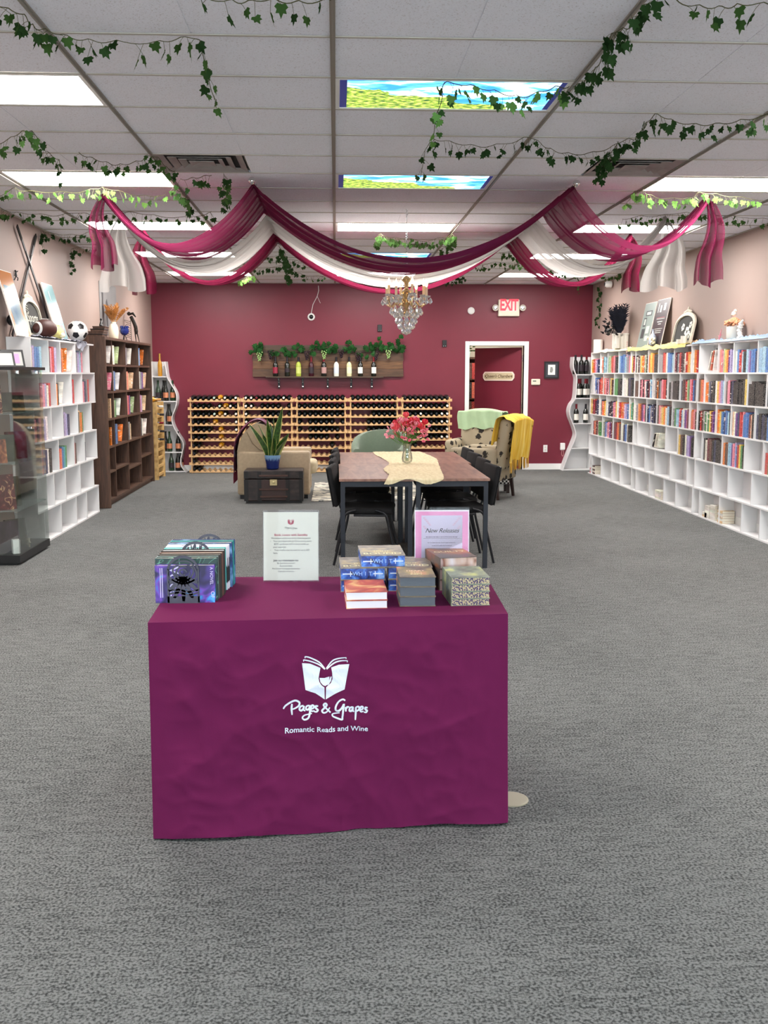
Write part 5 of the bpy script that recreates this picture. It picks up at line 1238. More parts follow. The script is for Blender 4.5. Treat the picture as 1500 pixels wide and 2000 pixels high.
def mkchair():
    """stacking chair facing +X, origin on the floor under the seat"""
    t = thing('stacking_chair', 'x x x x', 'chair'); 
    obj('seat', B().rbox((-.22, -.23, .43), (.23, .23, .485), .024, 3), blk_fab, t, smooth=50)
    bk = B().grid(lambda u, v: (-.235 - .09 * v - .03 * (1 - (2 * u - 1) ** 2), -.22 + .44 * u, .52 + .32 * v), 8, 6)
    bk2 = B(); bk2.rbox((-.03, -.225, .50), (.012, .225, .84), .02, 3, T=Matrix.Translation((-.15, 0, 0)) @ Matrix.Rotation(-.18, 4, 'Y'))
    bo = obj('backrest', bk2, blk_fab, t, smooth=50)
    obj('back_shell', B().rbox((-.038, -.22, .505), (-.03, .22, .835), .003, 1, T=Matrix.Translation((-.15, 0, 0)) @ Matrix.Rotation(-.18, 4, 'Y')), black, t)
    for s in (-1, 1):
        y = s * .24
        obj('leg', B().tube(smooth2([(.27, y, 0), (.20, y, .30), (.17, y, .43), (.08, y, .47)], 4), .011, 8), black_metal, t, smooth=60)
        obj('leg', B().tube(smooth2([(-.27, y, 0), (-.20, y, .30), (-.17, y, .43), (-.08, y, .47)], 4), .011, 8), black_metal, t, smooth=60)
        obj('seat_rail', B().tube([(-.10, y, .425), (.18, y, .425)], .010, 8), black_metal, t)
    obj('back_bar', B().tube(smooth2([(-.10, -.06, .42), (-.20, -.06, .43), (-.245, -.06, .52), (-.27, -.06, .66)], 4), .010, 8).tube(smooth2([(-.10, .06, .42), (-.20, .06, .43), (-.245, .06, .52), (-.27, .06, .66)], 4), .010, 8), black_metal, t, smooth=60)
    obj('cross_bar', B().tube([(.17, -.24, .42), (.17, .24, .42)], .010, 8), black_metal, t)
    return t
ch0 = mkchair(); first = True
for side, ys in ((0, (8.62, 9.28, 9.92, 10.56)), (1, (8.66, 9.30, 9.95, 10.58))):
    for i, yy in enumerate(ys):
        c = ch0 if first else copy_tree(ch0); first = False
        c.location = (.265 + .01 * i, yy, 0) if side == 0 else (1.04 + .01 * i, yy, 0)
        c.rotation_euler = (0, 0, (-.10 + .04 * (i % 2)) if side == 0 else PI + .10 - .05 * (i % 2))
        tag(c, 'black padded stacking chair, %s along the desks on the %s side' % (ORD[i], 'trunk' if side == 0 else 'patterned armchair'), 'chair', 'black chairs around the desks')
# runner and vase
def runner_mat():
    return ramp_mat('cream_gauze', [(.3, '#d8c69c'), (.6, '#e6d8b2'), (.9, '#f0e6c8')], 9, (5, 1.2, 1), .9, detail=4, bump=.6)
ed_l = [(.385, 8.02), (.44, 8.5), (.42, 9.0), (.50, 9.6), (.46, 10.2), (.41, 10.6), (.395, 11.04)]
ed_r = [(.86, 8.02), (.90, 8.5), (.93, 9.0), (.97, 9.6), (1.0, 10.1), (.96, 10.6), (.915, 11.04)]
SL, SR = smooth2(ed_l, 8), smooth2(ed_r, 8)
def run_pt(u, v):
    f = v * (len(SL) - 1); i = min(int(f), len(SL) - 2); a = Vector(SL[i]).lerp(Vector(SL[i + 1]), f - i); c = Vector(SR[i]).lerp(Vector(SR[i + 1]), f - i); p = a.lerp(c, u)
    z = .7535 + .006 * abs(noise.noise(Vector((p.x * 26, p.y * 5, 0)))) + .002 * abs(noise.noise(Vector((p.x * 60, p.y * 20, 4))))
    e = .012 * noise.noise(Vector((p.y * 12, u * 3, 9))) if u in (0, 1) else 0
    y = p.y
    if y < 8.20: z -= min(.05, (8.20 - y) * (.16 + .12 * math.sin(u * 9 + 1))) ; y = 8.195 - min(.012, (8.20 - y) * .2)
    return (p.x + e, y, z)
tag(obj('table_runner', B().grid(run_pt, 40, 110), runner_mat(), smooth=180), 'crinkled cream gauze runner lying across the brown desks', 'runner')
vg = glass_mat('vase_glass', (.95, .97, .93), .14, .05)
t = thing('flower_vase', 'clear glass vase of red and pink tulips on the cream runner', 'vase', (.668, 9.55, .762))
vp = [(.030, 0), (.046, .012), (.052, .04), (.046, .085), (.036, .12), (.036, .15), (.044, .185)]
obj('glass', B().lathe(vp, 24, cap=False).lathe([(r - .003, z + (.004 if z == 0 else 0)) for r, z in vp], 24, cap=False).lathe([(.001, .001), (.030, .001)], 24, cap=False), vg, t, smooth=60)
stg = mat('flower_stem', '#5d8a3c', .6); sb = B(); pet = [mat('tulip_red', '#d8243a', .5), mat('tulip_coral', '#e8505a', .5), mat('tulip_pink', '#f09aa8', .5), mat('petal_rose', '#e0607c', .5)]
def tulip_me(m, s):
    b = B()
    for k in range(6):
        a = k * PI / 3; w_ = .017 * s
        def f(u, v, a=a, s=s):
            r = (.006 + .020 * math.sin(PI * min(.85, v * .9)) ) * s; aa = a + (u - .5) * 1.25 * (1 - .55 * v); return (r * math.cos(aa), r * math.sin(aa), v * .046 * s)
        b.grid(f, 3, 4)
    return b.mesh('bloom', m)
tul = [tulip_me(m, s) for m in pet[:3] for s in (1.0, 1.25)]
def spray_me(m):
    b = B()
    for k in range(5): a = k * 1.257; b.ball((.011 * math.cos(a), .011 * math.sin(a), .0), (.010, .010, .006), 6)
    return b.mesh('blossom', m)
spr = [spray_me(m) for m in pet[2:]]
for k in range(34):
    a = RND.uniform(0, 6.28); r = .02 + .15 * math.sqrt(RND.random()); zz = .40 - .55 * r + RND.uniform(-.03, .05); p = (r * math.cos(a), r * math.sin(a) * .8, zz)
    sb.tube(smooth2([(RND.uniform(-.015, .015), RND.uniform(-.015, .015), .02), (p[0] * .15, p[1] * .15, .17), (p[0] * .7, p[1] * .7, zz - .09), p], 3), .0022, 5)
    link('bloom', tul[k % 6], t, p, (p[1] * -2.5, p[0] * 2.5, a))
for k in range(90):
    a = RND.uniform(0, 6.28); r = .03 + .18 * math.sqrt(RND.random()); zz = .45 - .75 * r + RND.uniform(-.12, .06); p = (r * math.cos(a), r * math.sin(a) * .8, max(.18, zz))
    link('blossom', spr[k % 2], t, p, (RND.uniform(-1, 1), RND.uniform(-1, 1), a))
    if k % 3 == 0: sb.tube([(0, 0, .16), (p[0] * .6, p[1] * .6, p[2] - .06), p], .0014, 4)
obj('stems', sb, stg, t)
lb = B()
for k in range(26):
    a = RND.uniform(0, 6.28); r = RND.uniform(.03, .15); z0 = RND.uniform(.17, .32)
    d = Vector((math.cos(a), math.sin(a) * .8, .5)).normalized(); p = Vector((0, 0, .15)) + d * r; w_ = Vector((-d.y, d.x, 0)) * .009
    lb.add([p[:], (p + d * .035 + w_)[:], (p + d * .08)[:], (p + d * .035 - w_)[:]], [(0, 1, 2, 3)])
obj('greenery', lb, ivy_m[1], t)

# ================================================================== LOUNGE
tr_m = ramp_mat('old_trunk_leather', [(.3, '#1d1614'), (.5, '#2e2320'), (.7, '#453530')], 9, (1, 1, 2), .45, detail=6, bump=.15); tr_s = mat('trunk_slat', '#4a2f26', .5, var=.25, vs=12, stretch=(1, 4, 4)); tr_e = mat('trunk_dark_edge', '#15110f', .5)
t = thing('trunk', 'old dark wooden steamer trunk with slats and brass lock beside beige armchair', 'trunk', (-.78, 12.55, 0))
W, D, H = .365, .40, .41
obj('body', B().rbox((-W, 0, .03), (W, D, .30), .01), tr_m, t); obj('lid', B().rbox((-W, 0, .305), (W, D, H), .012), tr_m, t); obj('plinth', B().box((-W + .02, .02, 0), (W - .02, D - .02, .03)), tr_e, t)
for z, x0, x1 in ((.085, -.17, .17), (.175, -.18, .18), (.345, -.18, .18)): obj('slat', B().rbox((x0, -.018, z - .012), (x1, 0, z + .012), .005), tr_s, t)
for x in (-W, -.20, .15, W - .05): obj('edge_strap', B().box((x, -.006, .03), (x + .05, 0, .30)).box((x, -.006, .31), (x + .05, 0, H - .01)), tr_e, t)
obj('front_panel', B().box((-.15, -.003, .04), (.15, 0, .29)), mat('trunk_panel', '#3c2622', .5, var=.2), t)
lk = obj('lock_plate', B().rbox((-.045, -.022, .225), (.045, -.004, .30), .003), mat('old_brass', '#c2b183', .35, metal=.6), t); obj('lock_boss', B().lathe([(.02, -.022), (.018, -.03), (.001, -.032)], 12, (0, 0, .265), axis='y'), mat('old_brass', '#c2b183', .35, metal=.6), lk)
t = thing('potted_plant', 'snake plant in a dripping blue glazed pot on the trunk', 'plant', (-.80, 12.74, .4105))
potm = ramp_mat('blue_glaze', [(.35, '#142a66'), (.55, '#1f4a94'), (.62, '#6f9cc4'), (.8, '#8fb4cc')], 2.0, (3, 3, 5), .15, detail=3, distort=.5)
def glaze():
    m, nt, b = nt_new('blue_drip_glaze'); N = nt.nodes; L = nt.links; tc = N.new('ShaderNodeTexCoord'); sp = N.new('ShaderNodeSeparateXYZ'); L.new(tc.outputs['Object'], sp.inputs[0])
    mp = N.new('ShaderNodeMapping'); mp.inputs['Scale'].default_value = (45, 45, 6); L.new(tc.outputs['Object'], mp.inputs[0]); n = N.new('ShaderNodeTexNoise'); n.inputs['Scale'].default_value = 1; n.inputs['Detail'].default_value = 2; L.new(mp.outputs[0], n.inputs['Vector'])
    a = N.new('ShaderNodeMath'); a.operation = 'MULTIPLY_ADD'; L.new(n.outputs['Fac'], a.inputs[0]); a.inputs[1].default_value = .09; L.new(sp.outputs['Z'], a.inputs[2])
    r = N.new('ShaderNodeValToRGB'); e = r.color_ramp.elements; e[0].position = .155; e[0].color = (*srgb('#16296a'), 1); e[1].position = .19; e[1].color = (*srgb('#7fa6cc'), 1); L.new(a.outputs[0], r.inputs[0]); L.new(r.outputs[0], b.inputs['Base Color']); b.inputs['Roughness'].default_value = .12; return m
obj('pot', B().lathe([(.066, 0), (.078, .01), (.082, .06), (.098, .14), (.102, .178), (.090, .178), (.085, .12), (.06, .02)], 24), glaze(), t, smooth=40)
obj('soil', B().lathe([(.001, .155), (.089, .155)], 20, cap=False), mat('soil', '#2c2018', .9), t)
def snake_mat():
    m, nt, b = nt_new('snake_leaf'); N = nt.nodes; L = nt.links; at = N.new('ShaderNodeAttribute'); at.attribute_name = 'edge'
    tc = N.new('ShaderNodeTexCoord'); n = N.new('ShaderNodeTexNoise'); n.inputs['Scale'].default_value = 30; L.new(tc.outputs['Object'], n.inputs['Vector'])
    r = N.new('ShaderNodeValToRGB'); e = r.color_ramp.elements; e[0].position = .35; e[0].color = (*srgb('#1e3c17'), 1); e[1].position = .65; e[1].color = (*srgb('#3f6628'), 1); L.new(n.outputs['Fac'], r.inputs[0])
    mx = N.new('ShaderNodeMix'); mx.data_type = 'RGBA'; L.new(at.outputs['Fac'], mx.inputs['Factor']); L.new(r.outputs[0], mx.inputs['A']); mx.inputs['B'].default_value = (*srgb('#cfcf7a'), 1); L.new(mx.outputs['Result'], b.inputs['Base Color']); b.inputs['Roughness'].default_value = .35; return m
snm = snake_mat()
for k, (dx, h, lx, w_, tw) in enumerate(((-.05, .43, -.24, .030, .3), (-.03, .40, -.14, .034, .9), (.0, .42, -.02, .038, -.2), (.02, .62, .115, .036, .3), (.03, .50, -.01, .036, 1.0), (.04, .30, .17, .040, .2), (-.02, .30, .05, .034, 1.4), (-.045, .28, -.07, .034, -.5), (.05, .22, .12, .030, .7), (.0, .34, -.07, .03, .1), (.01, .26, .03, .03, -.9), (-.01, .48, -.05, .034, .5))):
    b = B(); dy = RND.uniform(-.04, .04); ly = RND.uniform(-.08, .05); n = 10; vs = []; ed = []
    for i in range(n + 1):
        v = i / n; ww = w_ * (.55 + .75 * math.sin(PI * min(1, .25 + v * .6))) * (1 - v ** 5) ** .8 * .5 + .0005; w2 = w_ * 1.9; ww *= 1.9; c = Vector((dx + lx * v ** 1.4, dy + ly * v, .15 + h * v)); s = Vector((math.cos(tw + v * .5), math.sin(tw + v * .5), 0)); o_ = Vector((-s.y, s.x, 0)) * .006
        for q, e_ in ((-1, 1), (-.72, 0), (0, 0), (.72, 0), (1, 1)): vs.append((c + s * ww * q * 1.15 + o_ * (1 - abs(q)))[:]); ed.append(e_)
    b.add(vs, [(5 * i + j, 5 * i + j + 1, 5 * i + j + 6, 5 * i + j + 5) for i in range(n) for j in range(4)]); me = b.mesh('leaf', snm, 180); a = me.attributes.new('edge', 'FLOAT', 'POINT'); a.data.foreach_set('value', [float(x) for x in ed]); link('leaf', me, t)

beige = mat('beige_upholstery', '#b3a084', .9, var=.07, vs=30, bump=.2, bs=240, sheen=.3); beige_p = mat('beige_piping', '#8a775e', .8); cushm = mat('cream_cushion', '#cbbd9e', .9, var=.06, vs=10, bump=.2, bs=120)
t = thing('armchair', 'beige upholstered armchair seen from its side behind the trunk', 'armchair', (-1.27, 13.0, 0))
for y0, y1 in ((0, .19), (.72, .91)): obj('arm', B().rbox((.0, y0, .05), (.93, y1, .61), .03, 3), beige, t, smooth=50)
obj('base', B().rbox((.02, .19, .05), (.90, .72, .30), .02, 2), beige, t); obj('seat_cushion', B().rbox((.26, .195, .30), (1.02, .715, .47), .06, 3), cushm, t, smooth=50)
bkp = [(.0, .60), (.02, .70), (.07, .82), (.16, .92), (.27, .97), (.36, .95), (.40, .88), (.47, .60)]
obj('backrest', B().prism([(x, z) for x, z in [(.02, .30)] + bkp + [(.42, .30)]], .195, .715, 'y'), beige, t)
obj('side_wing', B().prism(bkp, .02, .19, 'y'), beige, t); obj('side_wing', B().prism(bkp, .72, .89, 'y'), beige, t)
obj('piping', B().tube([(.13, .015, .86), (.20, .012, .72), (.29, .012, .635), (.42, .012, .62)], .007, 6), beige_p, t)
obj('back_cushion', B().rbox((-.09, .2, .0), (.09, .71, .42), .06, 3, T=Matrix.Translation((.44, 0, .46)) @ Matrix.Rotation(-.30, 4, 'Y')), cushm, t, smooth=50)
for x in (.03, .83):
    for y in (.03, .82): obj('foot', B().box((x, y, 0), (x + .07, y + .06, .05)), black, t)
thr = ramp_mat('burgundy_throw', [(.35, '#4c1830'), (.5, '#6a2440'), (.62, '#7a6a80'), (.8, '#8d8494')], 3.0, (2, 2, 2), .95, detail=3, bump=.3)
tp = smooth2([(.40, .93), (.33, .985), (.24, .995), (.14, .945), (.05, .84), (-.015, .70), (-.03, .5), (-.035, .33)], 4)
def thf(u, v):
    f = v * (len(tp) - 1); i = min(int(f), len(tp) - 2); x, z = Vector(tp[i]).lerp(Vector(tp[i + 1]), f - i)
    return (x + .012 * math.sin(u * 26) - .012, .01 + u * .55 + .02 * math.sin(v * 7), z + .01 * math.sin(u * 15 + v * 9) + .012)
th = thing('throw_blanket', 'burgundy and grey throw over the back of the beige armchair', 'blanket', (-1.27, 13.0, 0))
obj('cloth', B().grid(thf, 24, 40), thr, th, smooth=180)
fb = B()
for k in range(28): y = .015 + .55 * k / 27; fb.tube([(-.045, y, .335), (-.05, y + .004, .27), (-.047, y - .003, .20)], .004, 4)
obj('fringe', fb, mat('burgundy_fringe', '#6a1830', .9), th)
# green tub chair
grn = mat('sage_upholstery', '#6f7f6c', .9, var=.05, vs=40, bump=.2, bs=260, sheen=.3)
t = thing('armchair', 'sage green tub armchair behind the desks', 'armchair', (.60, 13.75, .0125), -.25)
def tub(u, v, inner):
    a = math.radians(-35) + u * math.radians(250); r = .40 - (.10 if inner else 0); z = .18 + v * (.40 + .24 * math.sin(PI * min(1, max(0, u * 1.06 - .03))) ** .8); return (r * math.cos(a) * 1.0, r * math.sin(a) * .92, z)
n = 30; b = B(); prof = []
for i in range(n + 1):
    u = i / n; ring = [tub(u, 0, False), tub(u, .5, False), tub(u, .93, False)]; o1 = tub(u, 1, False); i1 = tub(u, 1, True); ring += [tuple((o1[d] * .8 + i1[d] * .2) for d in range(3)), tuple((o1[d] * .2 + i1[d] * .8) for d in range(3)), tub(u, .93, True), tub(u, .5, True), tub(u, 0, True)]; prof.append(ring)
m_ = 8; b.add([p for r in prof for p in r], [(i * m_ + j, i * m_ + (j + 1) % m_, (i + 1) * m_ + (j + 1) % m_, (i + 1) * m_ + j) for i in range(n) for j in range(m_)] + [tuple(range(m_ - 1, -1, -1)), tuple(range(n * m_, n * m_ + m_))])
obj('tub_back', b, grn, t, smooth=60); obj('seat_cushion', B().lathe([(.02, .18), (.30, .19), (.335, .25), (.335, .36), (.29, .42), (.02, .44)], 24), grn, t, smooth=50)
for a in (.6, 2.2, 3.9, 5.5): obj('leg', B().tube([(.24 * math.cos(a), .24 * math.sin(a), .19), (.28 * math.cos(a), .28 * math.sin(a), 0)], [.02, .012], 8), brn, t)
# patterned wing chairs
def bird_mat():
    m, nt, b = nt_new('bird_print_upholstery'); N = nt.nodes; L = nt.links; tc = N.new('ShaderNodeTexCoord')
    v = N.new('ShaderNodeTexVoronoi'); v.inputs['Scale'].default_value = 8.5; L.new(tc.outputs['Object'], v.inputs['Vector'])
    n = N.new('ShaderNodeTexNoise'); n.inputs['Scale'].default_value = 34; n.inputs['Detail'].default_value = 2; L.new(tc.outputs['Object'], n.inputs['Vector'])
    a = N.new('ShaderNodeMath'); a.operation = 'MULTIPLY_ADD'; L.new(n.outputs['Fac'], a.inputs[0]); a.inputs[1].default_value = .55; L.new(v.outputs['Distance'], a.inputs[2])
    r = N.new('ShaderNodeValToRGB'); e = r.color_ramp.elements; e[0].position = .60; e[0].color = (*srgb('#2b2622'), 1); e[1].position = .66; e[1].color = (*srgb('#a89c84'), 1); k = e.new(.63); k.color = (*srgb('#5c5240'), 1)
    L.new(a.outputs[0], r.inputs[0]); L.new(r.outputs[0], b.inputs['Base Color']); b.inputs['Roughness'].default_value = .9; return m
birdm = bird_mat(); dkleg = mat('dark_leg_wood', '#2a1712', .45)
def wing_chair(label, loc, rz):
    """faces +X"""
    t = thing('armchair', label, 'armchair', loc, rz, 'bird-print armchairs')
    obj('base', B().rbox((-.34, -.32, .24), (.36, .32, .42), .03, 2), birdm, t, smooth=50); obj('seat_cushion', B().rbox((-.24, -.25, .42), (.42, .25, .55), .05, 3), birdm, t, smooth=50)
    obj('backrest', B().rbox((-.08, -.31, .0), (.08, .31, .66), .06, 3, T=Matrix.Translation((-.30, 0, .38)) @ Matrix.Rotation(-.16, 4, 'Y')), birdm, t, smooth=50)
    for s in (-1, 1): obj('arm', B().rbox((-.30, s * .25, .30), (.34, s * .38, .66), .05, 3), birdm, t, smooth=50)
    for x in (-.28, .28):
        for y in (-.27, .27): obj('leg', B().tube([(x, y, .25), (x * 1.12, y * 1.02, 0)], [.032, .022], 4), dkleg, t)
    return t
wing_chair('bird-print armchair with its back turned, under the yellow throw', (1.92, 13.12, 0), math.radians(150))
wing_chair('bird-print armchair facing the desks, under the mint throw', (2.02, 14.62, 0), math.radians(-112))
def over_back(name, label, loc, rz, m, front_drop, back_drop, wid, top, fringe=None, seed=0, cat='blanket'):
    """a throw over a chair back; chair faces +X, back plane tilted"""
    t = thing(name, label, cat, loc, rz); rk = -.30
    def prof(v):
        L1, L2 = front_drop, back_drop; s = v * (L1 + L2 + .22)
        if s < L1: d = L1 - s; return (rk - .11 + .095 + (d) * .17, top - .02 - d)
        s -= L1
        if s < .22: a = s / .22 * PI; return (rk - .11 + .095 * math.cos(a), top - .02 + .05 * math.sin(a))
        d = s - .22; return (rk - .11 - .105 + d * .10 - .015, top - .02 - d)
    def f(u, v):
        x, z = prof(v); k = abs(v - .5) * 2; fl = .018 * math.sin(u * 30 + seed) * k + .01 * math.sin(u * 13 + v * 6)
        return (x + fl + (.012 if v < .45 else -.012), (u - .5) * wid * (1 + .06 * k) + .02 * math.sin(v * 9 + seed), z - .05 * abs(u - .5) ** 2 * 4 * (1 if .4 < v < .6 else .4) + .015 * math.sin(u * 17 + seed) * k)
    obj('cloth', B().grid(f, 44, 50), m, t, smooth=180)
    if fringe:
        fb = B()
        for k in range(34):
            u = (k + .5) / 34
            for v in ((1.0,) if True else ()): p = Vector(f(u, v)); fb.tube([p[:], (p + Vector((.0, .004 * math.sin(k), -.06)))[:], (p + Vector((0, -.004, -.13)))[:]], [.007, .006, .003], 5)
        obj('fringe', fb, fringe, t)
    return t
yel = ramp_mat('yellow_throw', [(.25, '#d9a52c'), (.5, '#e8bf45'), (.75, '#f0d67c')], 2.2, (1, 9, .6), .95, detail=2, bump=.25); yelf = mat('yellow_fringe', '#d9a83a', .9)
over_back('throw_blanket', 'yellow fringed throw over the back of the turned bird-print armchair', (1.92, 13.12, 0), math.radians(150), yel, .30, .52, .74, 1.06, yelf, 1)
over_back('throw_blanket', 'mint green throw over the back of the bird-print armchair facing us', (2.02, 14.62, 0), math.radians(-112), mat('mint_throw', '#a9c39c', .95, var=.06, vs=5, bump=.25, bs=90), .24, .25, .66, 1.06, None, 2)
ging = ramp_mat('gingham', [(.0, '#111111'), (.45, '#2a2a2a'), (.55, '#e8e8e8'), (1, '#f4f4f4')], 1, rough=.9)
def gingham():
    m, nt, b = nt_new('gingham_check'); N = nt.nodes; L = nt.links; tc = N.new('ShaderNodeTexCoord'); c = N.new('ShaderNodeTexChecker'); c.inputs['Scale'].default_value = 40; c.inputs['Color1'].default_value = (.9, .9, .9, 1); c.inputs['Color2'].default_value = (.01, .01, .01, 1); L.new(tc.outputs['Object'], c.inputs['Vector']); L.new(c.outputs[0], b.inputs['Base Color']); b.inputs['Roughness'].default_value = .9; return m
t = thing('footstool', 'small footstool with black and white checked cover between the bird-print armchairs', 'stool', (2.22, 13.62, 0)); obj('cushion', B().rbox((-.17, -.15, .12), (.13, .15, .30), .03, 2), gingham(), t)
for x in (-.13, .09):
    for y in (-.11, .11): obj('leg', B().box((x - .02, y - .02, 0), (x + .02, y + .02, .125)), dkleg, t)
rugm = ramp_mat('cream_rug', [(.40, '#2c3238'), (.47, '#8a8c88'), (.53, '#d8d2c0'), (.8, '#e2dccb')], 5, (1, 3, 1), .95, detail=4, distort=1.5)
tag(obj('area_rug', B().rbox((-.32, 12.72, .001), (1.40, 14.9, .012), .004, 1), rugm), 'cream rug with dark brushstrokes under the lounge chairs', 'rug')

# ================================================================== GLASS DISPLAY CASE
t = thing('display_case', 'tall glass display case with black base and top by the pink wall', 'case', (0, 0, 0)); cx0, cx1, cy0, cy1, ct = -2.955, -2.66, 8.52, 9.42, 1.655
obj('base', B().box((cx0, cy0, .02), (cx1, cy1, .085)).box((cx0 + .02, cy0 + .03, 0), (cx1 - .03, cy1 - .03, .02)), black, t); obj('top_board', B().box((cx0, cy0 - .01, ct - .025), (cx1 + .02, cy1 + .02, ct)), black, t)
obj('glass_pane', B().box((cx1 - .006, cy0 + .01, .085), (cx1 - .001, cy1 - .01, ct - .025)), glass, t); obj('glass_pane', B().box((cx0 + .01, cy0 + .004, .085), (cx1 - .008, cy0 + .009, ct - .025)), glass, t); obj('glass_pane', B().box((cx0 + .01, cy1 - .009, .085), (cx1 - .008, cy1 - .004, ct - .025)), glass, t)
for z in (1.27, .855, .457):
    sh = obj('glass_shelf', B().box((cx0 + .012, cy0 + .014, z - .006), (cx1 - .012, cy1 - .014, z)), glass_edge, t)
    for y in (cy0 + .02, cy1 - .03): obj('shelf_pin', B().box((cx1 - .03, y, z - .014), (cx1 - .012, y + .012, z - .006)), chrome, sh)
for z in (1.12,): obj('lock', B().rbox((cx1 - .001, 8.98, z), (cx1 + .012, 9.06, z + .022), .004), chrome, t)
for y in (8.7, 9.25): obj('clamp', B().rbox((cx1 - .012, y, ct - .06), (cx1 + .006, y + .03, ct - .028), .004), chrome, t)
def case_book(label, x, y, z, W, H, th, m, rz, lean=.18):
    tt = thing('book', label, 'book', (x, y, z), rz, 'books shown in the glass case'); T = Matrix.Rotation(lean, 4, 'Y')
    # stands on its lower edge, cover toward +X
    obj('cover', B().box((-.002, -W / 2, 0), (0, W / 2, H)).box((-th, -W / 2, 0), (-th + .002, W / 2, H)).box((-th + .002, -W / 2, 0), (-.002, -W / 2 + .003, H)).tf(Matrix.Rotation(-lean, 4, 'Y')), m, tt)
    obj('pages', B().box((-th + .002, -W / 2 + .003, .003), (-.002, W / 2 - .004, H - .003)).tf(Matrix.Rotation(-lean, 4, 'Y')), pages, tt)
    return tt
c_or = ramp_mat('cover_fire', [(.3, '#2a1c18'), (.5, '#8c4a2c'), (.7, '#d8965a')], 12, rough=.35, distort=1); c_mr = ramp_mat('cover_maroon_gold', [(.42, '#4a1c20'), (.52, '#6a2a2c'), (.58, '#c9a078'), (.62, '#5a2024')], 9, rough=.35, detail=1, distort=2); c_dk = ramp_mat('cover_dark_mood', [(.3, '#1c1c22'), (.55, '#3a3440'), (.72, '#8a7c98')], 6, rough=.35, distort=1); c_rd = mat('cover_blood_red', '#5e141c', .35); c_gr = ramp_mat('cover_moss', [(.3, '#24281e'), (.55, '#3c4432'), (.75, '#6a5a48')], 8, rough=.4)
r90 = -math.radians(60)
case_book('grey boxed book with a dark picture on the highest glass shelf', -2.80, 8.95, 1.271, .24, .17, .05, c_gr, r90 * .8)
case_book('brown patterned book at the end of the highest glass shelf', -2.84, 8.60, 1.271, .14, .24, .03, c_mr, r90)
case_book('red-brown boxed book set on the middle glass shelf', -2.79, 9.05, .856, .18, .24, .06, c_rd, r90 * .6, .05)
case_book('fiery orange covered book on the middle glass shelf', -2.83, 8.60, .856, .16, .20, .03, c_or, r90)
case_book('dark green covered book on the middle glass shelf', -2.80, 8.76, .856, .15, .23, .03, c_gr, r90)
case_book('maroon book with gold filigree cover on the low glass shelf', -2.80, 8.62, .458, .22, .30, .04, c_mr, r90 * .8)
case_book('dark green book standing on the low glass shelf', -2.80, 8.86, .458, .17, .26, .03, c_gr, r90 * .7)
case_book('moody grey and lilac book in the bottom of the glass case', -2.80, 8.66, .086, .24, .27, .03, c_dk, r90 * .8)
case_book('dark moss book in the bottom of the glass case beside the white star', -2.80, 8.95, .086, .19, .25, .03, c_gr, r90 * .7)
tag(obj('white_box', B().rbox((-.03, -.03, 0), (.03, .03, .12), .003), white_paint, None, (-2.72, 8.62, .086), (0, 0, .5)), 'small white box standing in the bottom of the glass case', 'box')
st_ = [(.045 * (1 if i % 2 == 0 else .4) * math.sin(i * PI / 5), .045 * (1 if i % 2 == 0 else .4) * math.cos(i * PI / 5)) for i in range(10)]
tag(obj('starfish', B().prism(st_, 0, .01, 'x'), cream, None, (-2.70, 8.90, .135), (.3, 0, .6)), 'cream starfish ornament in the bottom of the glass case', 'ornament')
# two tilted frames on the case
for k, (y, W, H, inn, d) in enumerate(((8.62, .15, .14, '#dfe4dc', 'grey printed card'), (8.82, .19, .155, '#cf9ad6', 'violet printed card'))):
    tt = thing('picture_frame', 'black tilted tabletop frame with a %s on the glass case' % d, 'frame', (-2.72, y, ct), math.radians(-52)); T = Matrix.Rotation(-.35, 4, 'Y')
    fr = B().box((-.012, -W / 2, 0), (0, -W / 2 + .014, H)).box((-.012, W / 2 - .014, 0), (0, W / 2, H)).box((-.012, -W / 2 + .014, 0), (0, W / 2 - .014, .014)).box((-.012, -W / 2 + .014, H - .014), (0, W / 2 - .014, H)); obj('frame', fr.tf(T), black, tt)
    obj('mount', B().box((-.010, -W / 2 + .014, .014), (-.006, W / 2 - .014, H - .014)).tf(T), mat('frame_mount', '#bcbcb8', .6), tt); obj('card', B().box((-.0058, -W / 2 + .04, .035), (-.005, W / 2 - .04, H - .035)).tf(T), mat('card_%d' % k, inn, .5), tt)
# ================================================================== ON TOP OF THE SPORTS BOOKCASE
TZ = 1.931
def lean_panel(name, label, cat, xb, xt, y0, y1, h, th, m, edge):
    """board leaning on a wall: bottom at xb, top at xt"""
    t = thing(name, label, cat, (xb, y0, TZ)); dx = xt - xb; hh = math.sqrt(max(.01, h * h - dx * dx)); s = 1 if dx < 0 else -1
    u = Vector((dx, 0, hh)).normalized(); nrm = Vector((hh, 0, -dx)).normalized() * s; W = y1 - y0
    def bx(a, b_, c, d, e, f): 
        pts = []
        for (q, r, o_) in ((a, c, e), (b_, c, e), (b_, d, e), (a, d, e), (a, c, f), (b_, c, f), (b_, d, f), (a, d, f)):
            p = Vector((0, q, 0)) + u * r + nrm * o_; pts.append(p[:])
        return B().add(pts, [(0, 3, 2, 1), (4, 5, 6, 7), (0, 1, 5, 4), (1, 2, 6, 5), (2, 3, 7, 6), (3, 0, 4, 7)])
    obj('board', bx(0, W, 0, h, -th, 0), edge, t); obj('print', bx(.006, W - .006, .006, h - .006, 0, .001), m, t)
    return t, bx
wedge = mat('poster_edge', '#e8e4dc', .5)
p_or = mat('poster_orange', '#c07a3c', .15, spec=.8); p_tl = mat('poster_teal', '#7aa4a8', .15, spec=.8)
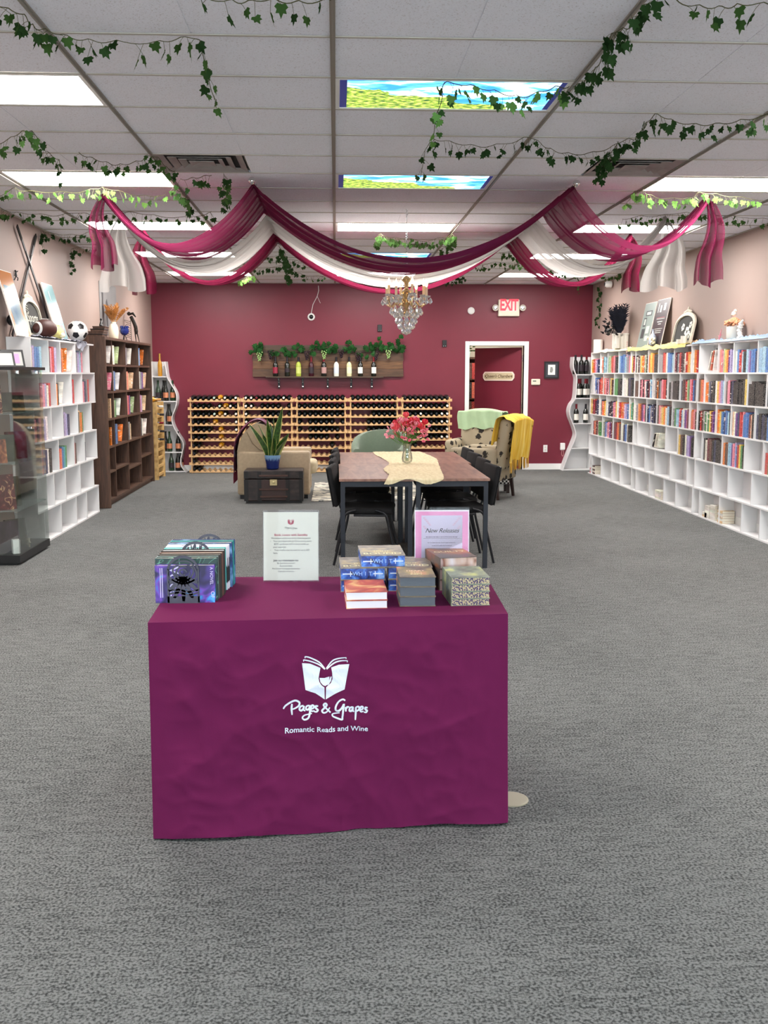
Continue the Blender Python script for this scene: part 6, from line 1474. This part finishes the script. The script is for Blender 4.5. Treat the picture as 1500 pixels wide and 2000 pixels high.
t, bx = lean_panel('poster_board', 'orange and blue glossy poster board leaning by the crossed sticks', 'poster', -2.80, -2.955, 9.20, 9.60, .60, .012, p_or, wedge)
obj('picture_field', bx(.05, .35, .10, .46, .001, .002), ramp_mat('poster_sky', [(.35, '#6484a0'), (.6, '#8aa4b4'), (.8, '#b0b4a8')], 5, rough=.12), t)
t, bx = lean_panel('poster_board', 'teal glossy poster board with red lettering blocks behind the soccer ball', 'poster', -2.80, -2.955, 10.55, 10.95, .60, .012, p_tl, wedge)
for a, b_ in ((.06, .17), (.19, .30)): obj('lettering_block', bx(.07, .33, a, b_, .001, .002), mat('poster_red', '#c4606a', .3), t)
obj('title_mark', bx(.15, .19, .42, .52, .001, .002), mat('poster_dark', '#4a6a70', .3), t)
def arch_board(label, xb, sgn, y0, y1, h, words=None):
    """chalkboard in an ornate white arched frame, leaning on the wall; sgn +1 wall at +X"""
    t = thing('chalkboard', label, 'chalkboard', (xb, (y0 + y1) / 2, TZ)); W = (y1 - y0) / 2; lean = Matrix.Rotation(sgn * .20, 4, 'Y')
    def outline(k):
        w_, hh = W - k, h - k; o = [(-w_, k), (w_, k)]
        for i in range(13):
            a = PI * i / 12; o.append((w_ * math.cos(a) * (1 if True else 0), h * .62 + (hh - h * .62) * math.sin(a)))
        return o
    oo, ii = outline(0), outline(.045); n = len(oo); b = B(); f0, f1 = (-.0, -.02) if sgn > 0 else (0, .02)
    vs = [(f1, a, z) for a, z in oo] + [(f1 * 1.4, a, z) for a, z in ii] + [(0, a, z) for a, z in oo] + [(0, a, z) for a, z in ii]
    fs = []
    for i in range(n): j = (i + 1) % n; fs += [(i, j, j + n, i + n), (i + 2 * n, i + 3 * n, j + 3 * n, j + 2 * n), (i, i + 2 * n, j + 2 * n, j), (i + n, j + n, j + 3 * n, i + 3 * n)]
    b.add(vs, fs); obj('frame', b.tf(lean), mat('antique_white', '#d6cfbc', .6, var=.1, vs=30), t)
    obj('slate', B().prism(outline(.043), 0, f1 * .4, 'x').tf(lean), mat('slate', '#2c2d2a', .7, var=.15, vs=5), t)
    cr = B()
    for k in range(9): a = (k - 4) * .028; cr.ball((f1 * .7, a, h + .02 - abs(k - 4) * .006), (.012, .018, .02), 8)
    cr.ball((f1 * .7, 0, h + .045), (.012, .022, .025), 8); obj('crest', cr.tf(lean), MATS['antique_white'], t)
    return t, lean, f1
t, ln_, f1 = arch_board('arched chalkboard in white ornate frame behind the brown football', -2.885, -1, 9.80, 10.36, .40)
chk = mat('chalk', '#d8d8c8', .8)
obj('lettering', text_b('Sports', .13, ln_ @ face_T((f1 * .4 + .0015, 0, .20), (0, 1, 0), (0, 0, 1)), shear=.3).tf(Matrix.Identity(4)), chk, t)
cb_ = B()
for k in range(3): cb_.tube([(f1 * .4 + .002, -.2, .33 - k * .02), (f1 * .4 + .002, -.08, .31 - k * .03)], .003, 4)
obj('chalk_marks', cb_.tf(ln_), chk, t)
stick_m = mat('stick_black', '#222024', .4); tape = mat('stick_tape', '#14130f', .9)
for k, (ya, yb_) in enumerate(((9.84, 11.15), (10.49, 9.55))):
    t = thing('hockey_stick', 'black hockey stick crossed on the pink wall, %s' % ('tape end nearest the glass case' if k == 0 else 'tape end under the hanging ivy'), 'stick', (0, 0, 0), 0, 'crossed hockey sticks')
    top = Vector((-2.962, ya, 2.96)); bot = Vector((-2.952, yb_ - (.2 if k == 0 else 0), TZ + .012)); d = (bot - top).normalized(); xo = Vector((.012 * (1 - k) + .0, 0, 0))
    s = d.cross(Vector((1, 0, 0))).normalized() * .016; th_ = Vector((.010, 0, 0))
    def bar(a, b_, w_): 
        q = [a - s * w_ - th_ * .5 + xo, a + s * w_ - th_ * .5 + xo, a + s * w_ + th_ * .5 + xo, a - s * w_ + th_ * .5 + xo]; r = [p + (b_ - a) for p in q]
        return B().add([p[:] for p in q + r], [(0, 3, 2, 1), (4, 5, 6, 7), (0, 1, 5, 4), (1, 2, 6, 5), (2, 3, 7, 6), (3, 0, 4, 7)])
    obj('shaft', bar(top + d * .16, bot, 1), stick_m, t); obj('taped_grip', bar(top, top + d * .16, 1.15), tape, t)
    e = Vector((0, .0, 0)); fwd = Vector((0, -1 if k else 1, 0))
    obj('shaft_stripe', bar(top + d * .3 + Vector((.0055, 0, 0)), top + d * .5 + Vector((.0055, 0, 0)), .3), mat('stick_silver', '#b8b4b0', .4), t)
fbm = mat('football_leather', '#4c2620', .5, bump=.2, bs=200)
t = thing('american_football', 'brown leather football with white stripe resting on the grey scarf', 'ball', (-2.785, 10.02, TZ + .097), math.radians(60)); L2 = .15
obj('leather', B().lathe([(.002, -L2)] + [(.088 * (1 - (k / 8) ** 2) ** .75, L2 * k / 8) for k in range(-7, 8)] + [(.002, L2)], 20, axis='x'), fbm, t, smooth=60)
for s in (-1, 1): r1, r2 = .088 * (1 - (.62) ** 2) ** .75 + .0015, .088 * (1 - .75 ** 2) ** .75 + .0015; obj('stripe', B().lathe([(r1, s * L2 * .62), (r2, s * L2 * .75)], 20, cap=False, axis='x'), white_paint, t)
lb = B().box((-.05, -.004, .086), (.05, .004, .091))
for k in range(6): lb.box((-.045 + .018 * k - .003, -.014, .087), (-.045 + .018 * k + .003, .014, .092))
obj('laces', lb, white_paint, t)
# soccer ball: twelve black and twenty white panels
t = thing('soccer_ball', 'black and white soccer ball on the grey scarf', 'ball', (-2.80, 11.30, TZ + .125), .4)
ico = bmesh.new(); bmesh.ops.create_icosphere(ico, subdivisions=1, radius=1); V12 = [v.co.normalized() for v in ico.verts]; F20 = [[v.index for v in f.verts] for f in ico.faces]; ico.free()
sw, sk = mat('ball_white', '#e8e8e6', .4), mat('ball_black', '#17171a', .4); RB = .112
def dome(poly, m, nm):
    c = sum(poly, Vector()) / len(poly); b = B(); n = len(poly); vs = [(c.normalized() * RB)[:]]; rings = []
    for s in (.35, .7, .955): 
        for i in range(n):
            a, c2 = poly[i], poly[(i + 1) % n]
            for q in (0, .5): p = a.lerp(c2, q); p = c + (p - c) * s; vs.append((p.normalized() * RB)[:])
    m2 = 2 * n
    for i in range(n):
        for q in (0, .5): a, c2 = poly[i], poly[(i + 1) % n]; p = a.lerp(c2, q); p = c + (p - c) * .995; vs.append((p.normalized() * (RB - .003))[:])
    fs = [(0, 1 + i, 1 + (i + 1) % m2) for i in range(m2)]
    for k in range(3): fs += [(1 + k * m2 + i, 1 + (k + 1) * m2 + i, 1 + (k + 1) * m2 + (i + 1) % m2, 1 + k * m2 + (i + 1) % m2) for i in range(m2)]
    b.add(vs, fs); obj(nm, b, m, t, smooth=50)
for i, v in enumerate(V12):
    nb = sorted([w_ for w_ in V12 if .3 < v.dot(w_) < .6], key=lambda w_: math.atan2((w_ - v).dot(v.orthogonal().normalized().cross(v)), (w_ - v).dot(v.orthogonal().normalized())))
    dome([v.lerp(w_, 1 / 3) for w_ in nb], sk, 'black_panel')
for f in F20:
    a, b_, c = (V12[i] for i in f); dome([a.lerp(b_, 1 / 3), a.lerp(b_, 2 / 3), b_.lerp(c, 1 / 3), b_.lerp(c, 2 / 3), c.lerp(a, 1 / 3), c.lerp(a, 2 / 3)], sw, 'white_panel')
t = thing('plush_toy', 'pale yellow round plush toy between the football and soccer ball', 'toy', (-2.80, 10.52, TZ + .01)); obj('body', B().ball((0, 0, .065), (.06, .075, .068), 14), mat('yellow_plush', '#e0d88c', .95, bump=.3, bs=200), t, smooth=180); obj('muzzle', B().ball((.05, -.02, .04), (.03, .035, .028), 10), mat('cream_plush', '#f0eccc', .95), t, smooth=180)
for s in (-1, 1): obj('ear', B().ball((0, s * .045, .125), (.018, .02, .022), 8), MATS['yellow_plush'], t, smooth=180)
def scarf(label, pts, w_, m, amp=.02, front=4.07, droop=0, seed=0, name='scarf'):
    P = smooth2(pts, 6); n = len(P)
    def f(u, v):
        g = v * (n - 1); i = min(int(g), n - 2); p = Vector(P[i]).lerp(Vector(P[i + 1]), g - i); a = (u - .5)
        z = p.z + .006 + amp * abs(noise.noise(Vector((u * 3 + seed, p.y * 9, seed)))) + amp * .6 * abs(noise.noise(Vector((u * 9, p.y * 22 + seed, 2)))); x = p.x + a * w_ * (1 + .25 * noise.noise(Vector((p.y * 5, seed, 0))))
        if droop and u < .22:
            dd = (.22 - u) / .22; x = front - .008 - .006 * dd - .004 * math.sin(p.y * 30); z = TZ + .008 - droop * dd * (1 + .8 * noise.noise(Vector((p.y * 5, 1, seed))))
        return (x, p.y, z)
    return tag(obj(name, B().grid(f, 14, 12 * len(pts)), m, smooth=180), label, 'scarf')
scarf('crumpled grey-blue scarf under the balls on the white bookcase', [(-2.86, 9.62, TZ), (-2.82, 9.9, TZ), (-2.84, 10.3, TZ), (-2.85, 10.8, TZ), (-2.82, 11.2, TZ), (-2.84, 11.5, TZ)], .17, mat('grey_scarf', '#9a9ba6', .9, var=.08, vs=12), .028, seed=3)
b = B()
def hang(u, v): y = 11.10 + .34 * u; return (-2.752 + .012 * math.sin(u * 20 + v * 3) + .02 * v * (1 - v), y + .03 * math.sin(v * 4), TZ + .012 - .10 * v * math.sin(PI * u) ** .5 + .01 * math.sin(u * 31))
tag(obj('scarf', B().grid(hang, 24, 8), MATS['grey_scarf'], smooth=180), 'grey scarf end drooping over the shelf edge below the soccer ball', 'scarf')
tag(obj('wood_block', B().rbox((-.05, -.12, 0), (.05, .12, .025), .003), pine, None, (-2.90, 9.30 - .0, TZ + .0)), 'thin pale wooden block beside the orange poster board', 'block') if False else None
# climbing figure and black blob on the wall
t = thing('wall_figure', 'tiny black climbing figure on the pink wall by the sticks', 'ornament', (XL + .014, 9.78, 2.50), -.6)
obj('figure', B().ball((0, 0, .042), .011, 8).tube([(0, 0, .03), (.004, .004, -.005)], [.010, .009], 6).tube([(0, 0, .025), (.01, .02, .045)], .004, 5).tube([(0, 0, .02), (.008, -.02, .0)], .004, 5).tube([(0, .004, -.005), (.008, .018, -.02), (.004, .016, -.045)], .005, 5).tube([(0, 0, -.005), (.006, -.012, -.025), (0, -.02, -.042)], .005, 5), black, t)
t = thing('wall_speaker', 'small black rounded speaker on the pink wall behind the orange poster', 'speaker', (XL + .002, 9.50, 2.08)); obj('body', B().ball((.03, 0, 0), (.028, .05, .05), 12), black, t, smooth=60); obj('mount', B().box((0, -.01, -.01), (.02, .01, .01)), black, t)

# ================================================================== ON TOP OF THE BROWN BOOKCASE
BT = 2.031
for k in range(4):
    t = thing('box', 'flat dark brown wooden box, %s in the pile on the brown bookcase corner' % ORD[k], 'box', (-2.84 + .012 * k, 12.36 + .02 * k, BT + .031 * k), 0, 'pile of wooden boxes'); obj('body', B().rbox((-.09 + .008 * k, -.13 + .01 * k, 0), (.10 - .008 * k, .13 - .01 * k, .022), .003), brn, t); obj('lid', B().rbox((-.095 + .008 * k, -.135 + .01 * k, .022), (.105 - .008 * k, .135 - .01 * k, .0305), .003), brn if k % 2 else black, t)
t = thing('figurine', 'small black twin-headed figurine on the pile of wooden boxes', 'ornament', (-2.80, 12.46, BT + .124)); obj('body', B().tube([(0, -.04, .01), (0, -.02, .035), (0, 0, .07)], [.016, .014, .008], 8).ball((0, 0, .085), .015, 8).tube([(0, .03, .01), (0, .035, .03)], [.012, .008], 8).ball((0, .035, .045), .012, 8).tube([(0, -.05, .008), (0, .08, .006)], .008, 6), black, t, smooth=60)
t = thing('vase', 'cream bottle vase of golden pampas grass on the brown bookcase', 'vase', (-2.84, 13.32, BT))
obj('ceramic', B().lathe([(.045, 0), (.058, .015), (.064, .09), (.060, .15), (.045, .185), (.032, .20), (.036, .222), (.030, .222), (.026, .20)], 22), cream, t, smooth=50)
pam = mat('pampas_gold', '#d9a05a', .9, var=.2, vs=20)
for k in range(22):
    a = RND.uniform(0, 6.28); sp = RND.uniform(.02, .17); b = B(); hh = RND.uniform(.16, .28); tip = Vector((sp * math.cos(a) * .95 + .02, sp * math.sin(a) * 1.1 + .03, .20 + hh)); P = [Vector((0, 0, .18)).lerp(tip, i / 9) + Vector((0, .02 * (i / 9) ** 2, -.02 * (i / 9) ** 2)) for i in range(10)]
    b.tube(P, .002, 4)
    for i in range(3, 10):
        for q in range(12):
            aa = RND.uniform(0, 6.28); l = .048 * math.sin(PI * (i - 2) / 8.5) + .012; d = Vector((math.cos(aa), math.sin(aa), .8)).normalized() * l; s = Vector((-math.sin(aa), math.cos(aa), 0)) * .005; b.add([(P[i] - s)[:], (P[i] + s)[:], (P[i] + d)[:]], [(0, 1, 2)])
    obj('plume', b, pam, t)
t = thing('glass_orb', 'faceted cobalt blue glass orb on dark legs on the brown bookcase', 'ornament', (-2.84, 14.0, BT)); bm = bmesh.new(); bmesh.ops.create_icosphere(bm, subdivisions=2, radius=.062); orb = B().add([(v.co + Vector((0, 0, .135)))[:] for v in bm.verts], [[v.index for v in f.verts] for f in bm.faces]); bm.free(); obj('orb', orb, mat('cobalt_glass', '#16307e', .08, spec=1, coat=.5), t)
lg_ = B()
for k in range(3): a = k * 2.1; lg_.tube([(.01 * math.cos(a), .01 * math.sin(a), .075), (.035 * math.cos(a), .035 * math.sin(a), 0)], .005, 6)
obj('legs', lg_, black_metal, t)
for k in range(6):
    a = k * 1.05; obj('petal', B().ball((.045 * math.cos(a), .045 * math.sin(a), .185), (.016, .016, .022), 6), MATS['cobalt_glass'], t)
t = thing('sculpture', 'dark metal openwork figure sculpture with long legs on the brown bookcase', 'sculpture', (-2.84, 14.72, BT), -PI / 2); ir = mat('bronze_iron', '#2c2620', .5, metal=.4)
obj('torso', B().tube(smooth2([(0, .02, .18), (0, .0, .26), (0, -.03, .33), (0, -.05, .37)], 4), [.012] + [.026] * 11 + [.018], 8), ir, t, smooth=60); obj('head', B().ball((0, -.075, .405), (.02, .028, .028), 10).tube([(0, -.06, .40), (0, -.02, .41), (0, .02, .36)], [.016, .02, .008], 8), ir, t, smooth=60)
obj('leg', B().tube([(0, .02, .19), (0, .06, .0)], [.012, .004], 6), ir, t); obj('leg', B().tube([(0, .0, .19), (0, .015, .0)], [.012, .004], 6), ir, t); obj('skirt', B().lathe([(.016, .24), (.026, .16), (.02, .12)], 10, (0, .02, 0)), ir, t)
sk_ = B()
for k in range(9): z = .05 + .03 * k; sk_.tube(smooth2([(0, -.05, z), (0, -.10 - .02 * (k % 3), z + .03), (0, -.13, z + .01 + .02 * (k % 2))], 3), .004, 5)
sk_.tube([(0, -.05, 0), (0, -.055, .32)], .005, 6); sk_.ball((0, -.05, .005), (.03, .04, .006), 8); obj('openwork', sk_, mat('grey_iron', '#6f6a66', .4, metal=.6), t)
t = thing('wall_poster', 'grey poster with two dark silhouettes on the pink wall above the pampas', 'poster', (XL + .001, 13.2, 2.10)); obj('sheet', B().box((0, 0, 0), (.006, .98, .66)), mat('poster_grey', '#8a8a8a', .5, var=.12, vs=2), t)
obj('silhouette', B().prism([(.10, .55), (.16, .58), (.20, .52), (.19, .40), (.24, .30), (.20, .22), (.17, .08), (.14, .22), (.10, .32), (.12, .45)], .0062, .0075, 'x'), mat('poster_charcoal', '#3c3c3e', .5), t); obj('silhouette', B().prism([(.34, .42), (.40, .46), (.44, .40), (.52, .36), (.42, .30), (.44, .12), (.38, .10), (.33, .28)], .0062, .0075, 'x'), mat('poster_charcoal', '#3c3c3e', .5), t)

# ================================================================== ON TOP OF THE BOOK WALL
t = thing('paper_roll', 'plain white paper roll standing at the far end of the book wall', 'roll', (4.15, 16.08, TZ)); obj('roll', B().lathe([(.02, .0), (.072, .0), (.072, .2), (.02, .2)], 24), paper, t, smooth=40); obj('core', B().lathe([(.021, .0), (.021, .203), (.018, .203), (.018, 0)], 16), mat('cardboard', '#b8966a', .9), t)
scarf('cream lace scarf under the castle planter on the book wall', [(4.13, 15.72, TZ), (4.14, 15.2, TZ), (4.14, 14.6, TZ), (4.13, 14.1, TZ)], .17, mat('cream_scarf', '#e8e2c4', .9, var=.05, vs=20), .045, droop=.02, seed=11)
scarf('yellow scarf trailing along the book wall under the posters', [(4.12, 14.2, TZ), (4.13, 13.6, TZ), (4.13, 13.0, TZ), (4.13, 12.3, TZ), (4.14, 11.75, TZ)], .18, mat('yellow_scarf', '#e8d78a', .9, var=.08, vs=8), .05, droop=.035, seed=23)
scarf('peach scarf bunched behind the white candles on the book wall', [(4.18, 12.75, TZ + .012), (4.18, 12.2, TZ + .02), (4.19, 11.6, TZ + .012)], .09, mat('peach_scarf', '#e0b48c', .9, var=.08, vs=8), .05, seed=31)
scarf('pale blue scarf draped along the near end of the book wall', [(4.12, 11.55, TZ), (4.13, 11.0, TZ), (4.13, 10.4, TZ), (4.13, 9.8, TZ), (4.13, 9.2, TZ)], .18, mat('blue_scarf', '#9cb4cc', .9, var=.08, vs=8), .06, droop=.008, seed=41)
t = thing('planter', 'white castle-shaped planter holding black feathers and black leaves', 'planter', (4.13, 14.75, TZ + .03)); cw = mat('castle_white', '#e4e0d6', .6, bump=.4, bs=40)
cs = B().box((-.07, -.08, 0), (.07, .08, .17))
for x in (-.06, .06):
    for y in (-.085, .085): cs.lathe([(.036, 0), (.036, .19), (.044, .195), (.044, .215), (.001, .216)], 12, (x, y, 0))
obj('castle', cs, cw, t); obj('doorway', B().prism([(-.02, 0), (.02, 0), (.02, .06), (0, .085), (-.02, .06)], -.0715, -.07, 'x'), mat('castle_grey_door', '#6f6a62', .8), t)  # doorway is a flat grey-brown shape on the castle wall
fm_ = mat('black_feather', '#1c1f2e', .9, var=.3, vs=10)
for k in range(48):
    a = RND.uniform(-1.0, .75); l = RND.uniform(.28, .50); lean = RND.uniform(-.3, .25); b = B(); d = Vector((RND.uniform(-.50, .10), RND.uniform(-.55, .20), 1)).normalized(); s = Vector((1, RND.uniform(-.8, .8), 0)).normalized(); p0 = Vector((0, 0, .17)); n = 12
    for i in range(n):
        t0 = .12 + .88 * i / n; c = p0 + d * l * t0 + Vector((0, -.10 * t0 ** 2, -.02 * t0 ** 2)); wv = (.075 * math.sin(PI * min(1, t0 * .95)) + .006)
        for q in (-1, 1): e = c + s * wv * q * RND.uniform(.5, 1.15) + d * .05; b.add([c[:], (c + d * l / n * .75)[:], e[:]], [(0, 1, 2)])
    obj('feather', b, fm_, t)
lf = B().add([(0, 0, 0), (.022, 0, .03), (0, .004, .075), (-.022, 0, .03)], [(0, 1, 2, 3)]).mesh('leaf', mat('black_leaf', '#101116', .5)); sb2 = B()
for k in range(46):
    a = RND.uniform(0, 6.28); el = RND.uniform(-.2, .9); r = RND.uniform(.06, .26); p = Vector((-.05 - .75 * r * abs(math.cos(a)), .06 + r * .9 * abs(math.sin(a)) * (1 if k % 4 else -1), .22 + r * el)); sb2.tube([(0, 0, .18), (p * .6 + Vector((0, 0, .1)))[:], p[:]], .0015, 4); link('leaf', lf, t, p, (RND.uniform(-1.5, 1.5), RND.uniform(-1.5, 1.5), a))
obj('twigs', sb2, black, t)
pg_, pd_ = mat('poster_sagegreen', '#8a9a94', .35), mat('poster_nearblack', '#33282c', .35)
t, bx = lean_panel('poster_board', 'grey-green poster board with book icons leaning behind the blue bottle', 'poster', 4.10, 4.222, 13.38, 13.86, .62, .01, pg_, wedge)
icn = mat('poster_pale_icon', '#c8d0c8', .4); icd = mat('poster_dark_icon', '#3c4446', .4)
for a, b_, c, d, m in ((.10, .36, .44, .51, icd), (.14, .32, .455, .495, icn), (.28, .40, .30, .42, icd), (.30, .37, .32, .40, icn), (.08, .22, .20, .30, icn), (.26, .40, .14, .27, icd), (.08, .20, .10, .17, icn)): obj('icon', bx(a, b_, c, d, .001 if m is icd else .0022, .0022 if m is icd else .003), m, t)
t, bx = lean_panel('poster_board', 'near-black poster board with white wine icons leaning beside the arched chalkboard', 'poster', 4.10, 4.222, 12.82, 13.33, .63, .01, pd_, wedge)
for a, b_, c, d, m in ((.40, .42, .46, .58, icn), (.28, .34, .46, .55, icn), (.12, .20, .48, .57, icn), (.08, .40, .385, .39, MATS['poster_red']), (.08, .40, .37, .376, icn), (.14, .34, .33, .34, icn), (.18, .30, .30, .31, icn), (.08, .40, .24, .245, icn), (.12, .36, .215, .222, icn), (.12, .36, .19, .197, icn)): obj('icon', bx(a, b_, c, d, .001, .002), m, t)
t, ln_, f1 = arch_board('arched chalkboard in white ornate frame with white painted blooms', 4.13, 1, 11.76, 12.46, .40)
fl = B()
for k, (y, z, s) in enumerate(((.05, .22, .05), (-.12, .16, .07), (-.20, .24, .045), (-.20, .12, .05))):
    for q in range(5): a = q * 1.257 + k; fl.ball((f1 * .4 - .004, y + s * .7 * math.cos(a), z + s * .6 * math.sin(a)), (.003, s * .5, s * .4), 6)
obj('painted_bloom', fl.tf(ln_), mat('bloom_white', '#e8e8de', .7), t); obj('painted_leaf', B().prism([(.1, .08), (-.02, .12), (-.15, .07), (-.02, .05)], f1 * .4 - .003, f1 * .4 - .001, 'x').tf(ln_), mat('painted_green', '#4c5a3c', .7), t)
for k, (y, h, r) in enumerate(((12.02, .05, .035), (11.86, .085, .038))): tag(obj('candle', B().lathe([(r, 0), (r, h), (r - .006, h - .004), (.001, h - .006)], 18), mat('wax_white', '#f0ece0', .4), None, (4.075, y, TZ + .02), smooth=40), '%s white pillar candle before the arched chalkboard on the book wall' % ('short' if k == 0 else 'taller'), 'candle')
t = thing('bottle_vase', 'pale blue bottle with cream blossoms beside it on the yellow scarf', 'vase', (4.08, 13.06, TZ + .03)); obj('glass', B().lathe([(.035, 0), (.048, .02), (.05, .09), (.03, .13), (.013, .155), (.013, .2), (.017, .205), (.012, .205)], 18), mat('pale_blue_glass', '#b4bfd0', .2), t, smooth=50)
for dy, dz in ((.085, .09), (-.075, .03), (-.07, .075)):
    b = B()
    for k in range(9): a = k * .9; b.ball((-.02 + .02 * math.cos(a), dy + .024 * math.sin(a), dz + .012 * math.sin(2.1 * k)), (.014, .016, .012), 6)
    obj('blossom', b, mat('cream_petal', '#ece4c8', .7), t, smooth=80)
t = thing('coral_ornament', 'small pink coral branch lying on the blue scarf', 'ornament', (4.08, 10.75, TZ + .03)); obj('branch', B().tube([(0, .02, 0), (0, -.01, .05), (0, -.04, .11)], [.009, .007, .003], 6).tube([(0, -.01, .03), (0, -.06, .05)], [.006, .003], 6).tube([(0, 0, .02), (0, .05, .04)], [.006, .003], 6), mat('pink_coral', '#d88a94', .6), t)
t = thing('planter', 'white round planter of peach roses with a white bird perched on the blossoms', 'planter', (4.14, 10.52, TZ + .02)); obj('pot', B().lathe([(.062, 0), (.078, .02), (.08, .13), (.072, .13), (.068, .02)], 22), mat('glazed_white', '#dcdcd4', .25), t, smooth=40)
rm1 = B()
for q in range(3):
    for k in range(6): a = k * 1.05 + q * .5; r = .011 + .010 * q; rm1.ball((r * math.cos(a), r * math.sin(a), .014 - .006 * q), (.011, .011, .012), 6)
rme = rm1.mesh('rose', mat('peach_rose', '#e8a47c', .7), 80)
for k in range(16): a = k * 2.4; r = .012 * math.sqrt(k) * 1.6; link('rose', rme, t, (r * math.cos(a), r * math.sin(a), .15 + .05 * (1 - r / .09)), (-.8 * r * 8 * math.sin(a), .8 * r * 8 * math.cos(a), a), (1.15,) * 3)
bw = mat('bird_white', '#f0eee6', .4); bd = obj('bird', B().ball((0, .02, .265), (.024, .044, .026), 12).ball((0, -.012, .292), .018, 10).tube([(0, .05, .262), (0, .10, .245)], [.018, .004], 6).tube([(0, -.027, .292), (0, -.04, .288)], [.005, .001], 5), bw, t, smooth=80)
bd['label'] = 'white bird figurine'
t = thing('figurine', 'white scalloped sea-horse style figurine beside the peach roses', 'ornament', (4.12, 10.30, TZ + .02)); obj('body', B().tube(smooth2([(0, .03, .0), (0, -.01, .03), (0, .03, .07), (0, .01, .12), (0, -.01, .15)], 4), [.022 + .008 * math.sin(k * 2.2) for k in range(17)], 10).tube([(0, 0, .15), (0, -.05, .185)], [.022, .008], 8), bw, t, smooth=70)
# loose ends: strings of beads falling over the book wall edge
t = thing('bead_string', 'string of tiny pink beads hanging over the book wall edge', 'beads', (4.055, 14.12, TZ)); bb = B()
for k in range(8): bb.ball((-.004, .004 * math.sin(k), .10 - k * .028), .010, 6)
obj('beads', bb, mat('pink_bead', '#e0b4ae', .4), t)
